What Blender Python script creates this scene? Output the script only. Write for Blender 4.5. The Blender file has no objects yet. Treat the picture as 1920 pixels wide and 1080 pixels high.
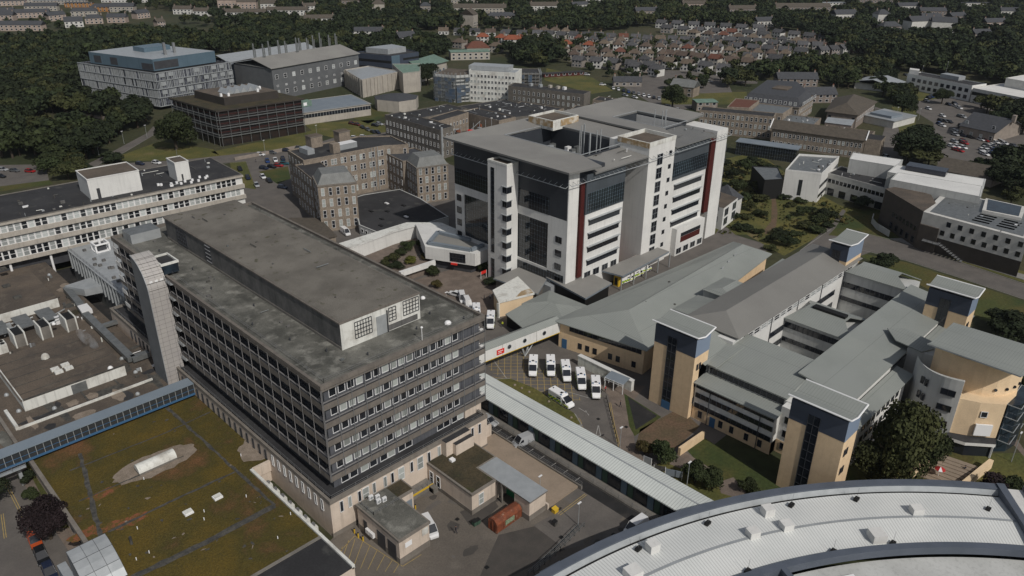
import bpy, bmesh, math, random
import numpy as np
from mathutils import Vector, Matrix
random.seed(7); RNG=np.random.default_rng(7)
SC=bpy.context.scene; COL=SC.collection
# ---------------------------------------------------------------- camera (fitted to the photograph)
# world: x and y run along the hospital grid, z up, origin under the near corner of the big slab block
F_,PITCH,ROLL,AZ,CAMH=1446.3,0.44563,0.00809,0.78554,97.0
CX,CY=-52.43,-95.84
def _rot(v):
    s,c=math.sin(AZ),math.cos(AZ); return Vector((v[0]*s+v[1]*c,-v[0]*c+v[1]*s,v[2]))
_f=Vector((0,math.cos(PITCH),-math.sin(PITCH)));_r=Vector((1,0,0));_u=_r.cross(_f)
FW=_rot(_f);RT=_rot(_r*math.cos(ROLL)+_u*math.sin(ROLL));UP=_rot(_u*math.cos(ROLL)-_r*math.sin(ROLL))
CAM=Vector((CX,CY,CAMH))
def G(px,py,z=0.0):
    "world point at height z seen at photograph pixel px,py"
    d=RT*((px-960)/F_)-UP*((py-540)/F_)+FW; t=(z-CAMH)/d.z; return CAM+d*t
def PR(p):
    d=Vector(p)-CAM; a=d.dot(FW); return 960+F_*d.dot(RT)/a,540-F_*d.dot(UP)/a,a
cd=bpy.data.cameras.new('camera'); cam=bpy.data.objects.new('camera',cd); COL.objects.link(cam); SC.camera=cam
cd.sensor_width=36; cd.lens=F_/1920*36; cd.clip_end=6000; cd.clip_start=1
cam.matrix_world=Matrix(((RT.x,UP.x,-FW.x,CX),(RT.y,UP.y,-FW.y,CY),(RT.z,UP.z,-FW.z,CAMH),(0,0,0,1)))
# ---------------------------------------------------------------- light
SUNEL=math.radians(44); SD=Vector((-0.16,-0.987,0)).normalized()      # horizontal direction to the sun
sv=Vector((SD.x*math.cos(SUNEL),SD.y*math.cos(SUNEL),math.sin(SUNEL)))
sl=bpy.data.lights.new('sun','SUN'); sl.energy=3.2; sl.angle=math.radians(0.6); sl.color=(1.0,0.955,0.89)
so=bpy.data.objects.new('sun',sl); COL.objects.link(so); so.rotation_euler=sv.to_track_quat('Z','Y').to_euler(); so.location=(0,-300,400)
W=bpy.data.worlds.new('World'); SC.world=W; W.use_nodes=True; nt=W.node_tree; bg=nt.nodes['Background']
sky=nt.nodes.new('ShaderNodeTexSky'); sky.sky_type='NISHITA'; sky.sun_disc=False; sky.sun_elevation=SUNEL
sky.sun_rotation=math.atan2(SD.x,SD.y); sky.air_density=1.0; sky.dust_density=1.5
hs=nt.nodes.new('ShaderNodeHueSaturation'); hs.inputs['Saturation'].default_value=.5; nt.links.new(sky.outputs[0],hs.inputs['Color']); nt.links.new(hs.outputs[0],bg.inputs[0]); bg.inputs[1].default_value=0.08
SC.view_settings.view_transform='Standard'; SC.view_settings.look='None'; SC.view_settings.exposure=-0.28; SC.view_settings.gamma=1
SC.render.engine='CYCLES'
# ---------------------------------------------------------------- materials
MATS={}
def nd(t,k,x=0,y=0): return t.nodes.new(k)
def mat(name,col,rough=.85,col2=None,scale=.6,amt=1.0,fine=0.0,fscale=6.0,metal=0,spec=.3,stripe=None,bump=0,island=0,objr=0,streak=0,detail=5,contrast=(.38,.62),col3=None,scale3=.08,c3=(.5,.6)):
    m=bpy.data.materials.new(name); m.use_nodes=True; t=m.node_tree; b=t.nodes['Principled BSDF']; L=t.links.new
    b.inputs['Roughness'].default_value=rough; b.inputs['Metallic'].default_value=metal; b.inputs['Specular IOR Level'].default_value=spec
    tc=nd(t,'ShaderNodeTexCoord'); geo=nd(t,'ShaderNodeNewGeometry')
    c=nd(t,'ShaderNodeRGB'); c.outputs[0].default_value=(*col,1); cur=c.outputs[0]
    def mixc(fac,a,bc,mode='MIX',f=1.0):
        n=nd(t,'ShaderNodeMix'); n.data_type='RGBA'; n.blend_type=mode
        if isinstance(fac,float): n.inputs[0].default_value=fac
        else: L(fac,n.inputs[0])
        L(a,n.inputs[6]) 
        if isinstance(bc,tuple): n.inputs[7].default_value=(*bc,1)
        else: L(bc,n.inputs[7])
        return n.outputs[2]
    def ramp(src,lo,hi,a=0.,bb=1.):
        n=nd(t,'ShaderNodeMapRange'); n.inputs[1].default_value=lo; n.inputs[2].default_value=hi; n.inputs[3].default_value=a; n.inputs[4].default_value=bb; L(src,n.inputs[0]); return n.outputs[0]
    def noise(sc,det=5,vec=None,rough=.6):
        n=nd(t,'ShaderNodeTexNoise'); n.inputs['Scale'].default_value=sc; n.inputs['Detail'].default_value=det; n.inputs['Roughness'].default_value=rough
        L(vec or tc.outputs['Object'],n.inputs['Vector']); return n.outputs[0]
    if col2: cur=mixc(ramp(noise(scale,detail),contrast[0],contrast[1],0,amt),cur,col2)
    if col3: cur=mixc(ramp(noise(scale3,4),c3[0],c3[1]),cur,col3)
    if streak:
        mp=nd(t,'ShaderNodeMapping'); mp.inputs['Scale'].default_value=(1.6,1.6,.12); L(tc.outputs['Object'],mp.inputs[0])
        s=ramp(noise(1.0,4,mp.outputs[0]),.5,.75,1.0,1.0-streak); cm=nd(t,'ShaderNodeCombineColor'); [L(s,cm.inputs[i]) for i in range(3)]; cur=mixc(1.0,cur,cm.outputs[0],'MULTIPLY')
    if stripe:
        ax,sp,wd,dk=stripe[:4]; sx=nd(t,'ShaderNodeSeparateXYZ'); L(tc.outputs['Object'],sx.inputs[0])
        src=sx.outputs[ax] if ax<3 else None
        if ax==3:   # radial pattern: angle around origin of the object
            at=nd(t,'ShaderNodeMath'); at.operation='ARCTAN2'; L(sx.outputs[1],at.inputs[0]); L(sx.outputs[0],at.inputs[1]); src=at.outputs[0]
        m1=nd(t,'ShaderNodeMath'); m1.operation='MULTIPLY'; L(src,m1.inputs[0]); m1.inputs[1].default_value=1.0/sp
        m2=nd(t,'ShaderNodeMath'); m2.operation='FRACT'; L(m1.outputs[0],m2.inputs[0])
        m3=nd(t,'ShaderNodeMath'); m3.operation='LESS_THAN'; L(m2.outputs[0],m3.inputs[0]); m3.inputs[1].default_value=wd
        cm=mixc(m3.outputs[0],cur,(dk,dk,dk),'MULTIPLY'); cur=cm
    if len(stripe or ())>4:
        ax,sp,wd,dk=stripe[4:]; sx=nd(t,'ShaderNodeSeparateXYZ'); L(tc.outputs['Object'],sx.inputs[0])
        m1=nd(t,'ShaderNodeMath'); m1.operation='MULTIPLY'; L(sx.outputs[ax],m1.inputs[0]); m1.inputs[1].default_value=1.0/sp
        m2=nd(t,'ShaderNodeMath'); m2.operation='FRACT'; L(m1.outputs[0],m2.inputs[0])
        m3=nd(t,'ShaderNodeMath'); m3.operation='LESS_THAN'; L(m2.outputs[0],m3.inputs[0]); m3.inputs[1].default_value=wd
        cur=mixc(m3.outputs[0],cur,(dk,dk,dk),'MULTIPLY')
    for src,a in ((geo.outputs['Random Per Island'],island),):
        if a:
            s=ramp(src,0,1,1-a,1+a*.8); cm=nd(t,'ShaderNodeCombineColor'); [L(s,cm.inputs[i]) for i in range(3)]; cur=mixc(1.0,cur,cm.outputs[0],'MULTIPLY')
    if objr:
        oi=nd(t,'ShaderNodeObjectInfo'); s=ramp(oi.outputs['Random'],0,1,1-objr,1+objr); h=nd(t,'ShaderNodeHueSaturation'); L(cur,h.inputs['Color']); L(s,h.inputs['Value'])
        L(ramp(oi.outputs['Random'],0,1,.5-objr*.06,.5+objr*.05),h.inputs['Hue']); cur=h.outputs[0]
    if fine:
        s=ramp(noise(fscale,3),.25,.75,1-fine,1+fine); cm=nd(t,'ShaderNodeCombineColor'); [L(s,cm.inputs[i]) for i in range(3)]; cur=mixc(1.0,cur,cm.outputs[0],'MULTIPLY')
    L(cur,b.inputs['Base Color'])
    if bump:
        bn=nd(t,'ShaderNodeBump'); bn.inputs['Strength'].default_value=bump; bn.inputs['Distance'].default_value=.3; L(noise(fscale,4),bn.inputs['Height']); L(bn.outputs[0],b.inputs['Normal'])
    MATS[name]=m; return m
def glassmat(name,dark,blind,thr,rough=.12):
    m=bpy.data.materials.new(name); m.use_nodes=True; t=m.node_tree; b=t.nodes['Principled BSDF']; L=t.links.new
    b.inputs['Roughness'].default_value=rough; b.inputs['Specular IOR Level'].default_value=.6
    oi=nd(t,'ShaderNodeObjectInfo'); g=nd(t,'ShaderNodeNewGeometry')
    a=nd(t,'ShaderNodeMath'); a.operation='ADD'; L(oi.outputs['Random'],a.inputs[0]); L(g.outputs['Random Per Island'],a.inputs[1])
    f=nd(t,'ShaderNodeMath'); f.operation='FRACT'; L(a.outputs[0],f.inputs[0])
    r=nd(t,'ShaderNodeValToRGB'); e=r.color_ramp.elements; e[0].color=(*dark,1); e[0].position=0; e[1].color=(*[x*1.8 for x in dark],1); e[1].position=thr
    n=e.new(min(thr+.02,.99)); n.color=(*[x*.45 for x in blind],1); n=e.new(1.0); n.color=(*blind,1)
    L(f.outputs[0],r.inputs[0]); L(r.outputs[0],b.inputs['Base Color']); MATS[name]=m
g3=lambda v:(v,v,v)
mat('concrete',(.20,.185,.165),.9,(.15,.14,.125),.35,fine=.12,streak=.2)
mat('concrete_dark',(.145,.14,.135),.9,(.09,.09,.088),.3,fine=.15,streak=.3)
mat('fascia',(.175,.155,.135),.85,(.14,.125,.11),.5,fine=.08,streak=.25)
mat('ledge',(.19,.185,.185),.8)
mat('panel_grey',(.10,.104,.116),.6,(.078,.082,.093),.4,stripe=(0,.875,.05,.5))
mat('panel_dark',(.055,.057,.063),.6,(.042,.043,.048),.5)
mat('felt_roof',(.15,.147,.13),.95,(.07,.07,.062),.16,fine=.25,fscale=5,col3=(.235,.23,.205),scale3=.35,c3=(.52,.70),bump=.2)
mat('gravel_roof',(.175,.162,.14),.95,(.12,.11,.095),.12,fine=.4,fscale=7,col3=(.075,.07,.045),scale3=.5,c3=(.6,.7),bump=.3)
mat('brown_roof',(.125,.10,.078),.95,(.08,.067,.056),.12,fine=.3,fscale=4,col3=(.12,.10,.08),scale3=.3,c3=(.56,.66))
mat('dark_roof',(.042,.042,.044),.9,(.028,.028,.03),.1,fine=.2,fscale=3,col3=(.06,.06,.058),scale3=.25,c3=(.58,.7))
mat('moss',(.10,.070,.013),.95,(.052,.047,.013),.09,fine=.4,fscale=3.5,col3=(.14,.07,.03),scale3=.09,c3=(.56,.72),bump=.4)
mat('moss_roof',(.065,.052,.03),.95,(.04,.036,.022),.25,fine=.35,fscale=3,col3=(.05,.055,.018),scale3=.3,c3=(.6,.7),bump=.3)
mat('bare_gravel',(.25,.205,.165),.95,(.19,.155,.12),.6,fine=.3,fscale=6)
mat('red_moss',(.20,.075,.035),.95,(.11,.07,.02),1.2,fine=.4,contrast=(.45,.55))
mat('joint',(.045,.045,.043),.9,(.09,.085,.075),.9,fine=.3)
mat('beige_wall',(.60,.51,.425),.85,(.52,.44,.365),.3,fine=.06,streak=.22)
mat('beige_trim',(.21,.19,.165),.85,(.17,.15,.13),.5,streak=.2)
mat('white_wall',(.69,.685,.66),.75,(.61,.605,.585),.1,fine=.03,streak=.14,stripe=(2,4.1,.008,.8))
mat('white_dirty',(.66,.66,.62),.8,(.42,.40,.36),.25,contrast=(.5,.7),streak=.3)
mat('rust_stain',(.34,.24,.13),.85,(.55,.50,.42),.5,contrast=(.45,.6),streak=.3)
mat('white_paint',g3(.78),.5); mat('plastic_white',g3(.7),.45)
mat('window_frame',g3(.68),.5); mat('dark_frame',(.05,.053,.06),.5)
glassmat('glass',(.012,.014,.017),(.42,.45,.43),.62); glassmat('glass_dark',(.010,.012,.016),(.05,.055,.06),.85,.06)
glassmat('glass_office',(.012,.014,.016),(.5,.53,.52),.45)
glassmat('glass_car',(.012,.014,.018),(.03,.033,.038),.8,.08)
mat('glass_blue',(.022,.036,.05),.15,(.012,.018,.026),.5,spec=.6)
mat('curtain_glass',(.018,.022,.026),.07,(.012,.014,.017),.15,spec=.7,stripe=(1,1.05,.09,5.0,2,1.4,.07,3.5))
mat('curtain_glass_s',(.022,.03,.036),.08,(.014,.018,.022),.15,spec=.8,stripe=(0,1.05,.1,5.0,2,1.05,.08,3.0))
mat('dark_clad',(.042,.048,.056),.45,(.036,.04,.048),.2,stripe=(1,2.1,.02,.6))
mat('dark_clad_s',(.07,.082,.094),.45,(.06,.07,.08),.2,stripe=(0,3.0,.02,.6))
mat('red_clad',(.075,.014,.012),.6,(.06,.012,.01),.5)
mat('red_brick',(.26,.06,.03),.8,(.2,.045,.025),1.0)
mat('roof_grey',(.25,.242,.225),.7,(.215,.208,.195),.06,fine=.05,stripe=(1,.6,.06,.88),col3=(.255,.25,.23),scale3=.04)
mat('roof_grey_dk',(.17,.17,.165),.7,(.145,.147,.145),.1,fine=.05,stripe=(0,.6,.06,.88))
mat('seam_x',(.275,.29,.27),.5,(.235,.25,.235),.05,stripe=(0,.55,.14,.80,1,7.3,.014,.72),fine=.04,col3=(.26,.275,.26),scale3=.07,c3=(.52,.66),streak=0)
mat('seam_y',(.275,.29,.27),.5,(.235,.25,.235),.05,stripe=(1,.55,.14,.80,0,7.3,.014,.72),fine=.04,col3=(.26,.275,.26),scale3=.07,c3=(.52,.66),streak=0)
mat('seam_brown',(.215,.21,.195),.6,(.185,.18,.168),.05,stripe=(0,.5,.1,.86),fine=.05)
mat('seam_white',(.62,.65,.62),.5,(.54,.57,.55),.1,stripe=(1,.55,.2,.66),fine=.05)
mat('seam_radial',(.70,.71,.69),.5,(.63,.645,.63),.1,stripe=(3,.0052,.3,.76),fine=.05)
mat('metal_light',(.42,.44,.45),.4,(.36,.38,.39),.5,metal=.3)
mat('metal_duct',(.24,.25,.25),.45,(.18,.19,.19),.8,metal=.5)
mat('metal_bluegrey',(.20,.23,.26),.5,(.17,.20,.23),.2)
mat('cap_blue',(.10,.115,.145),.5,(.085,.1,.125),.3)
mat('bridge_roof',(.20,.24,.28),.45,(.18,.22,.26),.2)
mat('blue_paint',(.05,.125,.235),.4); mat('green_clad',(.045,.085,.06),.6); mat('blue_clad',(.052,.064,.09),.5,(.046,.056,.078),.3)
mat('blue_clad_lt',(.19,.24,.32),.5); mat('sky_blue_clad',(.10,.15,.19),.4,(.085,.13,.165),.1,stripe=(0,3.0,.03,.75))
mat('tan_brick',(.72,.54,.345),.85,(.66,.49,.31),.8,fine=.08,fscale=8,streak=.1)
mat('ashlar',(.74,.57,.375),.85,(.68,.52,.34),.4,fine=.08,fscale=4)
mat('grey_render',(.50,.505,.49),.8,(.42,.425,.41),.12,streak=.2)
mat('cylinder_clad',(.40,.38,.36),.5,(.36,.34,.33),.3,stripe=(2,1.05,.05,.35,0,1.3,.04,.45))
mat('cylinder_side',(.16,.17,.18),.55,(.13,.14,.15),.3)
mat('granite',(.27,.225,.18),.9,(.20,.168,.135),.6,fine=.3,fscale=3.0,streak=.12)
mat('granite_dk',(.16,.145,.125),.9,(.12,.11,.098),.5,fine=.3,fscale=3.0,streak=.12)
mat('slate',(.065,.068,.075),.75,(.05,.052,.058),.8,fine=.2,fscale=4)
mat('slate_brown',(.10,.085,.068),.8,(.075,.064,.052),.8,fine=.2,fscale=4)
mat('lead',(.19,.195,.19),.6,(.15,.155,.15),.6,stripe=(0,.6,.08,.8))
mat('fritted',(.17,.18,.215),.5,(.05,.055,.07),.8,stripe=(0,.9,.42,.2))
mat('fritted_y',(.11,.115,.14),.5,(.05,.055,.07),.8,stripe=(1,.9,.42,.25))
mat('brown_glass',(.018,.017,.018),.15,(.032,.022,.02),.3,spec=.5)
mat('brown_metal',(.05,.043,.038),.6,(.04,.035,.03),.3)
mat('brown_clad',(.085,.072,.062),.8,(.07,.06,.052),.5,fine=.08)
mat('grey_brick_lab',(.125,.13,.135),.8,(.105,.11,.115),.3,fine=.1)
mat('scaffold_net',(.05,.08,.125),.8,(.09,.10,.115),.35,stripe=(2,2.0,.12,1.6),fine=.2)
mat('cream_concrete',(.42,.385,.335),.85,(.36,.33,.29),.3,streak=.25)
mat('copper',(.17,.26,.21),.8,(.13,.19,.155),.5)
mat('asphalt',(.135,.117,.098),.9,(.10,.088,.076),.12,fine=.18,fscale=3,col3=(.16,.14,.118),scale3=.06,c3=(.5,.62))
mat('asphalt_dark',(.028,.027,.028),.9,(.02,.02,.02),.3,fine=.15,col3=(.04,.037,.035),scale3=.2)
mat('asphalt_road',(.135,.122,.11),.9,(.108,.098,.09),.2,fine=.12,fscale=3)
mat('tarmac_patch',(.075,.067,.06),.9,(.06,.055,.05),.4,fine=.15)
mat('paving',(.19,.152,.125),.9,(.135,.108,.09),.3,fine=.15,fscale=4,stripe=(0,.6,.06,.9,1,.6,.06,.9))
mat('deck',(.29,.23,.175),.9,(.25,.2,.152),.3,fine=.08,fscale=3)
mat('kerb',(.26,.25,.23),.9,(.2,.19,.18),.8)
mat('yellow_line',(.42,.30,.10),.8,(.3,.23,.1),1.5); mat('white_line',(.42,.41,.39),.8,(.28,.27,.25),1.5)
mat('grass',(.055,.066,.018),.95,(.085,.07,.022),.06,fine=.3,fscale=1.5,col3=(.04,.055,.016),scale3=.04,bump=.3)
mat('dry_grass',(.115,.103,.030),.95,(.068,.075,.022),.08,fine=.35,fscale=1.5,col3=(.16,.125,.06),scale3=.07,c3=(.6,.72),bump=.4)
mat('land',(.036,.042,.018),.95,(.06,.055,.028),.012,fine=.3,fscale=.4,col3=(.033,.04,.016),scale3=.02)
mat('soil',(.13,.085,.055),.95,(.10,.075,.045),.3,fine=.3,fscale=2)
mat('bark',(.07,.055,.04),.95,(.045,.036,.028),2)
def leafm(n,c,c2): mat(n,c,.8,c2,.35,island=.25,objr=.16,contrast=(.42,.58),spec=.15)
leafm('leaf',(.036,.046,.018),(.025,.034,.014)); leafm('leaf_olive',(.050,.053,.020),(.034,.040,.016)); leafm('leaf_dark',(.025,.033,.015),(.017,.024,.012))
leafm('leaf_purple',(.024,.016,.017),(.014,.010,.011)); leafm('leaf_yellow',(.10,.10,.02),(.06,.07,.015)); leafm('leaf_dry',(.075,.06,.022),(.04,.04,.015))
mat('tile_orange',(.26,.08,.042),.8,(.20,.065,.035),.8); mat('tile_brown',(.125,.095,.072),.85,(.09,.07,.055),.6,objr=.25); mat('tile_grey',(.085,.085,.088),.85,(.06,.06,.064),.6,objr=.25); mat('tile_red',(.13,.06,.042),.85,(.12,.045,.03),.6)
mat('house_wall',(.34,.31,.27),.85,(.28,.255,.225),.4,objr=.3); mat('house_white',(.58,.57,.54),.8,(.5,.49,.46),.5); mat('house_granite',(.25,.21,.18),.9,(.2,.17,.15),.5,objr=.15); mat('house_pink',(.40,.32,.27),.9,(.33,.265,.225),.3)
mat('rust',(.215,.062,.027),.75,(.13,.045,.025),.9,fine=.2,col3=(.33,.2,.14),scale3=1.2,c3=(.58,.7)); mat('sign_green',(.12,.2,.1),.6,(.3,.33,.25),4)
mat('yellow_paint',(.55,.36,.03),.6); mat('hiviz',(.55,.62,.05),.5); mat('green_paint',(.02,.16,.07),.5); mat('red_sign',(.62,.03,.02),.5); mat('black',(.012,.012,.012),.6); mat('tyre',(.015,.015,.015),.8)
mat('solar',(.015,.018,.03),.2,spec=.6); mat('steel',(.22,.225,.23),.5,metal=.4); mat('skin',(.5,.3,.2),.6); mat('cloth_dark',(.03,.032,.045),.9); mat('cloth_red',(.4,.03,.03),.9)
for n,c in dict(white=g3(.68),silver=(.36,.37,.38),grey=(.10,.105,.11),black=(.012,.013,.015),blue=(.02,.05,.16),navy=(.012,.018,.04),red=(.32,.015,.015),maroon=(.10,.012,.012),orange=(.42,.07,.015),teal=(.02,.09,.11)).items(): mat('car_'+n,c,.25,spec=.6)
# ---------------------------------------------------------------- mesh helpers
class MB:
    def __init__(s): s.v=[];s.f=[];s.m=[];s.mats=[];s.cur=0;s.smooth=False
    def mat(s,n):
        if n not in s.mats: s.mats.append(n)
        s.cur=s.mats.index(n); return s
    def face(s,pts,m=None):
        if m: s.mat(m)
        i=len(s.v); s.v+= [tuple(p) for p in pts]; s.f.append(list(range(i,i+len(pts)))); s.m.append(s.cur)
    def box(s,x0,x1,y0,y1,z0,z1,m=None,top=None):
        if m: s.mat(m)
        c=s.cur; i=len(s.v)
        s.v+=[(x0,y0,z0),(x1,y0,z0),(x1,y1,z0),(x0,y1,z0),(x0,y0,z1),(x1,y0,z1),(x1,y1,z1),(x0,y1,z1)]
        s.f+=[[i+a for a in q] for q in ((0,3,2,1),(0,1,5,4),(1,2,6,5),(2,3,7,6),(3,0,4,7))]; s.m+=[c]*5
        if top: s.mat(top)
        s.f.append([i+4,i+5,i+6,i+7]); s.m.append(s.cur); s.cur=c; return s
    def prism(s,pts,z0,z1,m=None,top=None):
        "vertical prism over polygon pts (x,y); z0/z1 numbers or per-point lists"
        if m: s.mat(m)
        a=sum(pts[k][0]*pts[(k+1)%len(pts)][1]-pts[(k+1)%len(pts)][0]*pts[k][1] for k in range(len(pts)))
        n=len(pts); Z0=z0 if hasattr(z0,'__len__') else [z0]*n; Z1=z1 if hasattr(z1,'__len__') else [z1]*n
        P=[(p[0],p[1],Z0[k],Z1[k]) for k,p in enumerate(pts)]
        if a<0: P=P[::-1]
        i=len(s.v); s.v+=[(p[0],p[1],p[2]) for p in P]+[(p[0],p[1],p[3]) for p in P]
        for k in range(n): s.f.append([i+k,i+(k+1)%n,i+n+(k+1)%n,i+n+k]); s.m.append(s.cur)
        s.f.append([i+n-1-k for k in range(n)]); s.m.append(s.cur); c=s.cur
        if top: s.mat(top)
        s.f.append([i+n+k for k in range(n)]); s.m.append(s.cur); s.cur=c; return s
    def tube(s,a,b,r,m=None,n=6,r2=None,cap=True):
        if m: s.mat(m)
        a=Vector(a);b=Vector(b);d=(b-a).normalized(); u=d.orthogonal().normalized(); w=d.cross(u); r2=r if r2 is None else r2
        i=len(s.v)
        for k in range(n):
            t=2*math.pi*k/n; s.v.append(tuple(a+(u*math.cos(t)+w*math.sin(t))*r))
        for k in range(n):
            t=2*math.pi*k/n; s.v.append(tuple(b+(u*math.cos(t)+w*math.sin(t))*r2))
        for k in range(n): s.f.append([i+k,i+(k+1)%n,i+n+(k+1)%n,i+n+k]); s.m.append(s.cur)
        if cap: s.f.append([i+n-1-k for k in range(n)]); s.m.append(s.cur); s.f.append([i+n+k for k in range(n)]); s.m.append(s.cur)
        return s
    def dome(s,c,r,h,m=None,n=10,k=4):
        if m: s.mat(m)
        for j in range(k):
            a0=math.pi/2*j/k;a1=math.pi/2*(j+1)/k
            for q in range(n):
                t0=2*math.pi*q/n;t1=2*math.pi*(q+1)/n
                f=lambda a,t:(c[0]+r*math.cos(a)*math.cos(t),c[1]+r*math.cos(a)*math.sin(t),c[2]+h*math.sin(a))
                s.face([f(a0,t0),f(a0,t1),f(a1,t1),f(a1,t0)] if j<k-1 else [f(a0,t0),f(a0,t1),f(a1,t0)])
        return s
    def mesh(s,name,off=(0,0,0)):
        me=bpy.data.meshes.new(name); o=Vector(off)
        me.from_pydata([(v[0]-o[0],v[1]-o[1],v[2]-o[2]) for v in s.v],[],s.f)
        for n in s.mats: me.materials.append(MATS[n])
        if len(s.mats)>1: me.polygons.foreach_set('material_index',s.m)
        if s.smooth: me.polygons.foreach_set('use_smooth',[True]*len(s.f))
        me.update(); return me
def clutter(root,x0,x1,y0,y1,z,n,seed=1,big=1.0,dark=False):
    "small vents, boxes and pipe runs standing on a flat roof"
    rr=random.Random(seed); b=MB()
    for i in range(n):
        x=rr.uniform(x0,x1);y=rr.uniform(y0,y1);k=rr.random(); m=rr.choice(('metal_light','white_dirty','metal_duct','concrete_dark','joint','plastic_white')); m=rr.choice(('joint','concrete_dark','metal_duct')) if dark else m
        if k<.45: s=rr.uniform(.35,.9)*big; b.box(x,x+s*rr.uniform(1,1.8),y,y+s,z,z+s*rr.uniform(.5,1.1),m)
        elif k<.75: b.tube((x,y,z),(x,y,z+rr.uniform(.4,1.1)),rr.uniform(.1,.25)*big,m,7)
        else: L=rr.uniform(2,6)*big; dx,dy=rr.choice(((1,0),(0,1))); b.tube((x,y,z+.3),(min(x+dx*L,x1),min(y+dy*L,y1),z+.3),.1,m,5)
    part(b,'roof_vent',root)
WL={}
def tag(o,label=None,cat=None,group=None,kind=None):
    if label: o['label']=label
    if cat: o['category']=cat
    if group: o['group']=group
    if kind: o['kind']=kind
    return o
def thing(name,label,cat,loc,rot=0,group=None):
    o=bpy.data.objects.new(name,None); COL.objects.link(o); o.location=loc; o.rotation_euler=(0,0,rot); o.empty_display_size=.5
    WL[o.name]=Vector((loc[0],loc[1],loc[2] if len(loc)>2 else 0)); tag(o,label,cat,group); return o
SPLIT={'curtain_wall','lower_roof','lattice_window','balcony','roof_vent','bare_patch','rooflight','door','downpipe','flue','plant_unit','window_hood','sun_shade','column','post','lamp','roof_patch','brick_panel','vent_panel','roof_plant','scaffold_pole','solar_panel','balustrade','support','louvre','fan','window','bay','stair_window'}
def clusters(mb):
    "groups of faces whose boxes touch: one group per separate piece"
    n=len(mb.f)
    if n>4000: return None
    B=np.array([[min(mb.v[i][k] for i in f) for k in range(3)]+[max(mb.v[i][k] for i in f) for k in range(3)] for f in mb.f]); lo=B[:,:3]-.03; hi=B[:,3:]+.03; lab=-np.ones(n,int); c=0
    for s in range(n):
        if lab[s]>=0: continue
        lab[s]=c; st=[s]
        while st:
            j=st.pop(); t=np.where((lab<0)&np.all(lo<=hi[j],1)&np.all(hi>=lo[j],1))[0]; lab[t]=c; st.extend(t.tolist())
        c+=1
    return lab,c
def part(mb,name,parent,label=None,kind=None):
    if name in SPLIT and kind is None:
        r=clusters(mb)
        if r and 1<r[1]<=60:
            last=None
            for k in range(r[1]):
                q=MB(); q.v=mb.v; q.mats=mb.mats; idx=np.where(r[0]==k)[0]; mp={}; 
                q.v=[]; 
                for i in idx:
                    f=[]
                    for v in mb.f[i]:
                        if v not in mp: mp[v]=len(q.v); q.v.append(mb.v[v])
                        f.append(mp[v])
                    q.f.append(f); q.m.append(mb.m[i])
                used=sorted(set(q.m)); q.mats=[mb.mats[u] for u in used]; q.m=[used.index(u) for u in q.m]
                last=part(q,name,parent,label,'piece')
            return last
    if kind=='piece': kind=None
    me=mb.mesh(name,WL[parent.name]); o=bpy.data.objects.new(name,me); COL.objects.link(o); o.parent=parent; WL[o.name]=WL[parent.name]
    if label: o['label']=label
    if kind: o['kind']=kind
    return o
def solo(mb,name,label,cat,loc=(0,0,0),group=None,kind=None):
    me=mb.mesh(name,loc); o=bpy.data.objects.new(name,me); COL.objects.link(o); o.location=loc; WL[o.name]=Vector(loc); tag(o,label,cat,group,kind); return o
def parts(L,name,parent):
    for q in L: part(q,name,parent)
def struct(mb,name): me=mb.mesh(name); o=bpy.data.objects.new(name,me); COL.objects.link(o); o['kind']='structure'; return o
# ---------------------------------------------------------------- windows
WM={}
def wmesh(w,h,style):
    k=(round(w,2),round(h,2),style)
    if k in WM: return WM[k]
    gm,fm,nx,nz,t=dict(sash=('glass','window_frame',1,2,.09),dark=('glass_dark','dark_frame',1,1,.07),dark2=('glass_dark','dark_frame',2,1,.06),office=('glass_office','window_frame',1,2,.14),case=('glass','window_frame',2,1,.10),plain=('glass','window_frame',1,1,.10),strip=('glass_dark','dark_frame',max(1,int(w/1.3)),1,.06),slit=('glass','window_frame',1,1,.08),lattice=('glass_dark','dark_frame',4,4,.12),grey=('glass_dark','metal_light',max(1,int(w/1.2)),max(1,int(h/1.4)),.07),dormer=('glass','window_frame',1,2,.16))[style]
    g=MB(); g.mat(gm)
    g.box(-w/2,w/2,-.03,.05,0,h)
    f=MB(); f.mat(fm); y0,y1=-.10,.02
    f.box(-w/2-t,w/2+t,y0,y1,-t,0); f.box(-w/2-t,w/2+t,y0,y1,h,h+t); f.box(-w/2-t,-w/2,y0,y1,0,h); f.box(w/2,w/2+t,y0,y1,0,h)
    for i in range(1,nx): x=-w/2+w*i/nx; f.box(x-t*.4,x+t*.4,y0+.02,y1,0,h)
    for i in range(1,nz): z=h*i/nz; f.box(-w/2,w/2,y0+.03,y1,z-t*.4,z+t*.4)
    WM[k]=(g.mesh('window'),f.mesh('frame')); return WM[k]
SIDE={'S':0,'W':-math.pi/2,'N':math.pi,'E':math.pi/2}
WIN={}
def wins(root,side,plane,cs,zs,w,h,style='sash',jit=0):
    L=WIN.setdefault(root.name,(root,[]))[1]
    for z in zs:
        for c in cs:
            p=(c,plane,z) if side in 'SN' else (plane,c,z)
            L.append((p,SIDE[side],w,h,style))
def frange(a,b,n): return [a+(b-a)*i/(n-1) for i in range(n)] if n>1 else [(a+b)/2]
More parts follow.
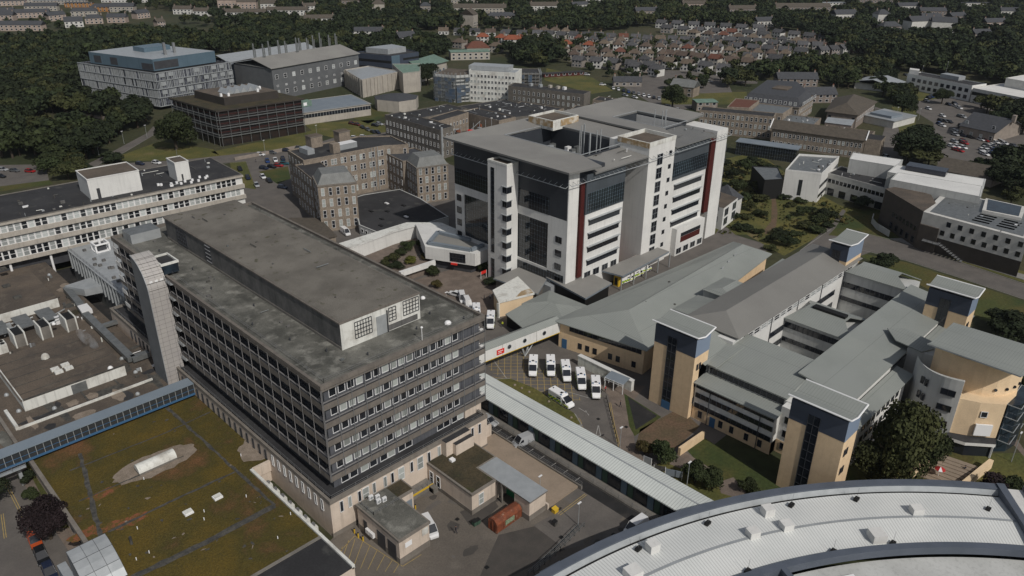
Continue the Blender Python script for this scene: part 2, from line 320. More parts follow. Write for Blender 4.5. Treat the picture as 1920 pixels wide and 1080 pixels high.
def finish_windows(cap=96):
    for nm,(root,L) in WIN.items():
        W0=WL[root.name]; rz=root.rotation_euler.z
        def size(t):
            p=Vector(t[0])-W0; p.rotate(Matrix.Rotation(rz,3,'Z')); p+=W0
            x,y,d=PR(p)
            if d<5: return -1
            n=Vector((0,-1,0)); n.rotate(Matrix.Rotation(rz+t[1],3,'Z')); fac=max(0,n.dot((CAM-p).normalized()))
            return (F_/d)**2*t[2]*t[3]*(fac+.02)*(1 if -60<x<1980 and -60<y<1140 else .01)
        L.sort(key=size,reverse=True); big=size(L[0])
        sub=big>90 
        for k,(p,a,w,h,st) in enumerate(L[:cap]):
            g,f=wmesh(w,h,st); o=bpy.data.objects.new('window',g); COL.objects.link(o); o.parent=root; o.location=Vector(p)-W0; o.rotation_euler=(0,0,a)
            f2=bpy.data.objects.new('frame',f); COL.objects.link(f2); f2.parent=o
        rest=L[cap:]
        if rest:
            V=[];Fc=[];M=[];mats=[];off=0
            for p,a,w,h,st in rest:
                for me in wmesh(w,h,st):
                    n=me.materials[0].name
                    if n not in mats: mats.append(n)
                    mi=mats.index(n); ca,sa=math.cos(a),math.sin(a); q=Vector(p)-W0
                    V+=[(v.co.x*ca-v.co.y*sa+q.x,v.co.x*sa+v.co.y*ca+q.y,v.co.z+q.z) for v in me.vertices]
                    Fc+=[[off+i for i in pl.vertices] for pl in me.polygons]; M+=[mi]*len(me.polygons); off+=len(me.vertices)
            me=bpy.data.meshes.new('window'); me.from_pydata(V,[],Fc); [me.materials.append(MATS[n]) for n in mats]; me.polygons.foreach_set('material_index',M); me.update()
            o=bpy.data.objects.new('window',me); COL.objects.link(o); o.parent=root; o['kind']='stuff'
# ---------------------------------------------------------------- building helpers
def block(root,x0,x1,y0,y1,z0,z1,wall,roof,par=.5,pt=.35,name='wall',rname='roof',trim=None):
    "walls with a parapet ring, and a roof sheet inside it"
    w=MB(); w.box(x0,x1,y0,y1,z0,z1-par,wall)
    w.mat(trim or wall)
    if par>0:
        w.box(x0-.003,x1+.003,y0-.003,y0+pt,z1-par,z1);w.box(x0-.003,x1+.003,y1-pt,y1+.003,z1-par,z1);w.box(x0-.003,x0+pt,y0+pt,y1-pt,z1-par,z1);w.box(x1-pt,x1+.003,y0+pt,y1-pt,z1-par,z1)
    part(w,name,root); r=MB(); e=pt if par>0 else -.25; r.box(x0+e,x1-e,y0+e,y1-e,z1-par+.004,z1-par+(.06 if par>0 else .25),roof); return part(r,rname,root)
def ring(mb,x0,x1,y0,y1,z0,z1,t,m=None):
    if m: mb.mat(m)
    mb.box(x0,x1,y0,y0+t,z0,z1);mb.box(x0,x1,y1-t,y1,z0,z1);mb.box(x0,x0+t,y0+t,y1-t,z0,z1);mb.box(x1-t,x1,y0+t,y1-t,z0,z1)
def gable(mb,x0,x1,y0,y1,z,rise,axis,hip=0,m=None,e=.4,wallm=None,low=0):
    "pitched roof; axis = direction of the ridge; hip = how far the ridge stops short"
    if m: mb.mat(m)
    X0,X1,Y0,Y1=x0-e,x1+e,y0-e,y1+e; t=.18
    if axis=='x': ym=(y0+y1)/2; a=(X0+hip,ym,z+rise);b=(X1-hip,ym,z+rise)
    else: xm=(x0+x1)/2; a=(xm,Y0+hip,z+rise);b=(xm,Y1-hip,z+rise)
    c=[(X0,Y0,z-low),(X1,Y0,z-low),(X1,Y1,z-low),(X0,Y1,z-low)]
    for k in (1,0):
        off=-t*k; q=[(p[0],p[1],p[2]+off) for p in c]; A=(a[0],a[1],a[2]+off);B=(b[0],b[1],b[2]+off)
        fs=[[q[0],q[1],B,A],[q[1],q[2],B],[q[2],q[3],A,B],[q[3],q[0],A]] if axis=='x' else [[q[0],q[1],A],[q[1],q[2],B,A],[q[2],q[3],B],[q[3],q[0],A,B]]
        for n,f in enumerate(fs):
            end=(n in (1,3)) if axis=='x' else (n in (0,2))
            if end and hip==0 and wallm:
                if k==0: s=mb.cur; mb.mat(wallm); mb.face(f); mb.cur=s
                continue
            mb.face(f[::-1] if k else f)
    q=c
    for i in range(4):
        j=(i+1)%4; mb.face([(q[i][0],q[i][1],q[i][2]-t),(q[j][0],q[j][1],q[j][2]-t),q[j],q[i]])
def rail(mb,pts,z,h=1.0,sp=2.5,m='steel',r=.035):
    mb.mat(m)
    for a,b in zip(pts,pts[1:]):
        L=math.dist(a,b); n=max(1,int(L/sp))
        for k in range(n+1):
            x=a[0]+(b[0]-a[0])*k/n;y=a[1]+(b[1]-a[1])*k/n; mb.box(x-r,x+r,y-r,y+r,z,z+h)
        for zz in (z+h,z+h*.55): mb.tube((a[0],a[1],zz),(b[0],b[1],zz),r,n=4)
# ================================================================ 1 the slab block
R=thing('ward_block','long grey concrete slab block with weathered flat roof and penthouse, beside the mossy roof','hospital block',(0,0,0))
b=MB(); b.box(-1.9,34.5,-2.1,98,0,7.4,'beige_wall'); ring(b,-2.0,34.6,-2.2,98,7.2,8.0,.5,'beige_trim'); b.box(-2.0,34.6,-2.15,-1.9,0,.9,'beige_trim'); part(b,'podium',R)
b=MB(); b.box(-1.5,34.1,-1.7,97.5,7.4,7.46,'dark_roof'); part(b,'terrace',R)
b=MB(); b.box(.9,35.3,.9,89.7,7.46,28,'panel_dark'); b.box(.88,35.3,.86,.9,7.46,28,'panel_grey'); part(b,'wall',R)
b=MB(); b.mat('fascia')
for k in range(6):
    z=29-3.64*k; b.box(0,36.2,0,90.6,z-1.15,z if k else 28.25,'fascia',top='panel_dark')  # slab tops coloured dark to stand for the shaded gap below the ledge
ring(b,0,36.2,0,90.6,28.2,29,.55,'fascia'); part(b,'floor_slab',R); clutter(R,2,8,3,88,28.32,12,3,.6,True); clutter(R,11,26,10,80,33.86,14,4,.5,True)
b=MB()
for k in range(5):
    z=29-3.64*k-3.64+.34; ring(b,.1,36.1,.1,90.5,z-.14,z,.22,'ledge')
part(b,'ledge',R)
b=MB(); b.box(.55,35.65,.55,90.05,28.26,28.32,'felt_roof'); part(b,'roof',R)
b=MB(); b.mat('steel')
for i in range(14): x=.12+i*2.765; b.box(x-.05,x+.05,-.06,.06,9.6,28.2)
for i in range(27): y=.1+i*3.44; b.box(-.06,.05,y-.04,y+.04,9.6,28.2,'ledge')
part(b,'mullion',R)
for k in range(5):
    z=29-3.64*k-1.15-1.62
    wins(R,'S',.86,[2.5+i*1.78 for i in range(16)],[z-.36],1.2,1.85,'plain')
    wins(R,'W',.9,[1.6+i*1.72 for i in range(51)],[z-.4],1.5,1.85,'dark')
wins(R,'S',.86,[3.2,5.0,7.3,9.2,11.5,13.2,15.6,17.2,24.9,26.5,28.6,30],[7.75],1.45,1.2,'plain')
b=MB(); b.mat('beige_wall'); b.box(31,35.3,.5,.9,7.46,9.6); part(b,'wall_panel',R)
wins(R,'S',-2.15,[.2,1.9,3.9,7,9.4,11,15.4,19.5,22,30.5,32.4],[4.6],.55,2.2,'slit'); wins(R,'S',-2.15,[5.2,13,17.4,25.8],[4.2],1.2,2.6,'sash')
wins(R,'W',-1.93,[.5+i*2.1 for i in range(9)],[4.6],.55,2.2,'slit'); wins(R,'W',-1.93,[20+i*2.4 for i in range(28)],[4.6],.5,2.0,'dark')
b=MB(); b.box(22.6,28.7,-3.6,-2.2,0,8.0,'beige_wall',top='dark_roof'); b.box(24.2,28.7,-4.6,-3.6,1.5,7.2,'beige_wall',top='dark_roof'); part(b,'bay',R)
b=MB(); rail(b,[(-1.2,97),(-1.2,-1.4),(33.9,-1.4),(33.9,20)],7.46,.9,2.4); part(b,'railing',R)
b=MB(); rail(b,[(1.6,89),(1.6,1.6),(34.6,1.6),(34.6,89)],28.32,.95,5,r=.025); part(b,'railing',R)
# penthouse
b=MB(); b.box(9.7,27.2,8.5,81.3,28.32,33.5,'concrete_dark'); b.box(9.7,27.2,8.42,8.5,28.32,33.5,'white_dirty'); b.box(9.62,9.7,8.42,81.3,28.32,28.9,'concrete'); b.box(9.5,27.4,8.3,81.5,33.5,33.8,'fascia'); part(b,'penthouse',R)
b=MB(); b.box(9.8,27.1,8.6,81.2,33.8,33.86,'gravel_roof'); part(b,'roof',R)
b=MB()
for x0,x1,z0,z1 in ((12.6,16.2,29.6,32.8),(20.0,21.6,30.3,33),(23.3,26.9,30.3,33.2)):
    n=int((x1-x0)/.6)
    for i in range(n+1): x=x0+(x1-x0)*i/n; b.box(x-.05,x+.05,8.3,8.42,z0,z1,'dark_frame')
    for i in range(5): z=z0+(z1-z0)*i/4; b.box(x0,x1,8.3,8.42,z-.05,z+.05,'dark_frame')
part(b,'lattice_window',R)
b=MB(); b.box(17.2,19.4,8.3,8.42,28.4,32.2,'metal_light'); b.box(19.5,19.7,8.2,8.4,28.4,32.8,'dark_frame'); b.box(19.8,26.5,8.34,8.42,28.5,29.6,'concrete_dark'); part(b,'door',R)
b=MB()
for y0,y1 in ((70,75),(58,60.5)):
    for i in range(6): y=y0+(y1-y0)*i/5; b.box(9.55,9.7,y-.05,y+.05,29.4,33,'dark_frame')
    for i in range(5): z=29.4+3.6*i/4; b.box(9.55,9.7,y0,y1,z-.05,z+.05,'window_frame' if y0<65 else 'dark_frame')
part(b,'lattice_window',R)
b=MB()
for x,y in ((29.6,8.5),(33,2.5),(2.3,86),(5,75),(6,60),(4.5,48),(7,35),(3,28),(5,18),(7.5,10),(12,4),(24,5.5)): b.tube((x,y,28.3),(x,y,28.9),.14,'dark_frame',8)
b.dome((29.6,3.2,28.35),.7,.6,'white_paint'); b.dome((6.5,87,28.35),.8,.7,'white_paint'); b.tube((22,1.4,28.3),(22,1.4,31),.06,'white_paint'); b.dome((22,1.4,31),.25,.25,'white_paint'); b.dome((29.6,10.5,31),.5,.5,'white_paint')
part(b,'roof_vent',R)
b=MB(); b.box(2.2,9,83.5,88.6,28.32,30.6,'metal_light',top='metal_duct'); part(b,'plant_housing',R)
# balconies on the far end and the near right corner
b=MB()
for k in range(5):
    z=29-3.64*(k+1)
    for i in range(3): b.box(35.3,36.1,.4+i*1.1,.9+i*1.1,z+.05,z+.5,'white_wall')
    b.box(-.1,.9,86,90.4,z+.02,z+.1,'ledge'); b.box(-.15,-.05,87.5,90.4,z+.1,z+1.2,'white_wall')
part(b,'balcony',R)
# ---------------------------------------------------------------- curved-top stair tower
R=thing('stair_tower','tall pale clad stair tower with a quarter-round top against the slab block','stair tower',(-2.3,62,0))
def qround(x0,x1,y0,y1,zb,zt,front,side,n=14,pan=0):
    "block whose top curves from the y0 face back to y1"
    r=y1-y0; prof=[(y0,zb),(y0,zt-r)]+[(y1-r*math.cos(a),zt-r+r*math.sin(a)) for a in [math.pi/2*i/n for i in range(1,n+1)]]+[(y1,zb)]
    m=MB(); m.mat(front)
    for (a,za),(c,zc) in zip(prof[:-1],prof[1:]): m.face([(x0,a,za),(x1,a,za),(x1,c,zc),(x0,c,zc)])
    m.mat(side); m.face([(x0,p[0],p[1]) for p in prof][::-1] if False else [(x0,p[0],p[1]) for p in prof]); m.face([(x1,p[0],p[1]) for p in prof][::-1]); return m,prof
m,prof=qround(-4.3,-.3,58.5,65.4,0,33.1,'cylinder_clad','cylinder_side'); part(m,'wall',R)
b=MB()
for (a,za),(c,zc) in zip(prof[1:-2],prof[2:-1]): 
    b.tube((-4.33,a,za),(-4.33,c,zc),.09,'metal_light',4)
b.tube((-4.33,58.5,0),(-4.33,58.5,26.2),.09,'metal_light',4)
for i in range(1,12,2):
    a=math.pi/2*i/14; y=65.4-6.9*math.cos(a)-.02;z=26.2+6.9*math.sin(a); b.tube((-4.3,y,z),(-.3,y,z),.05,'joint',4)
part(b,'trim',R)
b=MB()
for i in range(3): b.box(-3.6+i*1.1,-3.0+i*1.1,58.9,59.3,28.4,28.9,'white_paint')
part(b,'lamp',R)
b=MB(); b.box(-.3,.0,60,64.8,8,30.4,'glass_blue'); b.box(-.3,3.2,60,65.5,29,31,'glass_blue'); ring(b,-.4,3.4,59.9,65.6,31,31.5,.3,'white_dirty'); b.box(-.1,3.1,60.2,65.3,31,31.1,'dark_roof'); part(b,'glazed_link',R)
b=MB()
for k in range(6):
    z=29-3.64*k; b.box(-.6,.1,56,60,z-.9,z-.8,'metal_light'); rail(b,[(-.6,60),(-.6,56)],z-.8,1,1.3)
part(b,'balcony',R)
# ================================================================ 2 mossy low building
R=thing('low_annexe','wide single-storey building with a mossy orange-green flat roof in front of the slab block','building',(-16,20,0))
poly=[(-33.7,-14),(-5.4,-14),(-5.4,19.1),(.6,19.1),(.6,53),(-33.7,53)]
b=MB(); b.prism(poly,0,4.3,'beige_wall'); part(b,'wall',R)
b=MB(); b.prism([(-33.7,-4.8),(-5.4,-4.8),(-5.4,19.1),(.6,19.1),(.6,53),(-33.7,53)],4.3,4.36,'moss'); part(b,'moss_roof',R)
b=MB(); b.box(-33.3,-5.8,-14,-5.0,4.3,4.38,'dark_roof'); part(b,'roof',R)
b=MB(); b.mat('concrete'); b.box(-34.2,-33.5,-14,53,3.7,4.9,'beige_trim'); b.box(-5.8,-5.3,-14,19.1,4,4.75,'white_dirty'); b.box(-5.3,.9,18.7,19.3,2.5,4.75,'beige_wall'); b.box(.5,.9,19.3,53,4,4.7,'concrete'); b.box(-33.5,-5.8,-5.0,-4.5,4.3,4.6,'concrete'); part(b,'parapet',R)
b=MB(); random.seed(3)
def strip(b,pts,w,z,h,m,jit=.25):
    b.mat(m)
    for a,c in zip(pts,pts[1:]):
        d=Vector((c[0]-a[0],c[1]-a[1],0)); L=d.length; d/=L; nn=Vector((-d.y,d.x,0)); k=max(2,int(L/1.2)); P=[];Q=[]
        for i in range(k+1):
            t=L*i/k; p=Vector((a[0],a[1],0))+d*t; P.append(p+nn*(w/2+random.uniform(-jit,jit)*w)); Q.append(p-nn*(w/2+random.uniform(-jit,jit)*w))
        for i in range(k): b.face([(Q[i].x,Q[i].y,z+h),(Q[i+1].x,Q[i+1].y,z+h),(P[i+1].x,P[i+1].y,z+h),(P[i].x,P[i].y,z+h)])
g=lambda x,y,z=4.37:(G(x,y,z).x,G(x,y,z).y)
strip(b,[g(150,850),g(190,1014)],.7,4.37,.01,'joint'); strip(b,[g(305,757),g(515,948)],.55,4.37,.012,'joint')
strip(b,[g(130,883),g(310,812),g(395,772)],.35,4.37,.014,'joint'); strip(b,[g(148,940),g(240,900),g(345,855)],.3,4.37,.016,'joint'); strip(b,[g(203,998),g(320,940),g(440,885)],.5,4.37,.018,'joint')
part(b,'roof_joint',R)
b=MB(); strip(b,[g(245,1085),g(390,1015),g(515,948)],1.3,4.37,.02,'joint',.1); part(b,'gutter',R)
def blob(b,cx,cy,rx,ry,z,m,ang=0,n=26,j=.12):
    pts=[]
    for i in range(n):
        a=2*math.pi*i/n; r=1+random.uniform(-j,j); x=rx*r*math.cos(a);y=ry*r*math.sin(a); pts.append((cx+x*math.cos(ang)-y*math.sin(ang),cy+x*math.sin(ang)+y*math.cos(ang),z))
    b.face(pts,m)
b=MB(); c=g(290,870); blob(b,c[0],c[1],7.6,3.5,4.385,'bare_gravel',0,34,.08); c=g(487,837); blob(b,c[0]-.6,c[1],4.4,3.3,4.386,'bare_gravel',.9,26)
for q,(px,py) in enumerate(((195,925),(215,985),(160,1000),(250,975))):
    c=g(px,py); blob(b,c[0],c[1],2.6,1.1,4.37+.001*q,'red_moss',0,18,.3)

for q in range(70):
    p=g(random.uniform(120,560),random.uniform(760,1050)); 
    if -33<p[0]<-6 and -4<p[1]<50: blob(b,p[0],p[1],random.uniform(.12,.5),random.uniform(.1,.3),4.387+.0003*q,'joint' if q%3 else 'bare_gravel',random.random()*3,9,.4)
part(b,'bare_patch',R)
b=MB(); b.smooth=False; x0,x1,y0,r=-20.9,-13.9,33.1,1.25; n=10; b.mat('white_dirty')
for i in range(n):
    a=math.pi*i/n;c=math.pi*(i+1)/n
    b.face([(x0,y0-r*math.cos(a),4.8+r*math.sin(a)),(x1,y0-r*math.cos(a),4.8+r*math.sin(a)),(x1,y0-r*math.cos(c),4.8+r*math.sin(c)),(x0,y0-r*math.cos(c),4.8+r*math.sin(c))])
for x in (x0,x1): b.face([(x,y0-r*math.cos(math.pi*i/n),4.8+r*math.sin(math.pi*i/n)) for i in range(n+1)])
b.box(x0,x1,y0-r,y0+r,4.36,4.8,'concrete'); part(b,'barrel_rooflight',R,'white barrel rooflight on a bare gravel patch')
for px,py in ((353,962),(408,933)):
    b=MB(); c=g(px,py); b.box(c[0]-.75,c[0]+.75,c[1]-.65,c[1]+.65,4.36,4.7,'white_paint'); b.box(c[0]-.6,c[0]+.6,c[1]-.5,c[1]+.5,4.7,4.85,'white_dirty'); part(b,'rooflight',R)
b=MB()
for px,py in ((246,1012),(258,992),(280,1037),(256,1050),(383,975),(383,960),(521,1010),(462,932),(480,842),(485,822),(430,770),(413,763),(402,765),(452,855),(270,899),(545,965)):
    c=g(px,py); b.tube((c[0],c[1],4.36),(c[0],c[1],4.9),.08,'white_paint',6)
c=g(247,1020); b.tube((c[0],c[1],4.36),(c[0],c[1],5.9),.22,'joint',8); part(b,'roof_vent',R)
m,prof=qround(-37.4,-31.6,6,17.0,0,7.6,'metal_light','cylinder_side',12); m.mat('metal_light'); part(m,'barrel_vault',R,'pale metal quarter-barrel vault with panel seams')
b=MB()
for i in range(0,13,2):
    a=math.pi/2*i/12; y=17-11*math.cos(a);z=7.6-11+11*math.sin(a)
    if z>0: b.tube((-37.42,y,z+.02),(-31.58,y,z+.02),.035,'dark_frame',4)
for x in (-37.4,-35.4,-33.5,-31.6):
    q=[(x,17-11*math.cos(math.pi/2*i/12),7.62-11+11*math.sin(math.pi/2*i/12)) for i in range(4,13)]
    for a,c in zip(q,q[1:]): b.tube(a,c,.035,'dark_frame',4)
b.box(-38.6,-37.3,11,21,0,2.8,'metal_bluegrey',top='metal_light'); part(b,'trim',R)
wins(R,'W',-33.75,[-2,1.5,22,26,30,34,38,42],[1.0],1.2,1.6,'dark')
# light-well steel frames between the annexe and the slab
for i in range(7):
    y=17-i*2.6; R2=thing('cooling_unit',['nearest the white notch wall','second from the notch wall','third from the notch wall','middle one','third from the yard end','second from the yard end','nearest the yard'][i]+', pale cooling unit in the light well beside the slab','cooling unit',(-3.7,y,0),0,'cooling units in the light well')
    b=MB(); b.box(-4.2,-3.2,y-.8,y+.8,0,1.6,'white_dirty'); part(b,'casing',R2); b=MB(); b.tube((-3.7,y,1.6),(-3.7,y,2.0),.4,'steel',10); part(b,'fan',R2)
# ================================================================ 3 blue link bridge
R=thing('link_bridge','long blue-framed glazed link bridge crossing the mossy roof to the slab block','link bridge',(-36,51,0))
b=MB(); b.box(-95,-2.2,49.4,52.4,7.85,8.05,'bridge_roof'); part(b,'roof',R)
b=MB(); b.box(-95,-2.2,49.6,52.2,5.3,5.6,'metal_light'); b.box(-95,-2.2,49.5,49.65,5.2,5.62,'blue_paint'); part(b,'floor',R)
b=MB(); b.box(-95,-2.2,49.68,52.1,5.6,7.85,'glass_dark'); part(b,'glazing',R)
b=MB()
for i in range(71): x=-94.6+i*1.32; b.box(x-.045,x+.045,49.58,49.68,5.6,7.85,'metal_light')
b.box(-95,-2.2,49.6,49.68,6.5,6.56,'blue_paint'); part(b,'mullion',R)
b=MB()
for x in (-90,-72,-55,-36): b.box(x-.3,x+.3,50.4,51.4,0,5.3,'metal_light')
part(b,'column',R)
b=MB(); rail(b,[(-95,48.6),(-35,48.6)],4.9,1,2.2); b.box(-95,-35,48.5,49.5,4.75,4.9,'metal_light'); part(b,'walkway',R)
# ================================================================ 4 long three-storey white block (top left)
a0=math.radians(-3.5); R=thing('office_block','long cream three-storey block on white columns with banded windows, at the left edge','hospital block',(59.5,144.2,0),a0)
X0,Y0=59.5,144.2; LL=96
b=MB(); b.box(X0-LL,X0,Y0+.7,Y0+27,7,19,'white_wall'); part(b,'wall',R)
b=MB(); b.mat('beige_wall')
for z0,z1 in ((7.0,8.1),(11.1,12.35),(14.75,16.05)): b.box(X0-LL,X0+.3,Y0,Y0+27.3,z0,z1,'cream_concrete')
b.box(X0-LL,X0+.3,Y0,Y0+27.4,18.5,19.1,'cream_concrete'); part(b,'spandrel',R)
b=MB(); b.box(X0-LL,X0-.2,Y0+.5,Y0+27,19.1,19.2,'dark_roof'); ring(b,X0-LL,X0+.1,Y0+.2,Y0+27.4,19.1,19.4,.3,'concrete'); part(b,'roof',R)
b=MB(); b.box(X0-LL+.5,X0-.5,Y0+2,Y0+26,3,7,'panel_dark'); part(b,'undercroft_wall',R)
for i in range(9): 
    b=MB(); x=X0-8-i*10.5; b.tube((x,Y0+1,0),(x,Y0+1,7),.35,'white_paint',10); part(b,'column',R)
wins(R,'S',Y0+.7,[X0-3-1.72*i for i in range(54)],[16.1],1.3,2.2,'office')
wins(R,'S',Y0+.7,[X0-2-1.72*i for i in range(55)],[12.45],1.3,2.1,'office')
wins(R,'S',Y0+.7,[X0-6-1.72*i for i in range(52)],[8.2],1.3,2.5,'office')
for (x0,x1,y0,y1,h,lb) in ((-51+X0+5.5,-33+X0+2.5,5,17,6.2,'large white plant room on the roof'),(-19+X0,-14.6+X0,2.5+4,14,6,'small white lift housing on the roof'),(X0-86,X0-71,5,14,6,'white plant room at the picture edge')):
    b=MB(); b.box(x0,x1,Y0+y0,Y0+y1,19.2,19.2+h,'white_wall'); ring(b,x0-.1,x1+.1,Y0+y0-.1,Y0+y1+.1,19.2+h,19.5+h,.3,'white_wall'); b.box(x0+.2,x1-.2,Y0+y0+.2,Y0+y1-.2,19.2+h,19.25+h,'brown_roof'); part(b,'plant_room',R,lb)
b=MB(); b.box(X0-43.5,X0-42.6,Y0+4.8,Y0+5.1,19.2,22.4,'panel_dark'); b.box(X0-17.5,X0-17,Y0+6.3,Y0+6.5,19.2,21.4,'panel_dark'); part(b,'door',R)
b=MB()
for i in range(14): x=X0-random.uniform(6,30); y=Y0+random.uniform(1.5,6); b.box(x,x+.7,y,y+.6,19.2,19.9,'white_paint'); 
b.tube((X0-16,Y0+12,25),(X0-16,Y0+12,28.5),.05,'steel'); part(b,'roof_vent',R)
clutter(R,X0-94,X0-1,Y0+1.5,Y0+4.5,19.2,26,7,.7); clutter(R,X0-30,X0-1,Y0+14,Y0+26,19.2,14,8,.9); clutter(R,X0-70,X0-52,Y0+2,Y0+26,19.2,10,9,.9)
# ================================================================ 5 low brown roofs and plant at the left
R=thing('low_clinic','low brown-roofed clinic with white parapet strip behind the link bridge','building',(-30,80,0))
b=MB(); b.box(-95,-2.4,57.5,151,0,4.3,'beige_wall'); part(b,'wall',R)
b=MB(); b.box(-95,-2.4,57.5,151,4.3,4.4,'brown_roof'); part(b,'roof',R)
b=MB(); b.box(-32.6,-6,62.8,63.2,4.4,4.85,'white_dirty'); b.box(-34.6,-34,57.5,84,4.4,5.2,'beige_trim'); b.box(-33,-32.4,63,71,4.4,5.3,'white_dirty'); part(b,'parapet',R)
b=MB(); random.seed(5)
for q in range(16):
    x=random.uniform(-33,-4);y=random.uniform(57.9,68); blob(b,x,y,random.uniform(1,4),random.uniform(.5,1.6),4.405+.002*q,['joint','bare_gravel','dark_roof'][q%3],random.choice((0,1.57)),14,.2)
for x in (-25,-19,-12): b.box(x-.2,x+.2,63.2,69,4.4,4.47,'joint')
for q in range(26):
    x=random.uniform(-70,-34);y=random.uniform(60,112); blob(b,x,y,random.uniform(1,5),random.uniform(.5,2.4),4.404+.0012*q,['joint','bare_gravel','felt_roof','moss_roof'][q%4],random.choice((0,1.57)),16,.2)
for q in range(14):
    x=random.uniform(-9,-3);y=random.uniform(66,140); blob(b,x,y,random.uniform(.6,2),random.uniform(.5,3.5),4.404+.0012*q,['joint','bare_gravel','moss_roof'][q%3],0,16,.2)
part(b,'roof_patch',R,None,'piece')
b=MB()
for px,py in ((12,740),(102,765),(228,672),(254,697),(35,770),(258,738),(34,556),(92,515),(70,560),(55,540)): 
    c=G(px,py,4.6); b.dome((c.x,c.y,4.4),.5,.6,'metal_light')
part(b,'roof_vent',R)
clutter(R,-60,-35,60,112,4.41,26,11,1); clutter(R,-8.5,-3,66,138,4.41,24,12,.7); clutter(R,-32,-6,93,98,4.41,12,13,.9)
R=thing('plant_room','brown-roofed plant room with white panelled front standing on the low clinic roof','plant room',(-19,77,4.4))
b=MB(); b.box(-29.7,-9.3,69,92,4.4,6.7,'white_dirty'); b.box(-20.5,-17.5,68.9,69,4.4,6.6,'metal_duct'); part(b,'wall',R); b=MB(); b.box(-29.9,-9.1,69.2,92.2,6.7,6.85,'brown_roof'); part(b,'roof',R)
b=MB()
for i in range(5): b.box(-29.7,-9.3,72+i*4,72.15+i*4,6.85,6.9,'joint')
b.box(-29.7,-29.5,69,92,6.85,7.1,'white_dirty'); b.box(-29.7,-9.3,69.1,69.3,6.85,7.1,'joint'); part(b,'roof_joint',R)
b=MB()
for px,py in ((103,692),(110,697),(122,684),(129,690)): c=G(px,py,7.1); b.box(c.x-.8,c.x+.8,c.y-.6,c.y+.6,6.85,7.35,'white_dirty')
c=G(85,670,7); b.dome((c.x,c.y,6.85),.9,1.2,'white_dirty'); b.dome((c.x+6.5,c.y+16,6.85),.5,.6,'white_paint'); b.dome((-12,69.8,6.85),.6,.7,'white_paint'); part(b,'roof_vent',R)
R=thing('plant_room','long white-walled plant room nearest the left picture edge, under the cream banded block','plant room',(-30,125,4.4))
b=MB(); b.box(-95,-8.9,115.6,138,4.4,6.8,'white_dirty'); part(b,'wall',R); b=MB(); b.box(-95,-8.8,115.8,138,6.8,6.95,'brown_roof'); part(b,'roof',R)
b=MB()
for px,py in ((12,537),(33,558),(5,505)): c=G(px,py,7); b.box(c.x-.9,c.x+.9,c.y-.8,c.y+.8,6.95,7.4,'joint')
part(b,'roof_vent',R)
# grey-roofed finned building
R=thing('finned_annexe','pale grey flat-roofed annexe with vertical fins behind the curved stair tower','building',(6,120,0))
b=MB(); b.box(2.4,24,98,141,0,9.4,'metal_duct'); part(b,'wall',R); b=MB(); b.box(2.0,24,98,141.3,9.4,9.7,'metal_light'); part(b,'roof',R)
b=MB()
for i in range(17): b.box(1.9,2.4,98.5+i*2.6,98.75+i*2.6,4,9.4,'metal_light')
rail(b,[(2.4,98.5),(2.4,141)],9.7,.9,2.5); part(b,'fin',R)
b=MB()
for i in range(9): x=random.uniform(3,7);y=random.uniform(102,138); b.box(x,x+.9,y,y+.7,9.7,10.3,'concrete_dark')
part(b,'roof_vent',R)
R2=thing('roof_plant','white open-framed plant cube on the pale grey annexe roof','roof plant',(9,134,9.7)); b=MB(); ring(b,7,11,132,136,11.9,12.3,.4,'white_paint'); b.box(7,11,132,136,9.75,10,'white_paint')
for x,y in ((7.2,132.2),(10.8,132.2),(7.2,135.8),(10.8,135.8)): b.box(x-.2,x+.2,y-.2,y+.2,9.9,12,'white_paint')
part(b,'frame',R2); b=MB(); b.box(7.8,10.2,132.8,135.2,10,11.8,'dark_frame'); b.tube((9,134,11.8),(9,134,13.2),.35,'white_paint',10); part(b,'fan_unit',R2)
# ducts
R=thing('air_duct','silver boxy air duct snaking across the low brown roofs behind the stair tower','air duct',(-6,100,4.4))
b=MB(); pts=[(5,124.5),(-4.6,123.5),(-5.2,112),(-6.2,104),(-6.4,73.2),(-2.6,73.2)]
for (xa,ya),(xb,yb) in zip(pts,pts[1:]):
    d=Vector((xb-xa,yb-ya,0)).normalized(); n=Vector((-d.y,d.x,0))*.85
    q=[(xa+n.x,ya+n.y),(xa-n.x,ya-n.y),(xb-n.x,yb-n.y),(xb+n.x,yb+n.y)]; b.prism(q,4.9,6.1,'metal_duct')
part(b,'duct',R); b=MB(); b.prism([(-6.9,104),(-4.4,104),(-4.2,108.5),(-6.5,108.5)],5.2,6.35,'plastic_white'); part(b,'elbow',R); b=MB(); b.box(-6.2,-1.5,94,95.2,5,5.8,'metal_duct'); part(b,'branch',R); b=MB(); b.prism([(-5,123),(2.4,124),(2.4,116),(-2,117)],4.6,6.6,'metal_light'); part(b,'plenum',R)
lab=['nearest the picture edge','second from the left','third from the left','rightmost, beside the duct']
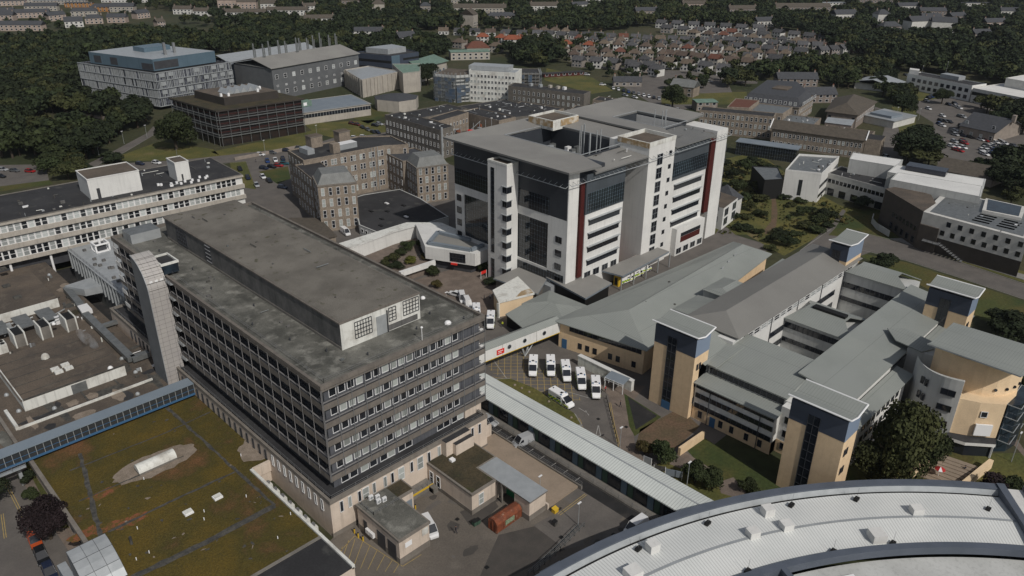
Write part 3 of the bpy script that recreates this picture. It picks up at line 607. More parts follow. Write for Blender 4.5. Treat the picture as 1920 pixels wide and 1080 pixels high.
for i,(x,w,t) in enumerate(((-26.5,2.6,0),(-22.2,2.6,1),(-16.6,2.6,1),(-10.9,2.8,1))):
    R=thing('cooling_unit','white louvred rooftop cooling unit, '+lab[i],'cooling unit',(x,101,4.4),0,'cooling units behind the front plant room')
    b=MB()
    if t: b.box(x-1.2,x-.9,99,104,4.4,8.0,'white_dirty'); b.box(x+1.0,x+1.3,99,104,4.4,8.0,'white_dirty'); b.box(x-.9,x+1.0,99.2,103.8,4.4,7.6,'concrete'); part(b,'casing',R); b=MB(); b.box(x-.9,x+1.0,99.3,103.7,7.6,7.7,'black'); part(b,'fan_deck',R)
    else: b.box(x-1.4,x+1.4,98.5,101.5,4.4,6.6,'white_dirty'); part(b,'casing',R); b=MB(); [b.tube((x-.7+1.4*(k%2),99.3+1.4*(k//2),6.6),(x-.7+1.4*(k%2),99.3+1.4*(k//2),6.75),.5,'black',10) for k in range(4)]; part(b,'fan',R)
random.seed(8); R=thing('pipework','tangle of silver pipes and small chillers between the cooling units','pipework',(-16,106,4.4)); b=MB()
for i in range(16): x=random.uniform(-25,-8);y=random.uniform(104,112); b.tube((x,y,5.2+random.random()),(x+random.uniform(-5,5),y+random.choice((0,0,3)),5.2+random.random()),.16,'metal_light',6)
for i in range(12): x=random.uniform(-24,-9);y=random.uniform(102,111); b.box(x,x+1.3,y,y+1,4.4,5.4+random.random(),random.choice(('plastic_white','metal_light','metal_duct')))
for i in range(3): b.box(-26+i*5.3,-22.5+i*5.3,105,113,6.2,6.35,'metal_duct')
part(b,'pipe',R)
# ================================================================ 6 tall white and black ward tower (two blocks)
R=thing('ward_tower','tall white and dark glass hospital tower with two butterfly grey roofs, centre','hospital block',(134,54,0))
b=MB(); b.mat('white_wall')
# block 1 white frame around two glass panels on the west face
b.box(95.5,119,31.5,77.3,0,8,'white_wall'); b.box(95.5,119,31.5,38.3,8,24,'white_wall'); b.box(95.5,119,73.1,77.3,8,24,'white_wall'); b.box(95.5,119,38.3,73.1,21.5,24,'white_wall')
b.box(95.9,119,38.3,73.1,8,21.5,'panel_dark'); b.box(119,141,44,77.3,0,30,'grey_render'); b.box(131,141,44,77.3,30,37,'grey_render'); b.box(119,131,70.5,77.3,30,37,'grey_render'); b.box(118.3,119,31.3,44,0,33,'white_wall')
b.box(95.5,99.6,31.2,31.5,0,37.2,'white_wall'); b.box(101.8,118.4,30.4,31.5,4.5,24.6,'white_wall'); b.box(101.8,118.4,30.5,31.5,0,4.5,'white_wall'); b.box(99.6,101.8,31.6,32.5,0,34,'concrete')
part(b,'wall',R)
def hollow(b,x0,x1,y0,y1,z0,z1,a,c,d,e,m):
    b.box(x0,a,y0,y1,z0,z1,m); b.box(c,x1,y0,y1,z0,z1,m) if x1>c else None; b.box(a,min(c,x1),y0,d,z0,35.5,m); b.box(a,min(c,x1),e,y1,z0,z1,m)
b=MB(); b.box(95.5,119,31.5,77.3,24,30,'dark_clad'); hollow(b,95.5,119,31.5,77.3,30,37.2,110.5,119,40,70.5,'dark_clad'); b.box(101.5,118.4,30.2,31.5,24.6,36,'dark_clad_s'); part(b,'cladding',R)
b=MB(); b.box(95.75,95.9,38.3,50,8,21.5,'curtain_glass'); b.box(95.75,95.9,57.7,73.1,8,21.5,'curtain_glass'); part(b,'curtain_wall',R)
b=MB(); b.box(95.42,95.5,38,77,24,29,'curtain_glass'); b.box(102.2,118.2,30.12,30.2,25,30.5,'curtain_glass_s'); b.box(140.8,160.6,29.72,29.8,26.5,31,'curtain_glass_s'); part(b,'curtain_wall',R)
b=MB(); b.box(95.44,95.5,32,38.2,4.6,7.6,'curtain_glass'); b.box(95.4,95.5,38.2,50,4.4,7.2,'curtain_glass'); part(b,'curtain_wall',R)
b=MB(); b.box(100.0,101.9,30.7,31.6,6,33.5,'red_clad'); part(b,'red_fin',R); b=MB(); b.box(162.2,164.8,29.9,31.2,10,34.5,'red_clad'); part(b,'red_fin',R)
b=MB(); [b.box(171.6,172.8,30.3,32.6,4.0+4.2*k,6.0+4.2*k,'dark_frame') for k in range(7)]; part(b,'window_hood',R)
# west stair tower
b=MB(); b.box(91,95.5,50,57.7,0,36,'white_wall'); ring(b,90.95,95.5,49.95,57.75,36,36.6,.4,'white_dirty'); b.box(91.4,95.4,50.3,57.3,36,36.1,'brown_roof'); part(b,'stair_shaft',R)
b=MB(); b.box(90.93,91,55,56.4,9,34.6,'curtain_glass'); b.box(90.93,91,55,56.4,0,7,'curtain_glass'); part(b,'curtain_wall',R)
wins(R,'S',49.98,[91.9],[3.4+4.15*k for k in range(7)],1.7,1.7,'dark2'); wins(R,'W',90.97,[50.8],[3.4+4.15*k for k in range(7)],1.5,1.7,'dark2')
wins(R,'W',95.47,[75.4],[6.9+4.0*k for k in range(4)],1.9,1.9,'dark2'); wins(R,'W',95.47,[34.2],[5+4.0*k for k in range(4)],2.2,1.7,'dark2')
b=MB()
for k in range(7): b.box(90.7,93.0,49.7,52,5.15+4.15*k,5.3+4.15*k,'metal_light')
part(b,'window_hood',R)
# strip windows, block 1 south
for k in range(4):
    z=8.9+4.05*k; wins(R,'S',30.38,[110.2],[z],13.6,1.5,'strip')
    b=MB(); b.box(103,117.5,29.6,30.4,z+1.75,z+1.9,'metal_light'); part(b,'sun_shade',R)
wins(R,'S',30.4,[103.9,107.8,111.8,115.8],[5.0],2.6,1.9,'grey')
# middle shaft
b=MB(); b.box(128,141,29.5,44,0,38.6,'white_wall'); ring(b,127.9,141.1,29.4,41,38.6,39.8,.4,'white_dirty'); part(b,'lift_shaft',R)
b=MB(); b.box(127.82,127.9,29.4,41,38.2,39.7,'rust_stain'); b.box(128.3,140.7,29.8,40.6,38.6,38.7,'brown_roof'); part(b,'roof',R)
for k in range(8):
    wins(R,'S',29.48,[133.6],[3+4.2*k],2.6,3.2,'grey'); wins(R,'S',29.48,[138.9],[5+4.2*k],1.2,1.2,'dark')
b=MB(); b.box(119,128,40.5,44,0,9,'red_brick'); part(b,'brick_panel',R)
# block 2
b=MB(); b.box(141,161,30.2,77.3,0,31,'white_wall'); b.box(161,165,31.2,77.3,0,29.5,'concrete'); b.box(161,165,31.2,42,29.5,36,'concrete'); b.box(165.2,171.6,30,77.3,0,36.8,'white_wall'); b.box(145,161,28.3,30.2,0,9.2,'white_wall'); part(b,'wall',R)
b=MB(); b.box(140.6,160.8,29.8,77.3,25.6,29.5,'dark_clad_s'); hollow(b,140.6,160.8,29.8,77.3,29.5,36,152.5,160.8,42,62,'dark_clad_s'); part(b,'cladding',R)
b=MB(); b.box(147.5,158.5,28.2,28.3,4.2,6.0,'red_clad'); part(b,'brick_panel',R)
wins(R,'S',28.28,[153],[6.2],11,1.1,'strip'); wins(R,'S',28.28,[147,151,155,159],[.6],2.6,1.8,'grey')
for k in range(4):
    z=9.9+4.05*k; wins(R,'S',30.18,[151.3],[z],15,1.5,'strip')
    b=MB(); b.box(143.4,159.2,29.5,30.2,z+1.75,z+1.9,'metal_light'); part(b,'sun_shade',R)
wins(R,'E',171.63,[31.2],[4+4.2*k for k in range(7)],1.3,1.6,'dark')
# roofs
def slab(b,pts,th,m,under=None):
    "thin sloping roof slab over 3-d points"
    P=[Vector(p) for p in pts]; a=sum(P[k].x*P[(k+1)%len(P)].y-P[(k+1)%len(P)].x*P[k].y for k in range(len(P)))
    if a<0: P=P[::-1]
    b.face(P,m); b.mat(under or m); D=Vector((0,0,-th)); b.face([p+D for p in P[::-1]])
    for k in range(len(P)): q=P[(k+1)%len(P)]; b.face([P[k]+D,q+D,q,P[k]])
def kroof(x0,x1,y0,y1,cx0,cx1,cy0,cy1,z,up):
    b=MB(); 
    slab(b,[(x0,y0,z+up),(cx0,cy0,z),(cx0,cy1,z),(x0,y1,z+up)],.55,'roof_grey','roof_grey_dk')
    slab(b,[(x0,y1,z+up),(cx0,cy1,z),(cx1,cy1,z),(x1,y1,z+up)],.55,'roof_grey','roof_grey_dk')
    slab(b,[(x1,y1,z+up),(cx1,cy1,z),(cx1,cy0,z),(x1,cy0,z+up*.6)],.55,'roof_grey','roof_grey_dk')
    part(b,'roof',R)
    b=MB(); b.box(cx0,cx1,cy0-1,cy1,z-7.4,z-7.2,'dark_roof'); ring(b,cx0-.05,cx1+.05,cy0-.05,cy1+.05,z-7.2,z-.6,.2,'dark_clad'); ring(b,cx0-.3,cx1+.3,cy0-.2,cy1+.3,z+.0,z+.14,.25,'metal_light'); part(b,'roof_well',R)
kroof(92.8,142,29,79,110.5,131,40,70.5,37.6,.9)
kroof(141,176,29.3,76,152.5,165.5,42,62,37.9,1.2)
b=MB(); slab(b,[(92.8,29,38.5),(105,28.2,38.1),(110.5,40,37.6)],.55,'roof_grey','roof_grey_dk'); part(b,'roof',R)
b=MB(); slab(b,[(104,29.4,36.0),(127.9,29.4,36.0),(127.9,41,36.6),(108,41,36.6)],.4,'roof_grey','roof_grey_dk'); slab(b,[(141.2,29,36.2),(163,29,36.2),(163,42,36.9),(141.2,42,36.9)],.4,'roof_grey_dk'); part(b,'lower_roof',R)
b=MB(); b.box(126.5,138.4,65.5,76,37,39.4,'white_dirty'); ring(b,126.4,138.5,65.4,76.1,39.4,40.2,.4,'white_dirty'); b.box(126.32,126.4,65.4,76.1,38,40,'rust_stain'); b.box(130,138.5,65.3,65.4,38,40,'rust_stain'); b.box(126.9,138,65.9,75.6,39.4,39.5,'brown_roof'); part(b,'plant_shaft',R)
b=MB(); random.seed(4)
for i in range(9): x=119+random.uniform(-3,4);y=46+random.uniform(-4,5); b.tube((x,y,30),(x,y,41.5+random.random()*1.5),.16,'metal_light',6)
for i in range(4): x=160+random.uniform(-2,2);y=47+random.uniform(-3,3); b.tube((x,y,34),(x,y,41.5),.15,'metal_light',6)
part(b,'flue',R)
b=MB()
for i in range(34): x=random.uniform(112,129);y=random.uniform(46,68); b.box(x,x+1.8,y,y+1.3,30.5,31.8+random.random()*1.8,random.choice(('plastic_white','metal_light','metal_duct')))
b.box(113,121,56,66,30.5,33.4,'white_paint'); [b.box(153+i*2.5,154.6+i*2.5,48+(i%3)*3,50+(i%3)*3,30.5,32.5,'metal_duct') for i in range(4)]; part(b,'plant_unit',R)
clutter(R,106,126,31,39,36.6,8,21,.8); clutter(R,143,162,31,41,36.9,8,22,.8)
# maintenance rail on brackets round the top
b=MB(); b.mat('metal_light')
def railrun(a,c,z,out):
    b.tube((a[0]+out[0],a[1]+out[1],z),(c[0]+out[0],c[1]+out[1],z),.11,'metal_light',5); L=math.dist(a,c); n=int(L/1.9)
    for i in range(n+1):
        x=a[0]+(c[0]-a[0])*i/n;y=a[1]+(c[1]-a[1])*i/n; b.tube((x,y,z+.55),(x+out[0],y+out[1],z),.07,'metal_light',4)
railrun((95.4,58),(95.4,77.3),33.5,(-1.3,0)); railrun((95.4,31.2),(95.4,49.8),33.5,(-1.3,0)); railrun((95,31.2),(128,30.2),34.2,(0,-1.4)); railrun((127.9,29.5),(141,29.5),35.2,(0,-1.3)); railrun((141,29.8),(171.6,29.8),34.8,(0,-1.3))
part(b,'maintenance_rail',R)
b=MB(); b.box(95.2,117,26,31,33.6,33.75,'black'); 
# ---------------------------------------------------------------- canopies at the foot of the tower
def slabthing(name,label,cat,pts,z,th,m,wallm=None,inset=.8,loc=None,walls=True,slope=0):
    c=(sum(p[0] for p in pts)/len(pts),sum(p[1] for p in pts)/len(pts)); R=thing(name,label,cat,(c[0],c[1],0)); b=MB(); b.prism(pts,z,z+th,'metal_bluegrey',top=m); part(b,'roof',R)
    if walls:
        q=[(p[0]+(c[0]-p[0])/math.dist(p,c)*inset,p[1]+(c[1]-p[1])/math.dist(p,c)*inset) for p in pts]; b=MB(); b.prism(q,0,z,wallm or 'white_wall'); part(b,'wall',R)
    return R
slabthing('entrance_canopy','light grey flat canopy roof at the foot of the white stair shaft','canopy',[(84.8,49),(95.4,49.3),(95.4,38),(86.5,33.2)],4.4,.4,'roof_grey','granite_dk')
R=slabthing('side_wing','square grey-roofed dark-sided wing in front of the ward tower','building',[(92.8,21.5),(105.6,22.7),(107.2,37.4),(95.2,38.3)],4.9,.5,'roof_grey','black')
b=MB(); b.box(93.2,95.5,34.5,37.8,.3,4.2,'metal_light'); part(b,'shutter',R)
R=thing('ambulance_canopy','long dark flat canopy over the parked ambulances below the ward tower','canopy',(122,28,0))
b=MB(); b.prism([(110.5,31),(111.9,23.8),(136.8,25.1),(136.8,29.8)],4.7,5.2,'metal_bluegrey',top='roof_grey'); part(b,'roof',R); b=MB(); [b.box(112.5+i*6,112.8+i*6,24.5,24.8,0,4.7,'metal_light') for i in range(5)]; part(b,'post',R)
b=MB(); b.box(111,137,30.6,31.2,0,4.6,'beige_wall'); part(b,'wall',R)
R=thing('kiosk','small white-roofed hut with a rust-stained edge and beige wall','building',(83,40,0))
b=MB(); b.prism([(75.6,37.2),(79.3,43),(90.3,44.6),(86,34.4)],0,4.3,'ashlar'); part(b,'wall',R); b=MB(); b.prism([(75.3,37),(79.1,43.3),(90.6,44.9),(86.2,34.1)],4.3,4.9,'white_dirty',top='white_dirty'); part(b,'roof',R); b=MB(); b.face([(80.5,35.7,4.93),(86.0,34.3,4.93),(87.2,36.8,4.93),(84.5,37.4,4.93)],'rust_stain'); b.box(75.2,75.6,36.8,37.6,0,4.3,'white_dirty'); part(b,'stain',R)
R=thing('ambulance_hall','pale green low hipped roof beside the rust-stained hut','building',(80,26,0))
b=MB(); b.box(73.6,90,20.5,32,0,3.6,'black'); part(b,'wall',R); b=MB(); slab(b,[(70,20.4,3.9),(73,32,3.9),(79.6,32,4.5),(79.8,20.2,4.5)],.25,'seam_x'); slab(b,[(79.6,32.6,4.4),(79.8,17.2,4.4),(84,24.5,5.8),(83.5,27,5.8)],.25,'seam_x'); slab(b,[(79.8,17.2,4.4),(91.5,17.5,4.4),(84,24.5,5.8)],.25,'seam_y'); slab(b,[(91.5,17.5,4.4),(91,33,4.4),(83.5,27,5.8),(84,24.5,5.8)],.25,'seam_x'); slab(b,[(91,33,4.4),(79.6,32.6,4.4),(83.5,27,5.8)],.25,'seam_y'); part(b,'roof',R)
# ---------------------------------------------------------------- entrance building with roof garden
R=thing('entrance_building','white entrance building with a prow-shaped front and walled garden','building',(86,80,0))
b=MB(); b.prism([(64,98.5),(64,92.5),(84,95),(93.2,94.3),(98.9,88.9),(100.3,91),(92.4,98.5)],0,5.9,'white_wall'); b.prism([(82.4,76.6),(89.5,61.8),(95.4,62),(95.4,77),(95.4,90),(92.5,94)],3.0,7.0,'white_wall'); b.prism([(84,76),(89.8,64),(95.3,64),(95.3,90)],0,3.0,'panel_dark'); part(b,'wall',R)
b=MB(); b.prism([(63.7,98.7),(63.7,92.4),(84,94.7),(93.2,94.0),(95,90),(95.4,78),(100.3,78),(100.6,91),(92.4,98.8)],5.9,6.15,'white_wall',top='white_dirty'); part(b,'roof',R)
b=MB(); b.prism([(84,77),(89.9,63.5),(95,64.2),(95,79),(92.5,84)],7.0,7.05,'roof_grey'); 
for p,q in (((84.2,77),(89.8,64)),((89.8,64),(95,64.2)),((84.2,77),(92,82)),((92,82),(95,70))): 
    d=Vector((q[0]-p[0],q[1]-p[1],0)).normalized();n=Vector((-d.y,d.x,0))*.55; b.prism([(p[0]+n.x,p[1]+n.y),(p[0]-n.x,p[1]-n.y),(q[0]-n.x,q[1]-n.y),(q[0]+n.x,q[1]+n.y)],7.1,8.0,'metal_bluegrey')
part(b,'roof_screen',R)
d=Vector((89.5-82.4,61.8-76.6,0)); ang=math.atan2(d.y,d.x)
b=MB()
p0=Vector((82.4,76.6,0)); dn=d.normalized(); nn=Vector((dn.y,-dn.x,0))
def onface(b,t0,t1,z0,z1,o,m):
    a=p0+dn*t0;c=p0+dn*t1; b.prism([(a.x,a.y),(c.x,c.y),(c.x+nn.x*o,c.y+nn.y*o),(a.x+nn.x*o,a.y+nn.y*o)],z0,z1,m)
onface(b,8.2,13.2,3.5,6.2,.08,'glass_dark')
for i in range(6): onface(b,8.2+i,8.26+i,3.5,6.2,.13,'dark_frame')
for z in (3.5,4.8,6.2): onface(b,8.15,13.3,z-.04,z+.04,.13,'dark_frame')
part(b,'window',R)
b=MB(); onface(b,8.6,10.6,2.5,3.0,.5,'red_sign'); part(b,'sign_board',R)
b=MB(); b.prism([(69.3,71.7),(81.9,71.2),(82.3,72.3),(69.3,72.9)],2.6,4.0,'white_wall'); b.prism([(70,72.9),(82.3,72.3),(82.5,75),(70,75)],1.95,2.1,'soil'); part(b,'garden_parapet',R)
b=MB(); b.prism([(64,92.4),(64,73),(82,72.6),(86,84),(92.5,94.2),(84,94.7)],0,1.9,'paving'); part(b,'roof_garden_bed',R)
# red entrance sign on posts
R=thing('sign','small red freestanding sign on posts at the entrance plaza','sign',(89.8,58.6,0)); b=MB(); b.box(88.7,91,58.5,58.62,1.5,2.4,'red_sign'); part(b,'panel',R); b=MB(); b.box(88.7,88.8,58.48,58.64,0,2.4,'white_paint'); b.box(90.9,91,58.48,58.64,0,2.4,'white_paint'); part(b,'post',R)
# ================================================================ 7 right-hand complex
R=thing('casualty_department','large low hipped grey-green metal roof with tan brick walls, right of the ambulance yard','building',(110,4,0))
b=MB(); b.prism([(75.6,15.5),(79.8,-7.4),(152,.8),(152,12)],0,7.2,'tan_brick'); part(b,'wall',R)
b=MB(); A=(74.4,16.6,7.3);B=(79,-8.6,7.3);C=(153.2,-.2,7.3);D=(153.4,13,7.3); r0=(88,3.8,10.2);r1=(147,6.5,10.2)
slab(b,[A,B,r0],.2,'seam_y'); slab(b,[B,C,r1,r0],.2,'seam_x'); slab(b,[C,D,r1],.2,'seam_y'); slab(b,[D,A,r0,r1],.2,'seam_x'); part(b,'roof',R)
for side,x,ys,zs,w in (('W',76.2,(12.5,10.5,8.5,6.5,4.5,2.5),5.0,1.5),('W',77.4,(0,-2,-4,-6),5.0,1.5)):
    pass
dn=Vector((4.2,-22.9,0)).normalized(); p0=Vector((75.6,15.5,0)); nn=Vector((dn.y,-dn.x,0)); b=MB()
onface(b,3,22.5,5.3,6.8,.07,'glass_dark'); [onface(b,3+i*1.3,3.1+i*1.3,5.3,6.8,.12,'dark_frame') for i in range(16)]
[onface(b,3.5+i*2.1,4.6+i*2.1,1.2,2.8,.07,'glass_dark') for i in (1,2,3,5,6,8)]; onface(b,1,2.4,0,2.6,.08,'blue_paint'); part(b,'window_band',R)
b=MB(); [b.dome(p,.35,.25,'joint') for p in ((95,3.8,9.9),(110,7,9.6),(101,-1,8.9))]; [b.box(p[0],p[0]+1.3,p[1],p[1]+.12,p[2],p[2]+.5,'metal_light') for p in ((128,2,9.3),(133,3,9.5),(138,4,9.7))]; part(b,'roof_vent',R)
# entrance porch of casualty with glazed lean-to
R=thing('glass_porch','small glazed lean-to porch on white frames beside the casualty wall','porch',(72,-6,0)); b=MB(); slab(b,[(69,-4.5,2.7),(69.5,-9.5,2.7),(72.3,-9.3,3.2),(71.8,-4.3,3.2)],.08,'metal_bluegrey'); part(b,'roof',R); b=MB(); [b.box(x,x+.12,y,y+.12,0,2.8,'white_paint') for x,y in ((69.1,-4.7),(69.6,-9.4),(69.3,-7))]; rail(b,[(69,-4.5),(69.5,-9.4)],1.7,1,1.2,'white_paint'); part(b,'post',R)
b=MB(); b.box(72,73,-10,6,0,2.6,'white_dirty'); b.box(71.9,73.1,-10.1,6.1,2.6,2.8,'white_wall'); part(b,'screen_wall',R)
# main maternity style complex
R=thing('treatment_complex','large complex of grey metal roofs, white walls and dark window bands at right','hospital block',(110,-25,0))
# long ridge block (west to east along x)
b=MB(); b.box(86.5,151.5,-25.6,-12.8,0,13.6,'white_wall'); b.box(74.5,86.5,-25,-13.5,0,12.4,'white_wall'); part(b,'wall',R)
b=MB(); gable(b,88.5,151.5,-25.5,-12.9,14.3,2.2,'x',hip=6,m='seam_brown',e=.9); part(b,'roof',R)
b=MB(); gable(b,76,90,-25.2,-13.6,12.4,1.9,'x',hip=0,m='seam_x',e=.5); part(b,'roof',R)
b=MB(); b.box(86.5,151.5,-25.63,-25.6,11.6,13.5,'grey_render'); part(b,'wall_panel',R)
wins(R,'S',-25.6,[91+i*3.1 for i in range(19)],[11.9],2.2,1.2,'office'); wins(R,'S',-25.6,[112,131],[7.5],16,1.4,'strip'); wins(R,'S',-25.6,[112,131],[3.8],16,1.4,'strip'); wins(R,'S',-25.6,[80,83],[8.5],1.1,1.5,'dark')
b=MB()
for x in (91.2,104,117,130,143): b.tube((x,-25.75,0),(x,-25.75,14),.09,'dark_frame',6)
part(b,'downpipe',R)
# cross wing front (I4), runs along y
b=MB(); b.box(77.5,91.5,-47,-25.6,0,11,'white_wall'); b.box(77.45,77.5,-47,-25.6,0,3.6,'tan_brick'); part(b,'wall',R)
b=MB(); slab(b,[(77.3,-25.6,11.6),(92.6,-25.6,13.4),(92.6,-43,13.4),(77.3,-43.5,11.6)],.3,'seam_y'); slab(b,[(76.3,-21,12.4),(88,-21,12.9),(88,-27.8,12.9),(76.3,-27.8,12.4)],.3,'seam_y'); part(b,'roof',R)
b=MB(); b.box(73.5,77.5,-43.5,-25.2,0,8.9,'white_wall'); b.box(73.4,77.5,-43.5,-25.2,0,2.9,'tan_brick'); slab(b,[(72.9,-43.8,9.0),(72.9,-24.9,9.0),(78,-24.9,9.7),(78,-43.8,9.7)],.25,'seam_y'); part(b,'bay',R)
for z in (2.95,5.6,8.0): pass
for z0,z1 in ((3.0,4.1),(5.5,6.6),(7.8,8.7)):
    b=MB(); b.box(73.3,73.4,-43.3,-25.6,z0,z1,'glass_dark'); 
    for i in range(15): b.box(73.22,73.32,-43.3+i*1.26,-43.2+i*1.26,z0,z1,'dark_frame')
    part(b,'window_band',R)
b=MB(); b.box(77.3,77.4,-43,-26,9.9,11.2,'glass_dark')
for i in range(14): b.box(77.2,77.32,-43+i*1.26,-42.9+i*1.26,9.9,11.2,'dark_frame')
part(b,'window_band',R)
b=MB()
for y in (-29,-40.5): b.tube((73.2,y,0),(73.2,y,9),.09,'dark_frame',6)
part(b,'downpipe',R)
wins(R,'W',73.38,[-27.2,-32.2,-34.8,-38.2,-41.2],[.9],.8,1.5,'dark2'); wins(R,'W',74.47,[-23.4,-22.2],[3.9,7.2,10.4],.8,1.5,'dark'); 
b=MB(); b.box(73.3,73.4,-30.9,-29.6,0,2.3,'blue_paint'); part(b,'door',R)
b=MB(); b.box(75.5,77.5,-48,-43.5,0,10.8,'white_wall'); b.box(75.45,77.5,-48,-43.5,0,3,'tan_brick'); part(b,'wall',R); wins(R,'W',75.45,[-45.0,-46.3],[1.2,4.2,7.4],.8,1.4,'dark')
# long right wing (I6)
b=MB(); b.box(86,146,-53,-42,0,11.6,'white_wall'); part(b,'wall',R)
b=MB(); slab(b,[(85,-41.6,13.6),(146,-41.6,13.6),(146,-53,12.0),(85,-53.3,12.0)],.3,'seam_x'); slab(b,[(80,-53.3,10.6),(108,-53.3,10.6),(108,-57,9.9),(80,-57,9.9)],.25,'seam_x'); slab(b,[(119,-53.3,11.2),(146,-53.3,11.2),(146,-57.3,10.5),(119,-57.3,10.5)],.25,'seam_x'); slab(b,[(117.2,-46.9,13.9),(113.2,-50.3,13.7),(112.6,-56.1,13.4),(115.8,-57.6,13.4),(119,-56.4,13.4),(120,-49.6,13.8)],.25,'seam_y'); part(b,'roof',R)
b=MB(); b.box(82,105,-56.5,-53,0,9.6,'white_wall'); b.box(119.5,145.5,-56.8,-53,0,10.2,'white_wall'); b.box(113,118.5,-58.5,-53.1,0,13.1,'grey_render'); b.box(105,113,-53.3,-53.1,8,11.4,'glass_dark'); part(b,'wall',R)  # last box: dark sheet standing in for the shade of the recess
wins(R,'S',-56.55,[84+i*2.4 for i in range(8)],[1.4,4.6,7.6],1.2,1.4,'dark'); wins(R,'W',86,[-50.6,-48.9],[5,8.4],1,1.4,'dark')
# cross wings between (courtyards)
for x0,x1,zr in ((110.5,124,11.6),(143,152.5,13.6)):
    b=MB(); b.box(x0+.6,x1-.6,-42,-25.6,0,zr-1,'grey_render'); part(b,'wall',R)
    b=MB(); xm=(x0+x1)/2; slab(b,[(x0,-42,zr-.6),(xm-1.5,-38,zr+1.1),(xm-1.5,-28,zr+1.1),(x0,-25.7,zr-.6)],.25,'seam_y'); slab(b,[(x1,-42,zr-.6),(xm+1.5,-38,zr+1.1),(xm+1.5,-28,zr+1.1),(x1,-25.7,zr-.6)],.25,'seam_y'); slab(b,[(xm-1.5,-38,zr+1.1),(xm-1.5,-28,zr+1.1),(xm+1.5,-28,zr+1.1),(xm+1.5,-38,zr+1.1)],.25,'seam_x'); part(b,'roof',R)
b=MB(); b.box(116.6,118.4,-37.5,-29.5,12.5,13.3,'black'); part(b,'rooflight',R)
for x in (110.9,143.4):
    for z0,z1 in ((8.4,9.9),(4.6,5.8)):
        b=MB(); b.box(x+.1,x+.2,-41.8,-25.8,z0,z1,'glass_dark'); 
        for i in range(13): b.box(x,x+.12,-41.8+i*1.25,-41.7+i*1.25,z0,z1,'dark_frame')
        part(b,'window_band',R)
b=MB(); b.box(91.6,111,-42,-25.6,0,1.2,'grey_render'); b.box(124,143.5,-42,-25.6,0,1.2,'grey_render'); part(b,'courtyard_deck',R)
# north-side raised roofs between casualty and ridge block
b=MB(); b.box(98,106,-14.5,-4,6,10.2,'grey_render'); b.box(110,119,-12,-3.5,6,11.2,'grey_render'); b.box(86,150,-12.8,-7,0,7.4,'tan_brick'); part(b,'wall',R)
b=MB(); gable(b,97,107,-15,-4,10.2,1.6,'x',2,'seam_y',.6); part(b,'roof',R); b=MB(); gable(b,110,119.5,-12,-4,11.2,1.3,'x',2,'seam_y',.6); part(b,'roof',R); b=MB(); slab(b,[(84,-8,7.6),(150,-5,8.2),(150,-13,8.4),(84,-13,8.4)],.25,'seam_x'); part(b,'roof',R)
# blue-topped corner towers
def ctower(x0,x1,y0,y1,zt,label,blue=4.2,base=0,sw=True):
    R=thing('corner_tower',label,'stair tower',((x0+x1)/2,(y0+y1)/2,0),0,'blue-topped corner towers')
    b=MB(); b.box(x0,x1,y0,y1,base,zt-blue,'tan_brick'); b.box(x0-.02,x1+.02,y0-.02,y0+1.5,0,.01,'tan_brick'); part(b,'wall',R)
    b=MB(); b.box(x0-.03,x1+.03,y0-.03,y1+.03,zt-blue,zt,'blue_clad'); b.box(x0,x1,y0-.06,y0-.03,zt-blue,zt,'blue_clad_lt'); part(b,'cladding',R)
    ym=(y0+y1)/2+.6; b=MB(); b.box(x0-.09,x0-.03,ym-1.1,ym+1.1,.1,zt-1.6,'glass_dark')
    for i in range(int((zt-2)/1.9)): b.box(x0-.14,x0-.09,ym-1.1,ym+1.1,.9+i*1.9,1.0+i*1.9,'dark_frame')
    for y in (ym-1.15,ym,ym+1.05): b.box(x0-.14,x0-.09,y,y+.1,.1,zt-1.6,'dark_frame')
    part(b,'stair_window',R); b=MB(); b.box(x0-.16,x0-.09,ym-1.1,ym+1.1,0,1.9,'blue_paint'); part(b,'door',R)
    wins(R,'S',y0-.02,[x0+1.3,x0+2.3],[3.6,7.8,11.8],.5,1.3,'dark')
    b=MB(); ov=.6; xm=x0+(x1-x0)*.42; slab(b,[(x0-ov,y0-ov,zt+.9),(x0-ov,y1+ov,zt+.9),(xm,y1+ov,zt+.2),(xm,y0-ov,zt+.2)],.22,'seam_y','white_paint'); slab(b,[(xm,y0-ov,zt+.2),(xm,y1+ov,zt+.2),(x1+ov,y1+ov,zt+1.1),(x1+ov,y0-ov,zt+1.1)],.22,'seam_y','white_paint')
    b.tube((x0-ov,y0-ov,zt+.9),(x0-ov,y1+ov,zt+.9),.16,'white_paint',5); b.tube((x0-ov,y0-ov,zt+.9),(xm,y0-ov,zt+.2),.16,'white_paint',5); b.tube((xm,y0-ov,zt+.2),(x1+ov,y0-ov,zt+1.1),.16,'white_paint',5); b.tube((x1+ov,y0-ov,zt+1.1),(x1+ov,y1+ov,zt+1.1),.14,'white_paint',5); part(b,'roof',R)
ctower(72.2,77.5,-25,-14.8,19.4,'tan brick stair tower with dark blue top, nearest the ambulance yard')
ctower(66,71.5,-59.3,-49,19.6,'tan brick stair tower with dark blue top, behind the curved white roof')
ctower(133,138.5,-58.5,-49.2,19.6,'blue-topped stair tower above the far end of the right wing, near the road')
ctower(143,152.5,-25.6,-20.8,19.8,'blue-topped tower with winged roof beside the wild grass bank')
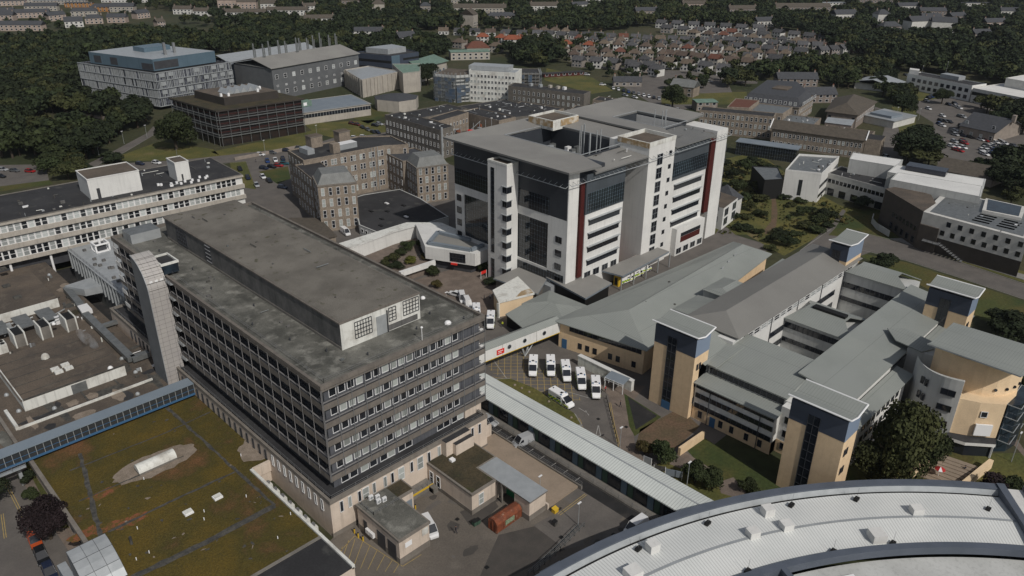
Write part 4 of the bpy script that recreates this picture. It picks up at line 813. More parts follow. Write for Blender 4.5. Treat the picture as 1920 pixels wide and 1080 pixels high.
# ================================================================ 8 drum building
R=thing('drum_building','tan round drum building with wide metal canopy roof and curved grey wall, far right','building',(108,-66,0))
b=MB(); K=[(108.8,-59.4),(106.9,-61.2),(106.1,-63.4),(105.9,-65.6),(106.2,-67.9),(107.0,-70.0),(108.4,-71.9),(110.4,-73.4),(112.6,-74.2),(115.2,-74.5),(118.5,-74.2),(120,-70),(120,-60)]
b.prism(K,11.4,18.5,'ashlar'); part(b,'drum',R)
b=MB(); b.prism([(102.3,-66.6),(104.0,-70.9),(106.9,-74.6),(112,-75),(118,-74),(118,-60),(106,-60)],0,11.4,'ashlar'); part(b,'wall',R)
b=MB(); arc=[]
for i in range(13): 
    t=i/12; x=(1-t)**2*107.5+2*t*(1-t)*100.3+t*t*102.2; y=(1-t)**2*-57.0+2*t*(1-t)*-60.5+t*t*-67.4; arc.append((x,y))
b.prism(arc+[(a[0]+.6,a[1]+.35) for a in arc[::-1]],0,[14.6+.9*(i/12) for i in range(13)]+[14.6+.9*(i/12) for i in range(12,-1,-1)],'grey_render'); b.prism([arc[12],(arc[12][0]+.6,arc[12][1]+.3),(arc[12][0]+.6,arc[12][1]+.02),(arc[12][0],arc[12][1]-.06)],0,15.5,'white_wall'); part(b,'curved_wall',R)
b=MB(); slab(b,[(106.2,-58.8,19.3),(120.4,-58.8,18.7),(120.8,-76.2,18.7),(106.0,-75.9,19.3)],.3,'seam_y','metal_light'); slab(b,[(103.9,-58.8,20.0),(106.2,-58.8,19.3),(106.0,-75.9,19.3),(103.5,-75.8,20.0)],.3,'seam_y','metal_light'); part(b,'roof',R)
WIN.setdefault(R.name,(R,[]))[1].extend([((x,y,z),-1.9,.55,1.5,'dark') for z in (4.2,8.0,11.4) for x,y in ((103.2,-59.9),(102.6,-60.9))]+[((101.68,-65.3,z),-1.42,2.6,1.3,'dark2') for z in (4.4,8.0,11.6)]+[((104.6,-71.9,8.2),-.93,1.1,1.2,'plain')])
b=MB(); b.prism([(100.2,-67.4),(100.9,-70.9),(104.6,-75.4),(106.9,-74.7),(104,-70.9),(102.2,-67.3)],2.7,3.4,'white_wall',top='dark_roof'); b.prism([(100.7,-67.8),(101.4,-70.9),(104.9,-75.0),(106.2,-74.4),(103.8,-70.9),(102.0,-67.6)],0,2.7,'glass_dark'); [b.prism([(x,y),(x+.3,y),(x+.3,y+.3),(x,y+.3)],0,2.7,'white_paint') for x,y in ((100.2,-67.8),(104.3,-75.2))]; part(b,'entrance_porch',R)
b=MB(); b.prism([(103.9,-71.1),(105.9,-73.6),(105.6,-73.85),(103.6,-71.35)],4.0,6.6,'white_paint'); part(b,'banner',R)
b=MB(); b.prism([(107.2,-74.9),(109,-76.6),(113,-77.4),(117.5,-76.8),(117.5,-74)],0,11.3,'glass_blue'); [b.prism([(107+i*.3,-75+dy),(108.2+i*1.5,-75-i*.35+dy),(108.3+i*1.5,-75.1-i*.35+dy)],0,11.3,'metal_light') for i,dy in ()]; [ring(b,107.3,117.4,-77.2,-74.6,z,z+.15,.12,'metal_light') for z in (2.8,5.6,8.4,11.2)]; part(b,'curtain_wall',R)
b=MB(); [b.tube((x,y,12.9),(x-.12,y-.12,12.9),.34,'glass_dark',8) for x,y in ((108.3,-71.9),(110.3,-73.4),(112.4,-74.2),(114.6,-74.5))]; part(b,'window',R)
R=thing('terrace_steps','tan paved entrance steps with stone balustrades in front of the drum building','steps',(92,-70,0))
b=MB()
for i in range(8): b.prism([(97-i*1.1,-68+i*.25),(98-i*1.1,-74.6+i*.2),(96.8-i*1.1,-74.6+i*.2),(95.8-i*1.1,-68+i*.25)],0,1.2-i*.14,'deck')
part(b,'steps',R); b=MB(); b.prism([(98,-67.3),(87,-66),(87,-66.6),(98,-67.9)],0,2.0,'ashlar'); b.prism([(101,-75.6),(88,-73.8),(88,-74.6),(101,-76.4)],0,2.0,'ashlar'); b.prism([(98,-67.5),(94,-57),(94.6,-57),(98.7,-67.5)],0,1.8,'tan_brick'); part(b,'balustrade',R)
# ================================================================ 9 curved white-roofed building
CC=(-2.8,-145.0); R=thing('curved_building','big curved building with a white ribbed metal roof in the bottom right corner','hospital block',(CC[0],CC[1],0)); ZR=8.4
def arcs(mb,r0,r1,z0,z1,a0,a1,n,m,flip=False,zb=None):
    mb.mat(m)
    for i in range(n):
        t0=a0+(a1-a0)*i/n;t1=a0+(a1-a0)*(i+1)/n
        P=lambda r,t,z:(CC[0]+r*math.cos(t),CC[1]+r*math.sin(t),z)
        if zb is None: mb.face([P(r0,t0,z0),P(r1,t0,z1),P(r1,t1,z1),P(r0,t1,z0)])
        else:
            mb.face([P(r0,t0,z1),P(r1,t0,z1),P(r1,t1,z1),P(r0,t1,z1)]); mb.face([P(r1,t0,zb),P(r1,t1,zb),P(r1,t1,z1),P(r1,t0,z1)]); mb.face([P(r0,t1,zb),P(r0,t0,zb),P(r0,t0,z1),P(r0,t1,z1)])
t0,t1=math.radians(37.2),math.radians(100)
b=MB(); arcs(b,106.2,106.9,0,8.2,t0,t1,60,'grey_render',zb=0); part(b,'wall',R)
b=MB(); arcs(b,106.05,107.5,8.7,9.0,t0,t1,60,'cap_blue',zb=8.3); part(b,'parapet_cap',R)
b=MB(); arcs(b,91.2,92.4,8.7,9.0,t0,t1,60,'cap_blue',zb=7.6); part(b,'inner_parapet_cap',R)
b=MB(); arcs(b,105.65,106.05,7.8,8.7,t0,t1,60,'metal_light'); part(b,'parapet_slope',R)
b=MB(); arcs(b,105.3,105.65,7.75,7.75,t0,t1,60,'black'); part(b,'gutter',R)
b=MB(); arcs(b,98.8,105.3,8.35,7.8,t0,t1,60,'seam_radial'); arcs(b,92.4,98.8,7.9,8.35,t0,t1,60,'seam_radial'); arcs(b,98.55,99.05,8.4,8.4,t0,t1,60,'metal_light'); part(b,'ribbed_roof',R)
b=MB(); arcs(b,85.5,91.2,6.6,7.0,t0-.06,math.radians(80),40,'grey_render'); part(b,'inner_roof',R)
b=MB(); arcs(b,84.6,85.5,6.4,6.9,t0-.06,math.radians(80),40,'white_wall',zb=5); arcs(b,60,84.6,5.2,5.2,t0-.06,math.radians(80),40,'white_dirty'); part(b,'lower_tier',R)
def pol(r,a): return (CC[0]+r*math.cos(a),CC[1]+r*math.sin(a))
def polb(mb,r0,r1,a0,a1,z0,z1,m): mb.prism([pol(r0,a0),pol(r1,a0),pol(r1,a1),pol(r0,a1)],z0,z1,m)
b=MB(); polb(b,84,107.3,t0-.012,t0,0,9.3,'cap_blue'); polb(b,84,107.3,t0-.05,t0-.04,0,9.3,'cap_blue'); polb(b,84,107,t0-.04,t0-.012,0,8.5,'white_wall'); polb(b,106.3,107.3,t0-.12,t0-.05,0,9.3,'cap_blue'); part(b,'end_wall',R)
b=MB(); polb(b,78,91.2,math.radians(62.9),math.radians(63.5),0,9.0,'cap_blue'); polb(b,78,91.2,math.radians(65.6),math.radians(66.2),0,9.0,'cap_blue'); polb(b,85.8,88.8,math.radians(56.4),math.radians(59.2),7.0,7.5,'white_paint'); part(b,'roof_wall',R)
b=MB()
for px,py in ((1440,955),(1412,998),(1475,984),(1719,955),(1645,1002),(1224,1022),(1187,1072)):
    p=G(px,py,9.0); v=Vector((p.x-CC[0],p.y-CC[1],0)); a=math.atan2(v.y,v.x); r=v.length; da=.9/r; s=.95
    if (px,py) in ((1187,1072),(1645,1002)): s=1.25; da=1.15/r
    b=MB(); polb(b,r-s*.85,r+s*.85,a-da,a+da,8,9.5,'white_wall'); b.box(0,0,0,0,0,0) if False else None; part(b,'roof_vent_box',R)
b=MB()
for px,py in ((1484,946),(1606,935),(1327,980),(1197,1028),(1402,1070),(1562,1033),(1674,1018),(1853,954)):
    p=G(px,py,8.3); b.box(p.x-.55,p.x+.55,p.y-.35,p.y+.35,8.0,8.45,'black'); b.tube((p.x,p.y,8.4),(p.x+.1,p.y,10.6),.025,'steel',4)
part(b,'lightning_rod_base',R)
b=MB()
for px,py in ((1600,906),(1710,902),(1480,920),(1330,939),(1235,967),(1140,1011),(1040,1066)):
    p=G(px,py,8.5); v=Vector((p.x-CC[0],p.y-CC[1],0)); a=math.atan2(v.y,v.x); polb(b,107.4,108.4,a-.018,a+.018,7.4,8.0,'metal_light')
part(b,'window_hood',R)
# ================================================================ 10 service corridor building with white ribbed roof
R=thing('corridor_building','long low building with a white ribbed metal roof running down to the curved building','building',(45.5,-18,0))
b=MB(); b.box(42.9,48.2,-46,13.5,0,4.1,'panel_grey'); b.box(42.8,42.9,-46,8,0,4.1,'panel_dark'); part(b,'wall',R)
b=MB(); slab(b,[(41.9,-47,4.4),(45.4,-47,5.0),(45.4,14,5.0),(41.9,14,4.4)],.25,'seam_white'); slab(b,[(45.4,-47,5.0),(48.8,-47,4.4),(48.8,14,4.4),(45.4,14,5.0)],.25,'seam_white'); b.box(45.25,45.55,-47,14,4.95,5.06,'metal_light'); part(b,'roof',R)
b=MB()
for i in range(9): y=9-i*6; b.box(42.7,42.8,y-2.6,y-.3,.9,3.4,'glass_dark'); b.box(42.62,42.72,y-4.2,y-2.9,.5,3.4,'sky_blue_clad'); b.box(42.66,42.76,y-5.6,y-4.4,.3,3.5,'green_clad')
part(b,'window_band',R); b=MB(); b.box(40.8,42.7,-46,9,0,.5,'concrete'); rail(b,[(40.9,9),(40.9,-40)],.5,.9,3); part(b,'plinth',R)
# ================================================================ 11 ambulance-yard footbridge
R=thing('footbridge','white enclosed footbridge with three round windows and a red sign over the ambulance yard','footbridge',(62,15,0))
rot=math.atan2(16.0-19.2,76-36.2); 
P0=Vector((36.2,19.6,0)); dn=Vector((76-36.2,15.2-19.6,0)).normalized(); nn=Vector((dn.y,-dn.x,0)); p0=P0; L_=40
b=MB(); a=P0;c=P0+dn*L_; wv=-nn*3.4
slab(b,[(a.x,a.y,7.0),(c.x,c.y,7.0),(c.x+wv.x*.5,c.y+wv.y*.5,7.8),(a.x+wv.x*.5,a.y+wv.y*.5,7.8)],.15,'seam_x'); slab(b,[(a.x+wv.x*.5,a.y+wv.y*.5,7.8),(c.x+wv.x*.5,c.y+wv.y*.5,7.8),(c.x+wv.x,c.y+wv.y,7.0),(a.x+wv.x,a.y+wv.y,7.0)],.15,'seam_x'); part(b,'roof',R)
b=MB(); b.prism([(a.x,a.y),(c.x,c.y),(c.x+wv.x,c.y+wv.y),(a.x+wv.x,a.y+wv.y)],4.0,6.9,'white_wall'); onface(b,0,L_,3.95,4.1,.06,'yellow_paint'); [onface(b,k,k+.06,4.1,6.9,.04,'concrete') for k in (11,21.5,32)]; part(b,'wall',R)
for k in (23.6,28.3,34.5):
    b=MB(); q=p0+dn*k; b.tube((q.x,q.y,5.6),(q.x+nn.x*.1,q.y+nn.y*.1,5.6),.5,'glass_dark',16); b.tube((q.x,q.y,5.6),(q.x+nn.x*.06,q.y+nn.y*.06,5.6),.62,'metal_light',16); part(b,'porthole',R)
b=MB(); onface(b,19.8,22.0,4.6,5.9,.12,'red_sign'); onface(b,20.1,21.6,5.4,5.55,.14,'white_paint'); onface(b,20.1,21.2,5.0,5.12,.14,'white_paint'); part(b,'sign_board',R)
b=MB(); q=p0+dn*29.8; [b.tube((q.x,q.y+1.5,0),(q.x+dx,q.y+1.5+dy,4),.12,'metal_light',6) for dx,dy in ((-1.5,0),(1.5,0),(0,1.2),(4.5,0))]; part(b,'support',R)
# ================================================================ 12 service yard
R=thing('substation','small flat-roofed L-shaped substation with mossy dark roof, nearest the yellow hatching','building',(5.5,-10,0))
b=MB(); b.box(2.5,8.8,-15.2,-3.3,0,4.9,'beige_wall'); b.box(8.8,12,-6.8,-3.3,0,4.9,'beige_wall'); b.box(2.44,8.86,-15.27,-3.3,0,1.3,'beige_trim'); b.box(2.3,9,-15.4,-3.1,4.9,5.4,'beige_trim'); b.box(9,12.2,-7,-3.1,4.9,5.4,'beige_trim'); part(b,'wall',R)
b=MB(); b.box(2.6,8.7,-15.1,-3.4,5.4,5.46,'felt_roof'); b.box(8.7,11.9,-6.7,-3.4,5.4,5.455,'moss_roof'); part(b,'roof',R)
b=MB(); b.box(2.42,2.5,-14.3,-12,.3,3.6,'panel_dark'); b.box(2.42,2.5,-11.3,-9,.3,3.6,'panel_dark'); b.box(2.42,2.5,-6,-5,.3,3.2,'panel_dark'); b.box(9.2,11.6,-6.95,-6.8,.2,3.4,'metal_bluegrey'); part(b,'door',R)
b=MB(); b.box(3.6,5,-15.35,-15.27,3,4,'white_paint'); b.box(7.2,8.5,-15.35,-15.27,3.2,4.6,'white_dirty'); part(b,'vent_panel',R)
for x,y in ((4.6,-4.2),(5.5,-4.9),(5.0,-5.9),(6.0,-6.2)): b=MB(); b.box(x,x+.8,y,y+.45,5.46,6.3,'plastic_white'); b.tube((x+.4,y-.03,5.88),(x+.4,y,5.88),.3,'metal_light',12); part(b,'air_conditioner',R)
for y in (-6.2,-7.4): b=MB(); b.box(1.9,2.4,y-1,y,1.4,2.3,'plastic_white'); part(b,'air_conditioner',R)
b=MB(); rail(b,[(3,-7.6),(8.4,-7.6)],5.46,.7,1.3); rail(b,[(3,-4),(3,-7.6)],5.46,.7,1.3); part(b,'railing',R)
R=thing('store_building','flat-roofed beige store with dark mossy roof in the service yard','building',(24,-8,0))
b=MB(); b.prism([(19,-14.7),(24.8,-14.7),(24.8,-9.8),(29.4,-9.8),(29.4,-2.2),(19,-2.2)],0,4.3,'beige_wall'); b.prism([(18.9,-14.8),(24.9,-14.8),(24.9,-9.8),(29.5,-9.8),(29.5,-2.2),(18.9,-2.2)],4.3,4.75,'beige_trim'); b.box(18.94,24.86,-14.76,-14.7,0,1.1,'beige_trim'); b.box(18.94,19,-14.7,-2.2,0,.9,'beige_trim'); part(b,'wall',R)
b=MB(); b.prism([(19.3,-14.4),(24.5,-14.4),(24.5,-9.7),(29.2,-9.7),(29.2,-2.3),(19.3,-2.3)],4.75,4.8,'moss_roof'); part(b,'roof',R); b=MB(); b.box(22.2,23.1,-5.6,-4.7,4.8,5.25,'white_paint'); part(b,'rooflight',R)
wins(R,'S',-14.73,[21.2],[1.4],1.0,2.3,'sash'); wins(R,'W',18.97,[-3.4,-5.4],[.8],.9,2.4,'sash')
R=thing('loading_store','white-roofed store beside the mossy store, with an open green-doored bay','building',(27.5,-17,0))
b=MB(); b.box(25.2,29.4,-14.6,-9.9,0,4.2,'beige_wall'); b.box(25.2,29.4,-23,-19.2,0,4.2,'beige_wall'); b.box(27.5,29.4,-19.2,-14.6,0,4.2,'beige_wall'); b.box(25.15,29.45,-23.06,-19.2,0,1.2,'beige_trim'); b.box(25.0,25.3,-16.2,-15.9,0,4.3,'concrete'); part(b,'wall',R)
b=MB(); b.box(25.0,29.6,-23.3,-9.9,4.3,4.6,'concrete',top='metal_light'); part(b,'roof',R); b=MB(); b.box(25.1,25.2,-14,-11.5,.2,3.4,'black'); b.box(27.3,27.5,-18.8,-15,.2,3,'green_paint'); part(b,'door',R)
R=thing('rusty_compactor','rusty orange rounded waste container with a faded green panel','waste container',(22.2,-20.2,0))
b=MB(); x0,x1,y0,y1=18.8,24.9,-21.4,-19.1; prof=[(y0,.25),(y0,2.0),(y0+.25,2.45),(y0+.7,2.75),(y1-.7,2.75),(y1-.25,2.45),(y1,2.0),(y1,.25)]; n=len(prof); b.mat('rust')
for (ya,za),(yb,zb) in zip(prof,prof[1:]): b.face([(x0,ya,za),(x0,yb,zb),(x1,yb,zb),(x1,ya,za)][::-1])
b.face([(x0,p[0],p[1]) for p in prof][::-1]); b.face([(x1,p[0],p[1]) for p in prof]); b.box(x0,x1,y0+.1,y1-.1,.1,.25,'rust'); part(b,'body',R)
b=MB(); [b.box(x,x+.12,y0-.06,y0,.25,2.0,'rust') for x in (x0,x0+1.5,x0+3,x0+4.5,x1-.12)]; [b.box(x0-.08,x0,y,y+.12,.25,2.3,'rust') for y in (y0+.2,-20.3,y1-.3)]; part(b,'rib',R); b=MB(); b.box(20.8,23.0,y0-.09,y0-.06,.9,1.9,'sign_green'); part(b,'panel',R)
b=MB(); rail(b,[(18.8,-21.5),(18.8,-19)],0,.2,1); R2=None
for n_,l_,p in (('yellow_bin','small yellow grit bin by the loading store corner',(30.3,-24.6)),):
    R=thing(n_,l_,'grit bin',(p[0],p[1],0)); b=MB(); b.box(p[0]-.5,p[0]+.5,p[1]-.4,p[1]+.4,0,.75,'yellow_paint'); part(b,'body',R); b=MB(); slab(b,[(p[0]-.55,p[1]-.45,.8),(p[0]+.55,p[1]-.45,.8),(p[0]+.55,p[1]+.45,1.0),(p[0]-.55,p[1]+.45,1.0)],.06,'yellow_paint'); part(b,'lid',R)
R=thing('deck_wall','long low concrete wall with railing along the parking bays','wall',(38.4,-11,0)); b=MB(); b.box(38.2,38.6,-24,3,0,.9,'concrete'); part(b,'wall',R); b=MB(); rail(b,[(38.4,3),(38.4,-24)],.9,.9,2.2); part(b,'railing',R)
R=thing('deck_wall','low pale wall between the tan deck and the stores','wall',(30,-9,0)); b=MB(); b.box(29.7,30.1,-23.3,.2,0,1.2,'beige_wall'); b.box(29.6,37.5,-.2,.2,0,3.2,'beige_wall'); part(b,'wall',R)
R=thing('loading_ramp','raised loading ledge with yellow edge and steps against the slab block podium','loading ramp',(15.5,-3.5,0)); b=MB(); b.box(13,18.6,-4.2,-2.2,0,1.3,'concrete'); b.box(12.9,18.6,-4.3,-4.2,.9,1.3,'yellow_paint'); part(b,'ledge',R); b=MB(); [b.box(17.6,18.7,-5.6+i*.3,-4.2,0,1.2-i*.24,'concrete') for i in range(4)]; part(b,'steps',R); b=MB(); rail(b,[(13,-4.1),(18.5,-4.1)],1.3,.9,1.1); part(b,'railing',R)
for i,(px,py,l) in enumerate(((665,1000,'yellow bollard at the top of the hatched bay'),(672,1008,'yellow bollard in the middle of the row by the hatched bay'),(681,1014,'yellow bollard nearest the camera beside the hatched bay'),(779,955,'yellow bollard at the substation door corner'))):
    p=G(px,py,0); R=thing('bollard',l,'bollard',(p.x,p.y,0),0,'yellow bollards'); b=MB(); b.tube((p.x,p.y,0),(p.x,p.y,1.05),.14,'yellow_paint',8); part(b,'post',R); b=MB(); b.tube((p.x,p.y,1.05),(p.x,p.y,1.12),.15,'black',8); part(b,'cap',R)
# ================================================================ polygon-footprint buildings of the middle distance
def ewins(root,p,q,n,zs,w,h,style='sash',m0=1.5,m1=1.5,off=.03,pair=0):
    "n windows along the wall that runs p->q (outside on the right-hand side)"
    d=Vector((q[0]-p[0],q[1]-p[1],0)); L=d.length; d/=L; nn=Vector((d.y,-d.x,0)); ang=math.atan2(d.y,d.x); lst=WIN.setdefault(root.name,(root,[]))[1]
    for z in zs:
        for t in frange(m0,L-m1,n):
            for o in ((-pair,pair) if pair else (0,)):
                a=Vector((p[0],p[1],0))+d*(t+o)+nn*off; lst.append(((a.x,a.y,z),ang,w,h,style))
def pbuild(root,poly,z0,z1,wall,roof,par=.5,over=0,name='wall'):
    c=(sum(p[0] for p in poly)/len(poly),sum(p[1] for p in poly)/len(poly))
    b=MB(); b.prism(poly,z0,z1,wall); part(b,name,root)
    k=lambda p,s:(p[0]+(c[0]-p[0])/math.dist(p,c)*s,p[1]+(c[1]-p[1])/math.dist(p,c)*s)
    b=MB(); b.prism([k(p,.55-over) for p in poly],z1-.02,z1+.08,roof); part(b,'roof',root)
    if par:
        b=MB(); n=len(poly); b.mat(wall)
        for i in range(n):
            a,c2=poly[i],poly[(i+1)%n]; b.prism([k(a,-.04),k(c2,-.04),k(c2,.45),k(a,.45)],z1-.01,z1+par,wall)
        part(b,'parapet',root)
def band(root,p,q,z0,z1,m,off=.06,name='window_band',t0=0,t1=None,mull=None,mm='dark_frame'):
    d=Vector((q[0]-p[0],q[1]-p[1],0)); L=d.length; d/=L; nn=Vector((d.y,-d.x,0)); t1=L if t1 is None else t1; b=MB()
    f=lambda a,c,o,z0,z1,m: b.prism([(p[0]+d.x*a,p[1]+d.y*a),(p[0]+d.x*c,p[1]+d.y*c),(p[0]+d.x*c+nn.x*o,p[1]+d.y*c+nn.y*o),(p[0]+d.x*a+nn.x*o,p[1]+d.y*a+nn.y*o)],z0,z1,m)
    f(t0,t1,off,z0,z1,m)
    if mull:
        n=max(1,int((t1-t0)/mull))
        for i in range(n+1): t=t0+(t1-t0)*i/n; f(t-.07,t+.07,off+.06,z0,z1,mm)
    part(b,name,root)
cen=lambda P:(sum(p[0] for p in P)/len(P),sum(p[1] for p in P)/len(P))
# ---- granite infirmary
R=thing('granite_infirmary','brown granite infirmary with tall sash windows and two grey mansard-roofed wings','hospital block',(100,140,0))
ML=[(75.6,124.2),(87.3,118.9),(92,129.5),(80.3,134.8)]; pbuild(R,ML,0,16.2,'granite','lead',0)
def mansard(root,P,z,h,ins,m,top):
    c=cen(P); k=lambda p,s:(p[0]+(c[0]-p[0])/math.dist(p,c)*s,p[1]+(c[1]-p[1])/math.dist(p,c)*s); b=MB(); n=len(P); q=[k(p,ins) for p in P]; o=[k(p,-.3) for p in P]
    b.prism(o,z-.5,z,'beige_trim')
    for i in range(n): j=(i+1)%n; b.face([(*k(P[i],.2),z),(*k(P[j],.2),z),(*q[j],z+h),(*q[i],z+h)],m)
    b.face([(*p,z+h) for p in q],top); part(b,'mansard_roof',root)
mansard(R,ML,16.6,3.2,2.6,'lead','lead')
zz=[1.2,5.1,9.0,12.9]; ewins(R,ML[0],ML[1],5,zz,.95,2.5,'sash',1.5,1.2); ewins(R,ML[3],ML[0],3,zz,.9,2.3,'sash')
MW=[(79.6,134.5),(88,131),(93,151),(84,153)]; pbuild(R,MW,0,15.5,'granite','dark_roof',.4); ewins(R,MW[3],MW[0],6,zz,.9,2.1,'sash')
MM=[(86.5,151),(120.2,147.5),(128,142.5),(131,158),(121,166.5),(89.4,167)]; pbuild(R,MM,0,17,'granite','dark_roof',.5)
ewins(R,MM[0],MM[1],7,[2,6,10,13.8],.85,2.0,'sash',8,2,pair=.65); ewins(R,MM[1],MM[2],2,[2,6,10,13.8],.9,2.1,'sash'); ewins(R,MM[5],MM[0],5,[2,6,10,13.8],.85,2.0,'sash')
MRr=[(117.2,124.1),(129.1,120.2),(132.5,131),(120.5,134.5)]; pbuild(R,MRr,0,13.8,'granite','lead',0); mansard(R,MRr,14.2,3.2,2.6,'lead','lead')
zz=[.8,4.4,8.0,11.3]; ewins(R,MRr[0],MRr[1],5,zz,.95,2.3,'sash',1.4,1.4); ewins(R,MRr[3],MRr[0],4,zz,.9,2.1,'sash')
MX=[(118.8,134.5),(132.5,131),(134,147),(121,149)]; pbuild(R,MX,0,13.8,'granite','slate',.4); ewins(R,MX[3],MX[0],5,zz,.9,2.0,'sash')
b=MB(); b.box(100,103,152,154.5,17,20.6,'granite'); b.box(104,112,154,158,17.1,19.2,'metal_light',top='plastic_white'); b.box(92,95,157,163,17,19,'metal_light'); part(b,'roof_plant',R)
for x,y in ((98,165),(110,164)): b=MB(); b.box(x,x+5,y-1,y+3,17,21.2,'granite'); b.box(x-.2,x+5.2,y-1.2,y+3.2,21.2,21.5,'beige_trim',top='brown_roof'); part(b,'roof_tower',R)
b=MB()
for t in (.82,.86,.9): x=MM[0][0]+(MM[1][0]-MM[0][0])*t; y=MM[0][1]+(MM[1][1]-MM[0][1])*t; b.tube((x,y-.2,.5),(x,y-.2,17.5),.12,'metal_light',6)
for y in (137,143): b.tube((119.2+(y-134)*.15,y,.5),(119.2+(y-134)*.15,y,14.2),.12,'metal_light',6)
part(b,'downpipe',R)
R=thing('flat_extension','single-storey black flat-roofed extension in the court of the granite infirmary','building',(98,115,0))
PP=[(83.7,113.6),(84.2,101.4),(96,99.5),(110.8,99),(116,121),(117,135),(103,139),(95,138),(91.5,127)]; pbuild(R,PP,0,3.3,'grey_render','dark_roof',.15,.6); ewins(R,PP[0],PP[1],5,[1.2],1.2,1.1,'plain'); 
b=MB(); [b.box(x,x+.9,y,y+1.8,3.4,3.7,m) for x,y,m in ((98,117,'black'),(92,112,'black'),(101,110,'black'),(106,118,'black'),(94,121,'black'),(88,107,'black'),(103,124,'plastic_white'),(99.5,108,'plastic_white'))]; part(b,'rooflight',R)
R=thing('brown_shed','low brown-roofed sheds between the slab block penthouse and the granite infirmary','shed',(72,128,0)); b=MB(); b.prism([(62,112),(72,110),(77,128),(70,135),(62,130)],0,3.4,'granite'); part(b,'wall',R); b=MB(); b.prism([(61.5,111.6),(72.4,109.6),(77.4,128.2),(70,135.5),(61.5,130.5)],3.4,3.7,'slate_brown'); part(b,'roof',R)
# ---- dark granite E-plan block
R=thing('granite_wing','long dark granite three-storey block with rows of small windows and court behind, in shade','hospital block',(180,185,0))
clutter(R,163,170,166,203,13.05,22,31,1); clutter(R,196,206,163,188,12.05,16,32,1); clutter(R,208,232,168,198,10.55,26,33,1.1); clutter(R,172,199,190,203,12.65,16,34,1)
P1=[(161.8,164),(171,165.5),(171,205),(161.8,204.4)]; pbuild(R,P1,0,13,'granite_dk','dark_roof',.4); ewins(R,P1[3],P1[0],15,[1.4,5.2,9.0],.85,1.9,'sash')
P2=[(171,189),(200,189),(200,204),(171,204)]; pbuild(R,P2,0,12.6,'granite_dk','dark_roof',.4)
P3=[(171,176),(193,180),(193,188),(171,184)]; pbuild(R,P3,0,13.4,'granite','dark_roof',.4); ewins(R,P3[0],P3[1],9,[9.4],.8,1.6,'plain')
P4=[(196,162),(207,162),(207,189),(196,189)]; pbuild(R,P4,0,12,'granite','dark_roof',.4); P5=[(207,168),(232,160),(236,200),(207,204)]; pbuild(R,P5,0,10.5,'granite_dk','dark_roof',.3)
ewins(R,P1[0],P1[1],3,[1.4,5.2,9],.85,1.9,'sash')
b=MB(); b.tube((162.5,163.6,0),(162.5,163.6,14.5),.5,'metal_light',10); random.seed(9)
for i in range(30): x=random.uniform(172,205);y=random.uniform(150,176); b.box(x,x+random.uniform(.6,2.5),y,y+random.uniform(.6,2),8,8.6+random.random()*1.6,random.choice(('plastic_white','metal_duct','joint','metal_light','rust')))
part(b,'roof_plant',R)
R=thing('building_site','cluttered building site roof deck with scaffold poles behind the ward tower','building',(185,160,0)); b=MB(); b.prism([(171,150),(206,140),(214,162),(171,176)],0,7.9,'granite_dk',top='brown_roof'); part(b,'deck',R); b=MB()
for i in range(7): b.tube((165+i*4,158+i*.3,8),(165+i*4,158+i*.3,15),.12,'metal_light',5)
part(b,'scaffold_pole',R)
R=thing('red_hoist','small red tracked hoist on the building site deck','machine',(181,166,7.9)); b=MB(); b.box(180,182.4,165,167,8.1,9.8,'red_sign'); part(b,'body',R); b=MB(); b.tube((181.4,166,9.6),(186,164,13.5),.2,'steel',6); part(b,'boom',R); b=MB(); b.box(179.8,182.6,164.7,165.2,7.9,8.4,'black'); b.box(179.8,182.6,166.8,167.3,7.9,8.4,'black'); part(b,'track',R)
# ---- fritted laboratory block (upper left)
R=thing('fritted_block','large blue-grey laboratory block clad in vertical white fins with a set-back plant storey','laboratory',(126,380,0))
A=[(93.6,408.8),(111.9,344.7),(159.4,351.6),(141,415.7)]; pbuild(R,A,2,19.6,'fritted','dark_roof',.6)
random.seed(11)
b=MB()
def finrow(b,p,q,z0,z1,sp,w,off,m,skip=0):
    d=Vector((q[0]-p[0],q[1]-p[1],0)); L=d.length; d/=L; nn=Vector((d.y,-d.x,0)); t=0
    while t<L:
        if random.random()>skip:
            a=(p[0]+d.x*t,p[1]+d.y*t); ww=w*random.choice((.6,1,1.6)); b.prism([a,(a[0]+d.x*ww,a[1]+d.y*ww),(a[0]+d.x*ww+nn.x*off,a[1]+d.y*ww+nn.y*off),(a[0]+nn.x*off,a[1]+nn.y*off)],z0,z1,m)
        t+=sp*random.uniform(.7,1.3)
for z in (2,6.6,11.2,15.8):
    for p,q in ((A[0],A[1]),(A[1],A[2])): finrow(b,p,q,z,z+4.1,.95,.28,.35,'metal_light',.1)
part(b,'fin',R)
for z in (2,6.6,11.2,15.6,20.0):
    for p,q in ((A[0],A[1]),(A[1],A[2])): band(R,p,q,z,z+.35,'metal_light',.45,'floor_edge')
b=MB()
for z in (6.6,11.2,15.8):
    for i in range(9):
        if random.random()<.6:
            t=i/9+.05; x=A[1][0]+(A[2][0]-A[1][0])*t; y=A[1][1]+(A[2][1]-A[1][1])*t; b.prism([(x,y-.5),(x+3,y-.08),(x+3,y),(x,y-.4)],z+1.8,z+4.0,'metal_light')
part(b,'screen_panel',R)
O2=[(98.5,402),(114.5,351),(153,357),(137,409)]; b=MB(); b.prism(O2,20.2,26.5,'sky_blue_clad',top='metal_light'); part(b,'plant_storey',R)
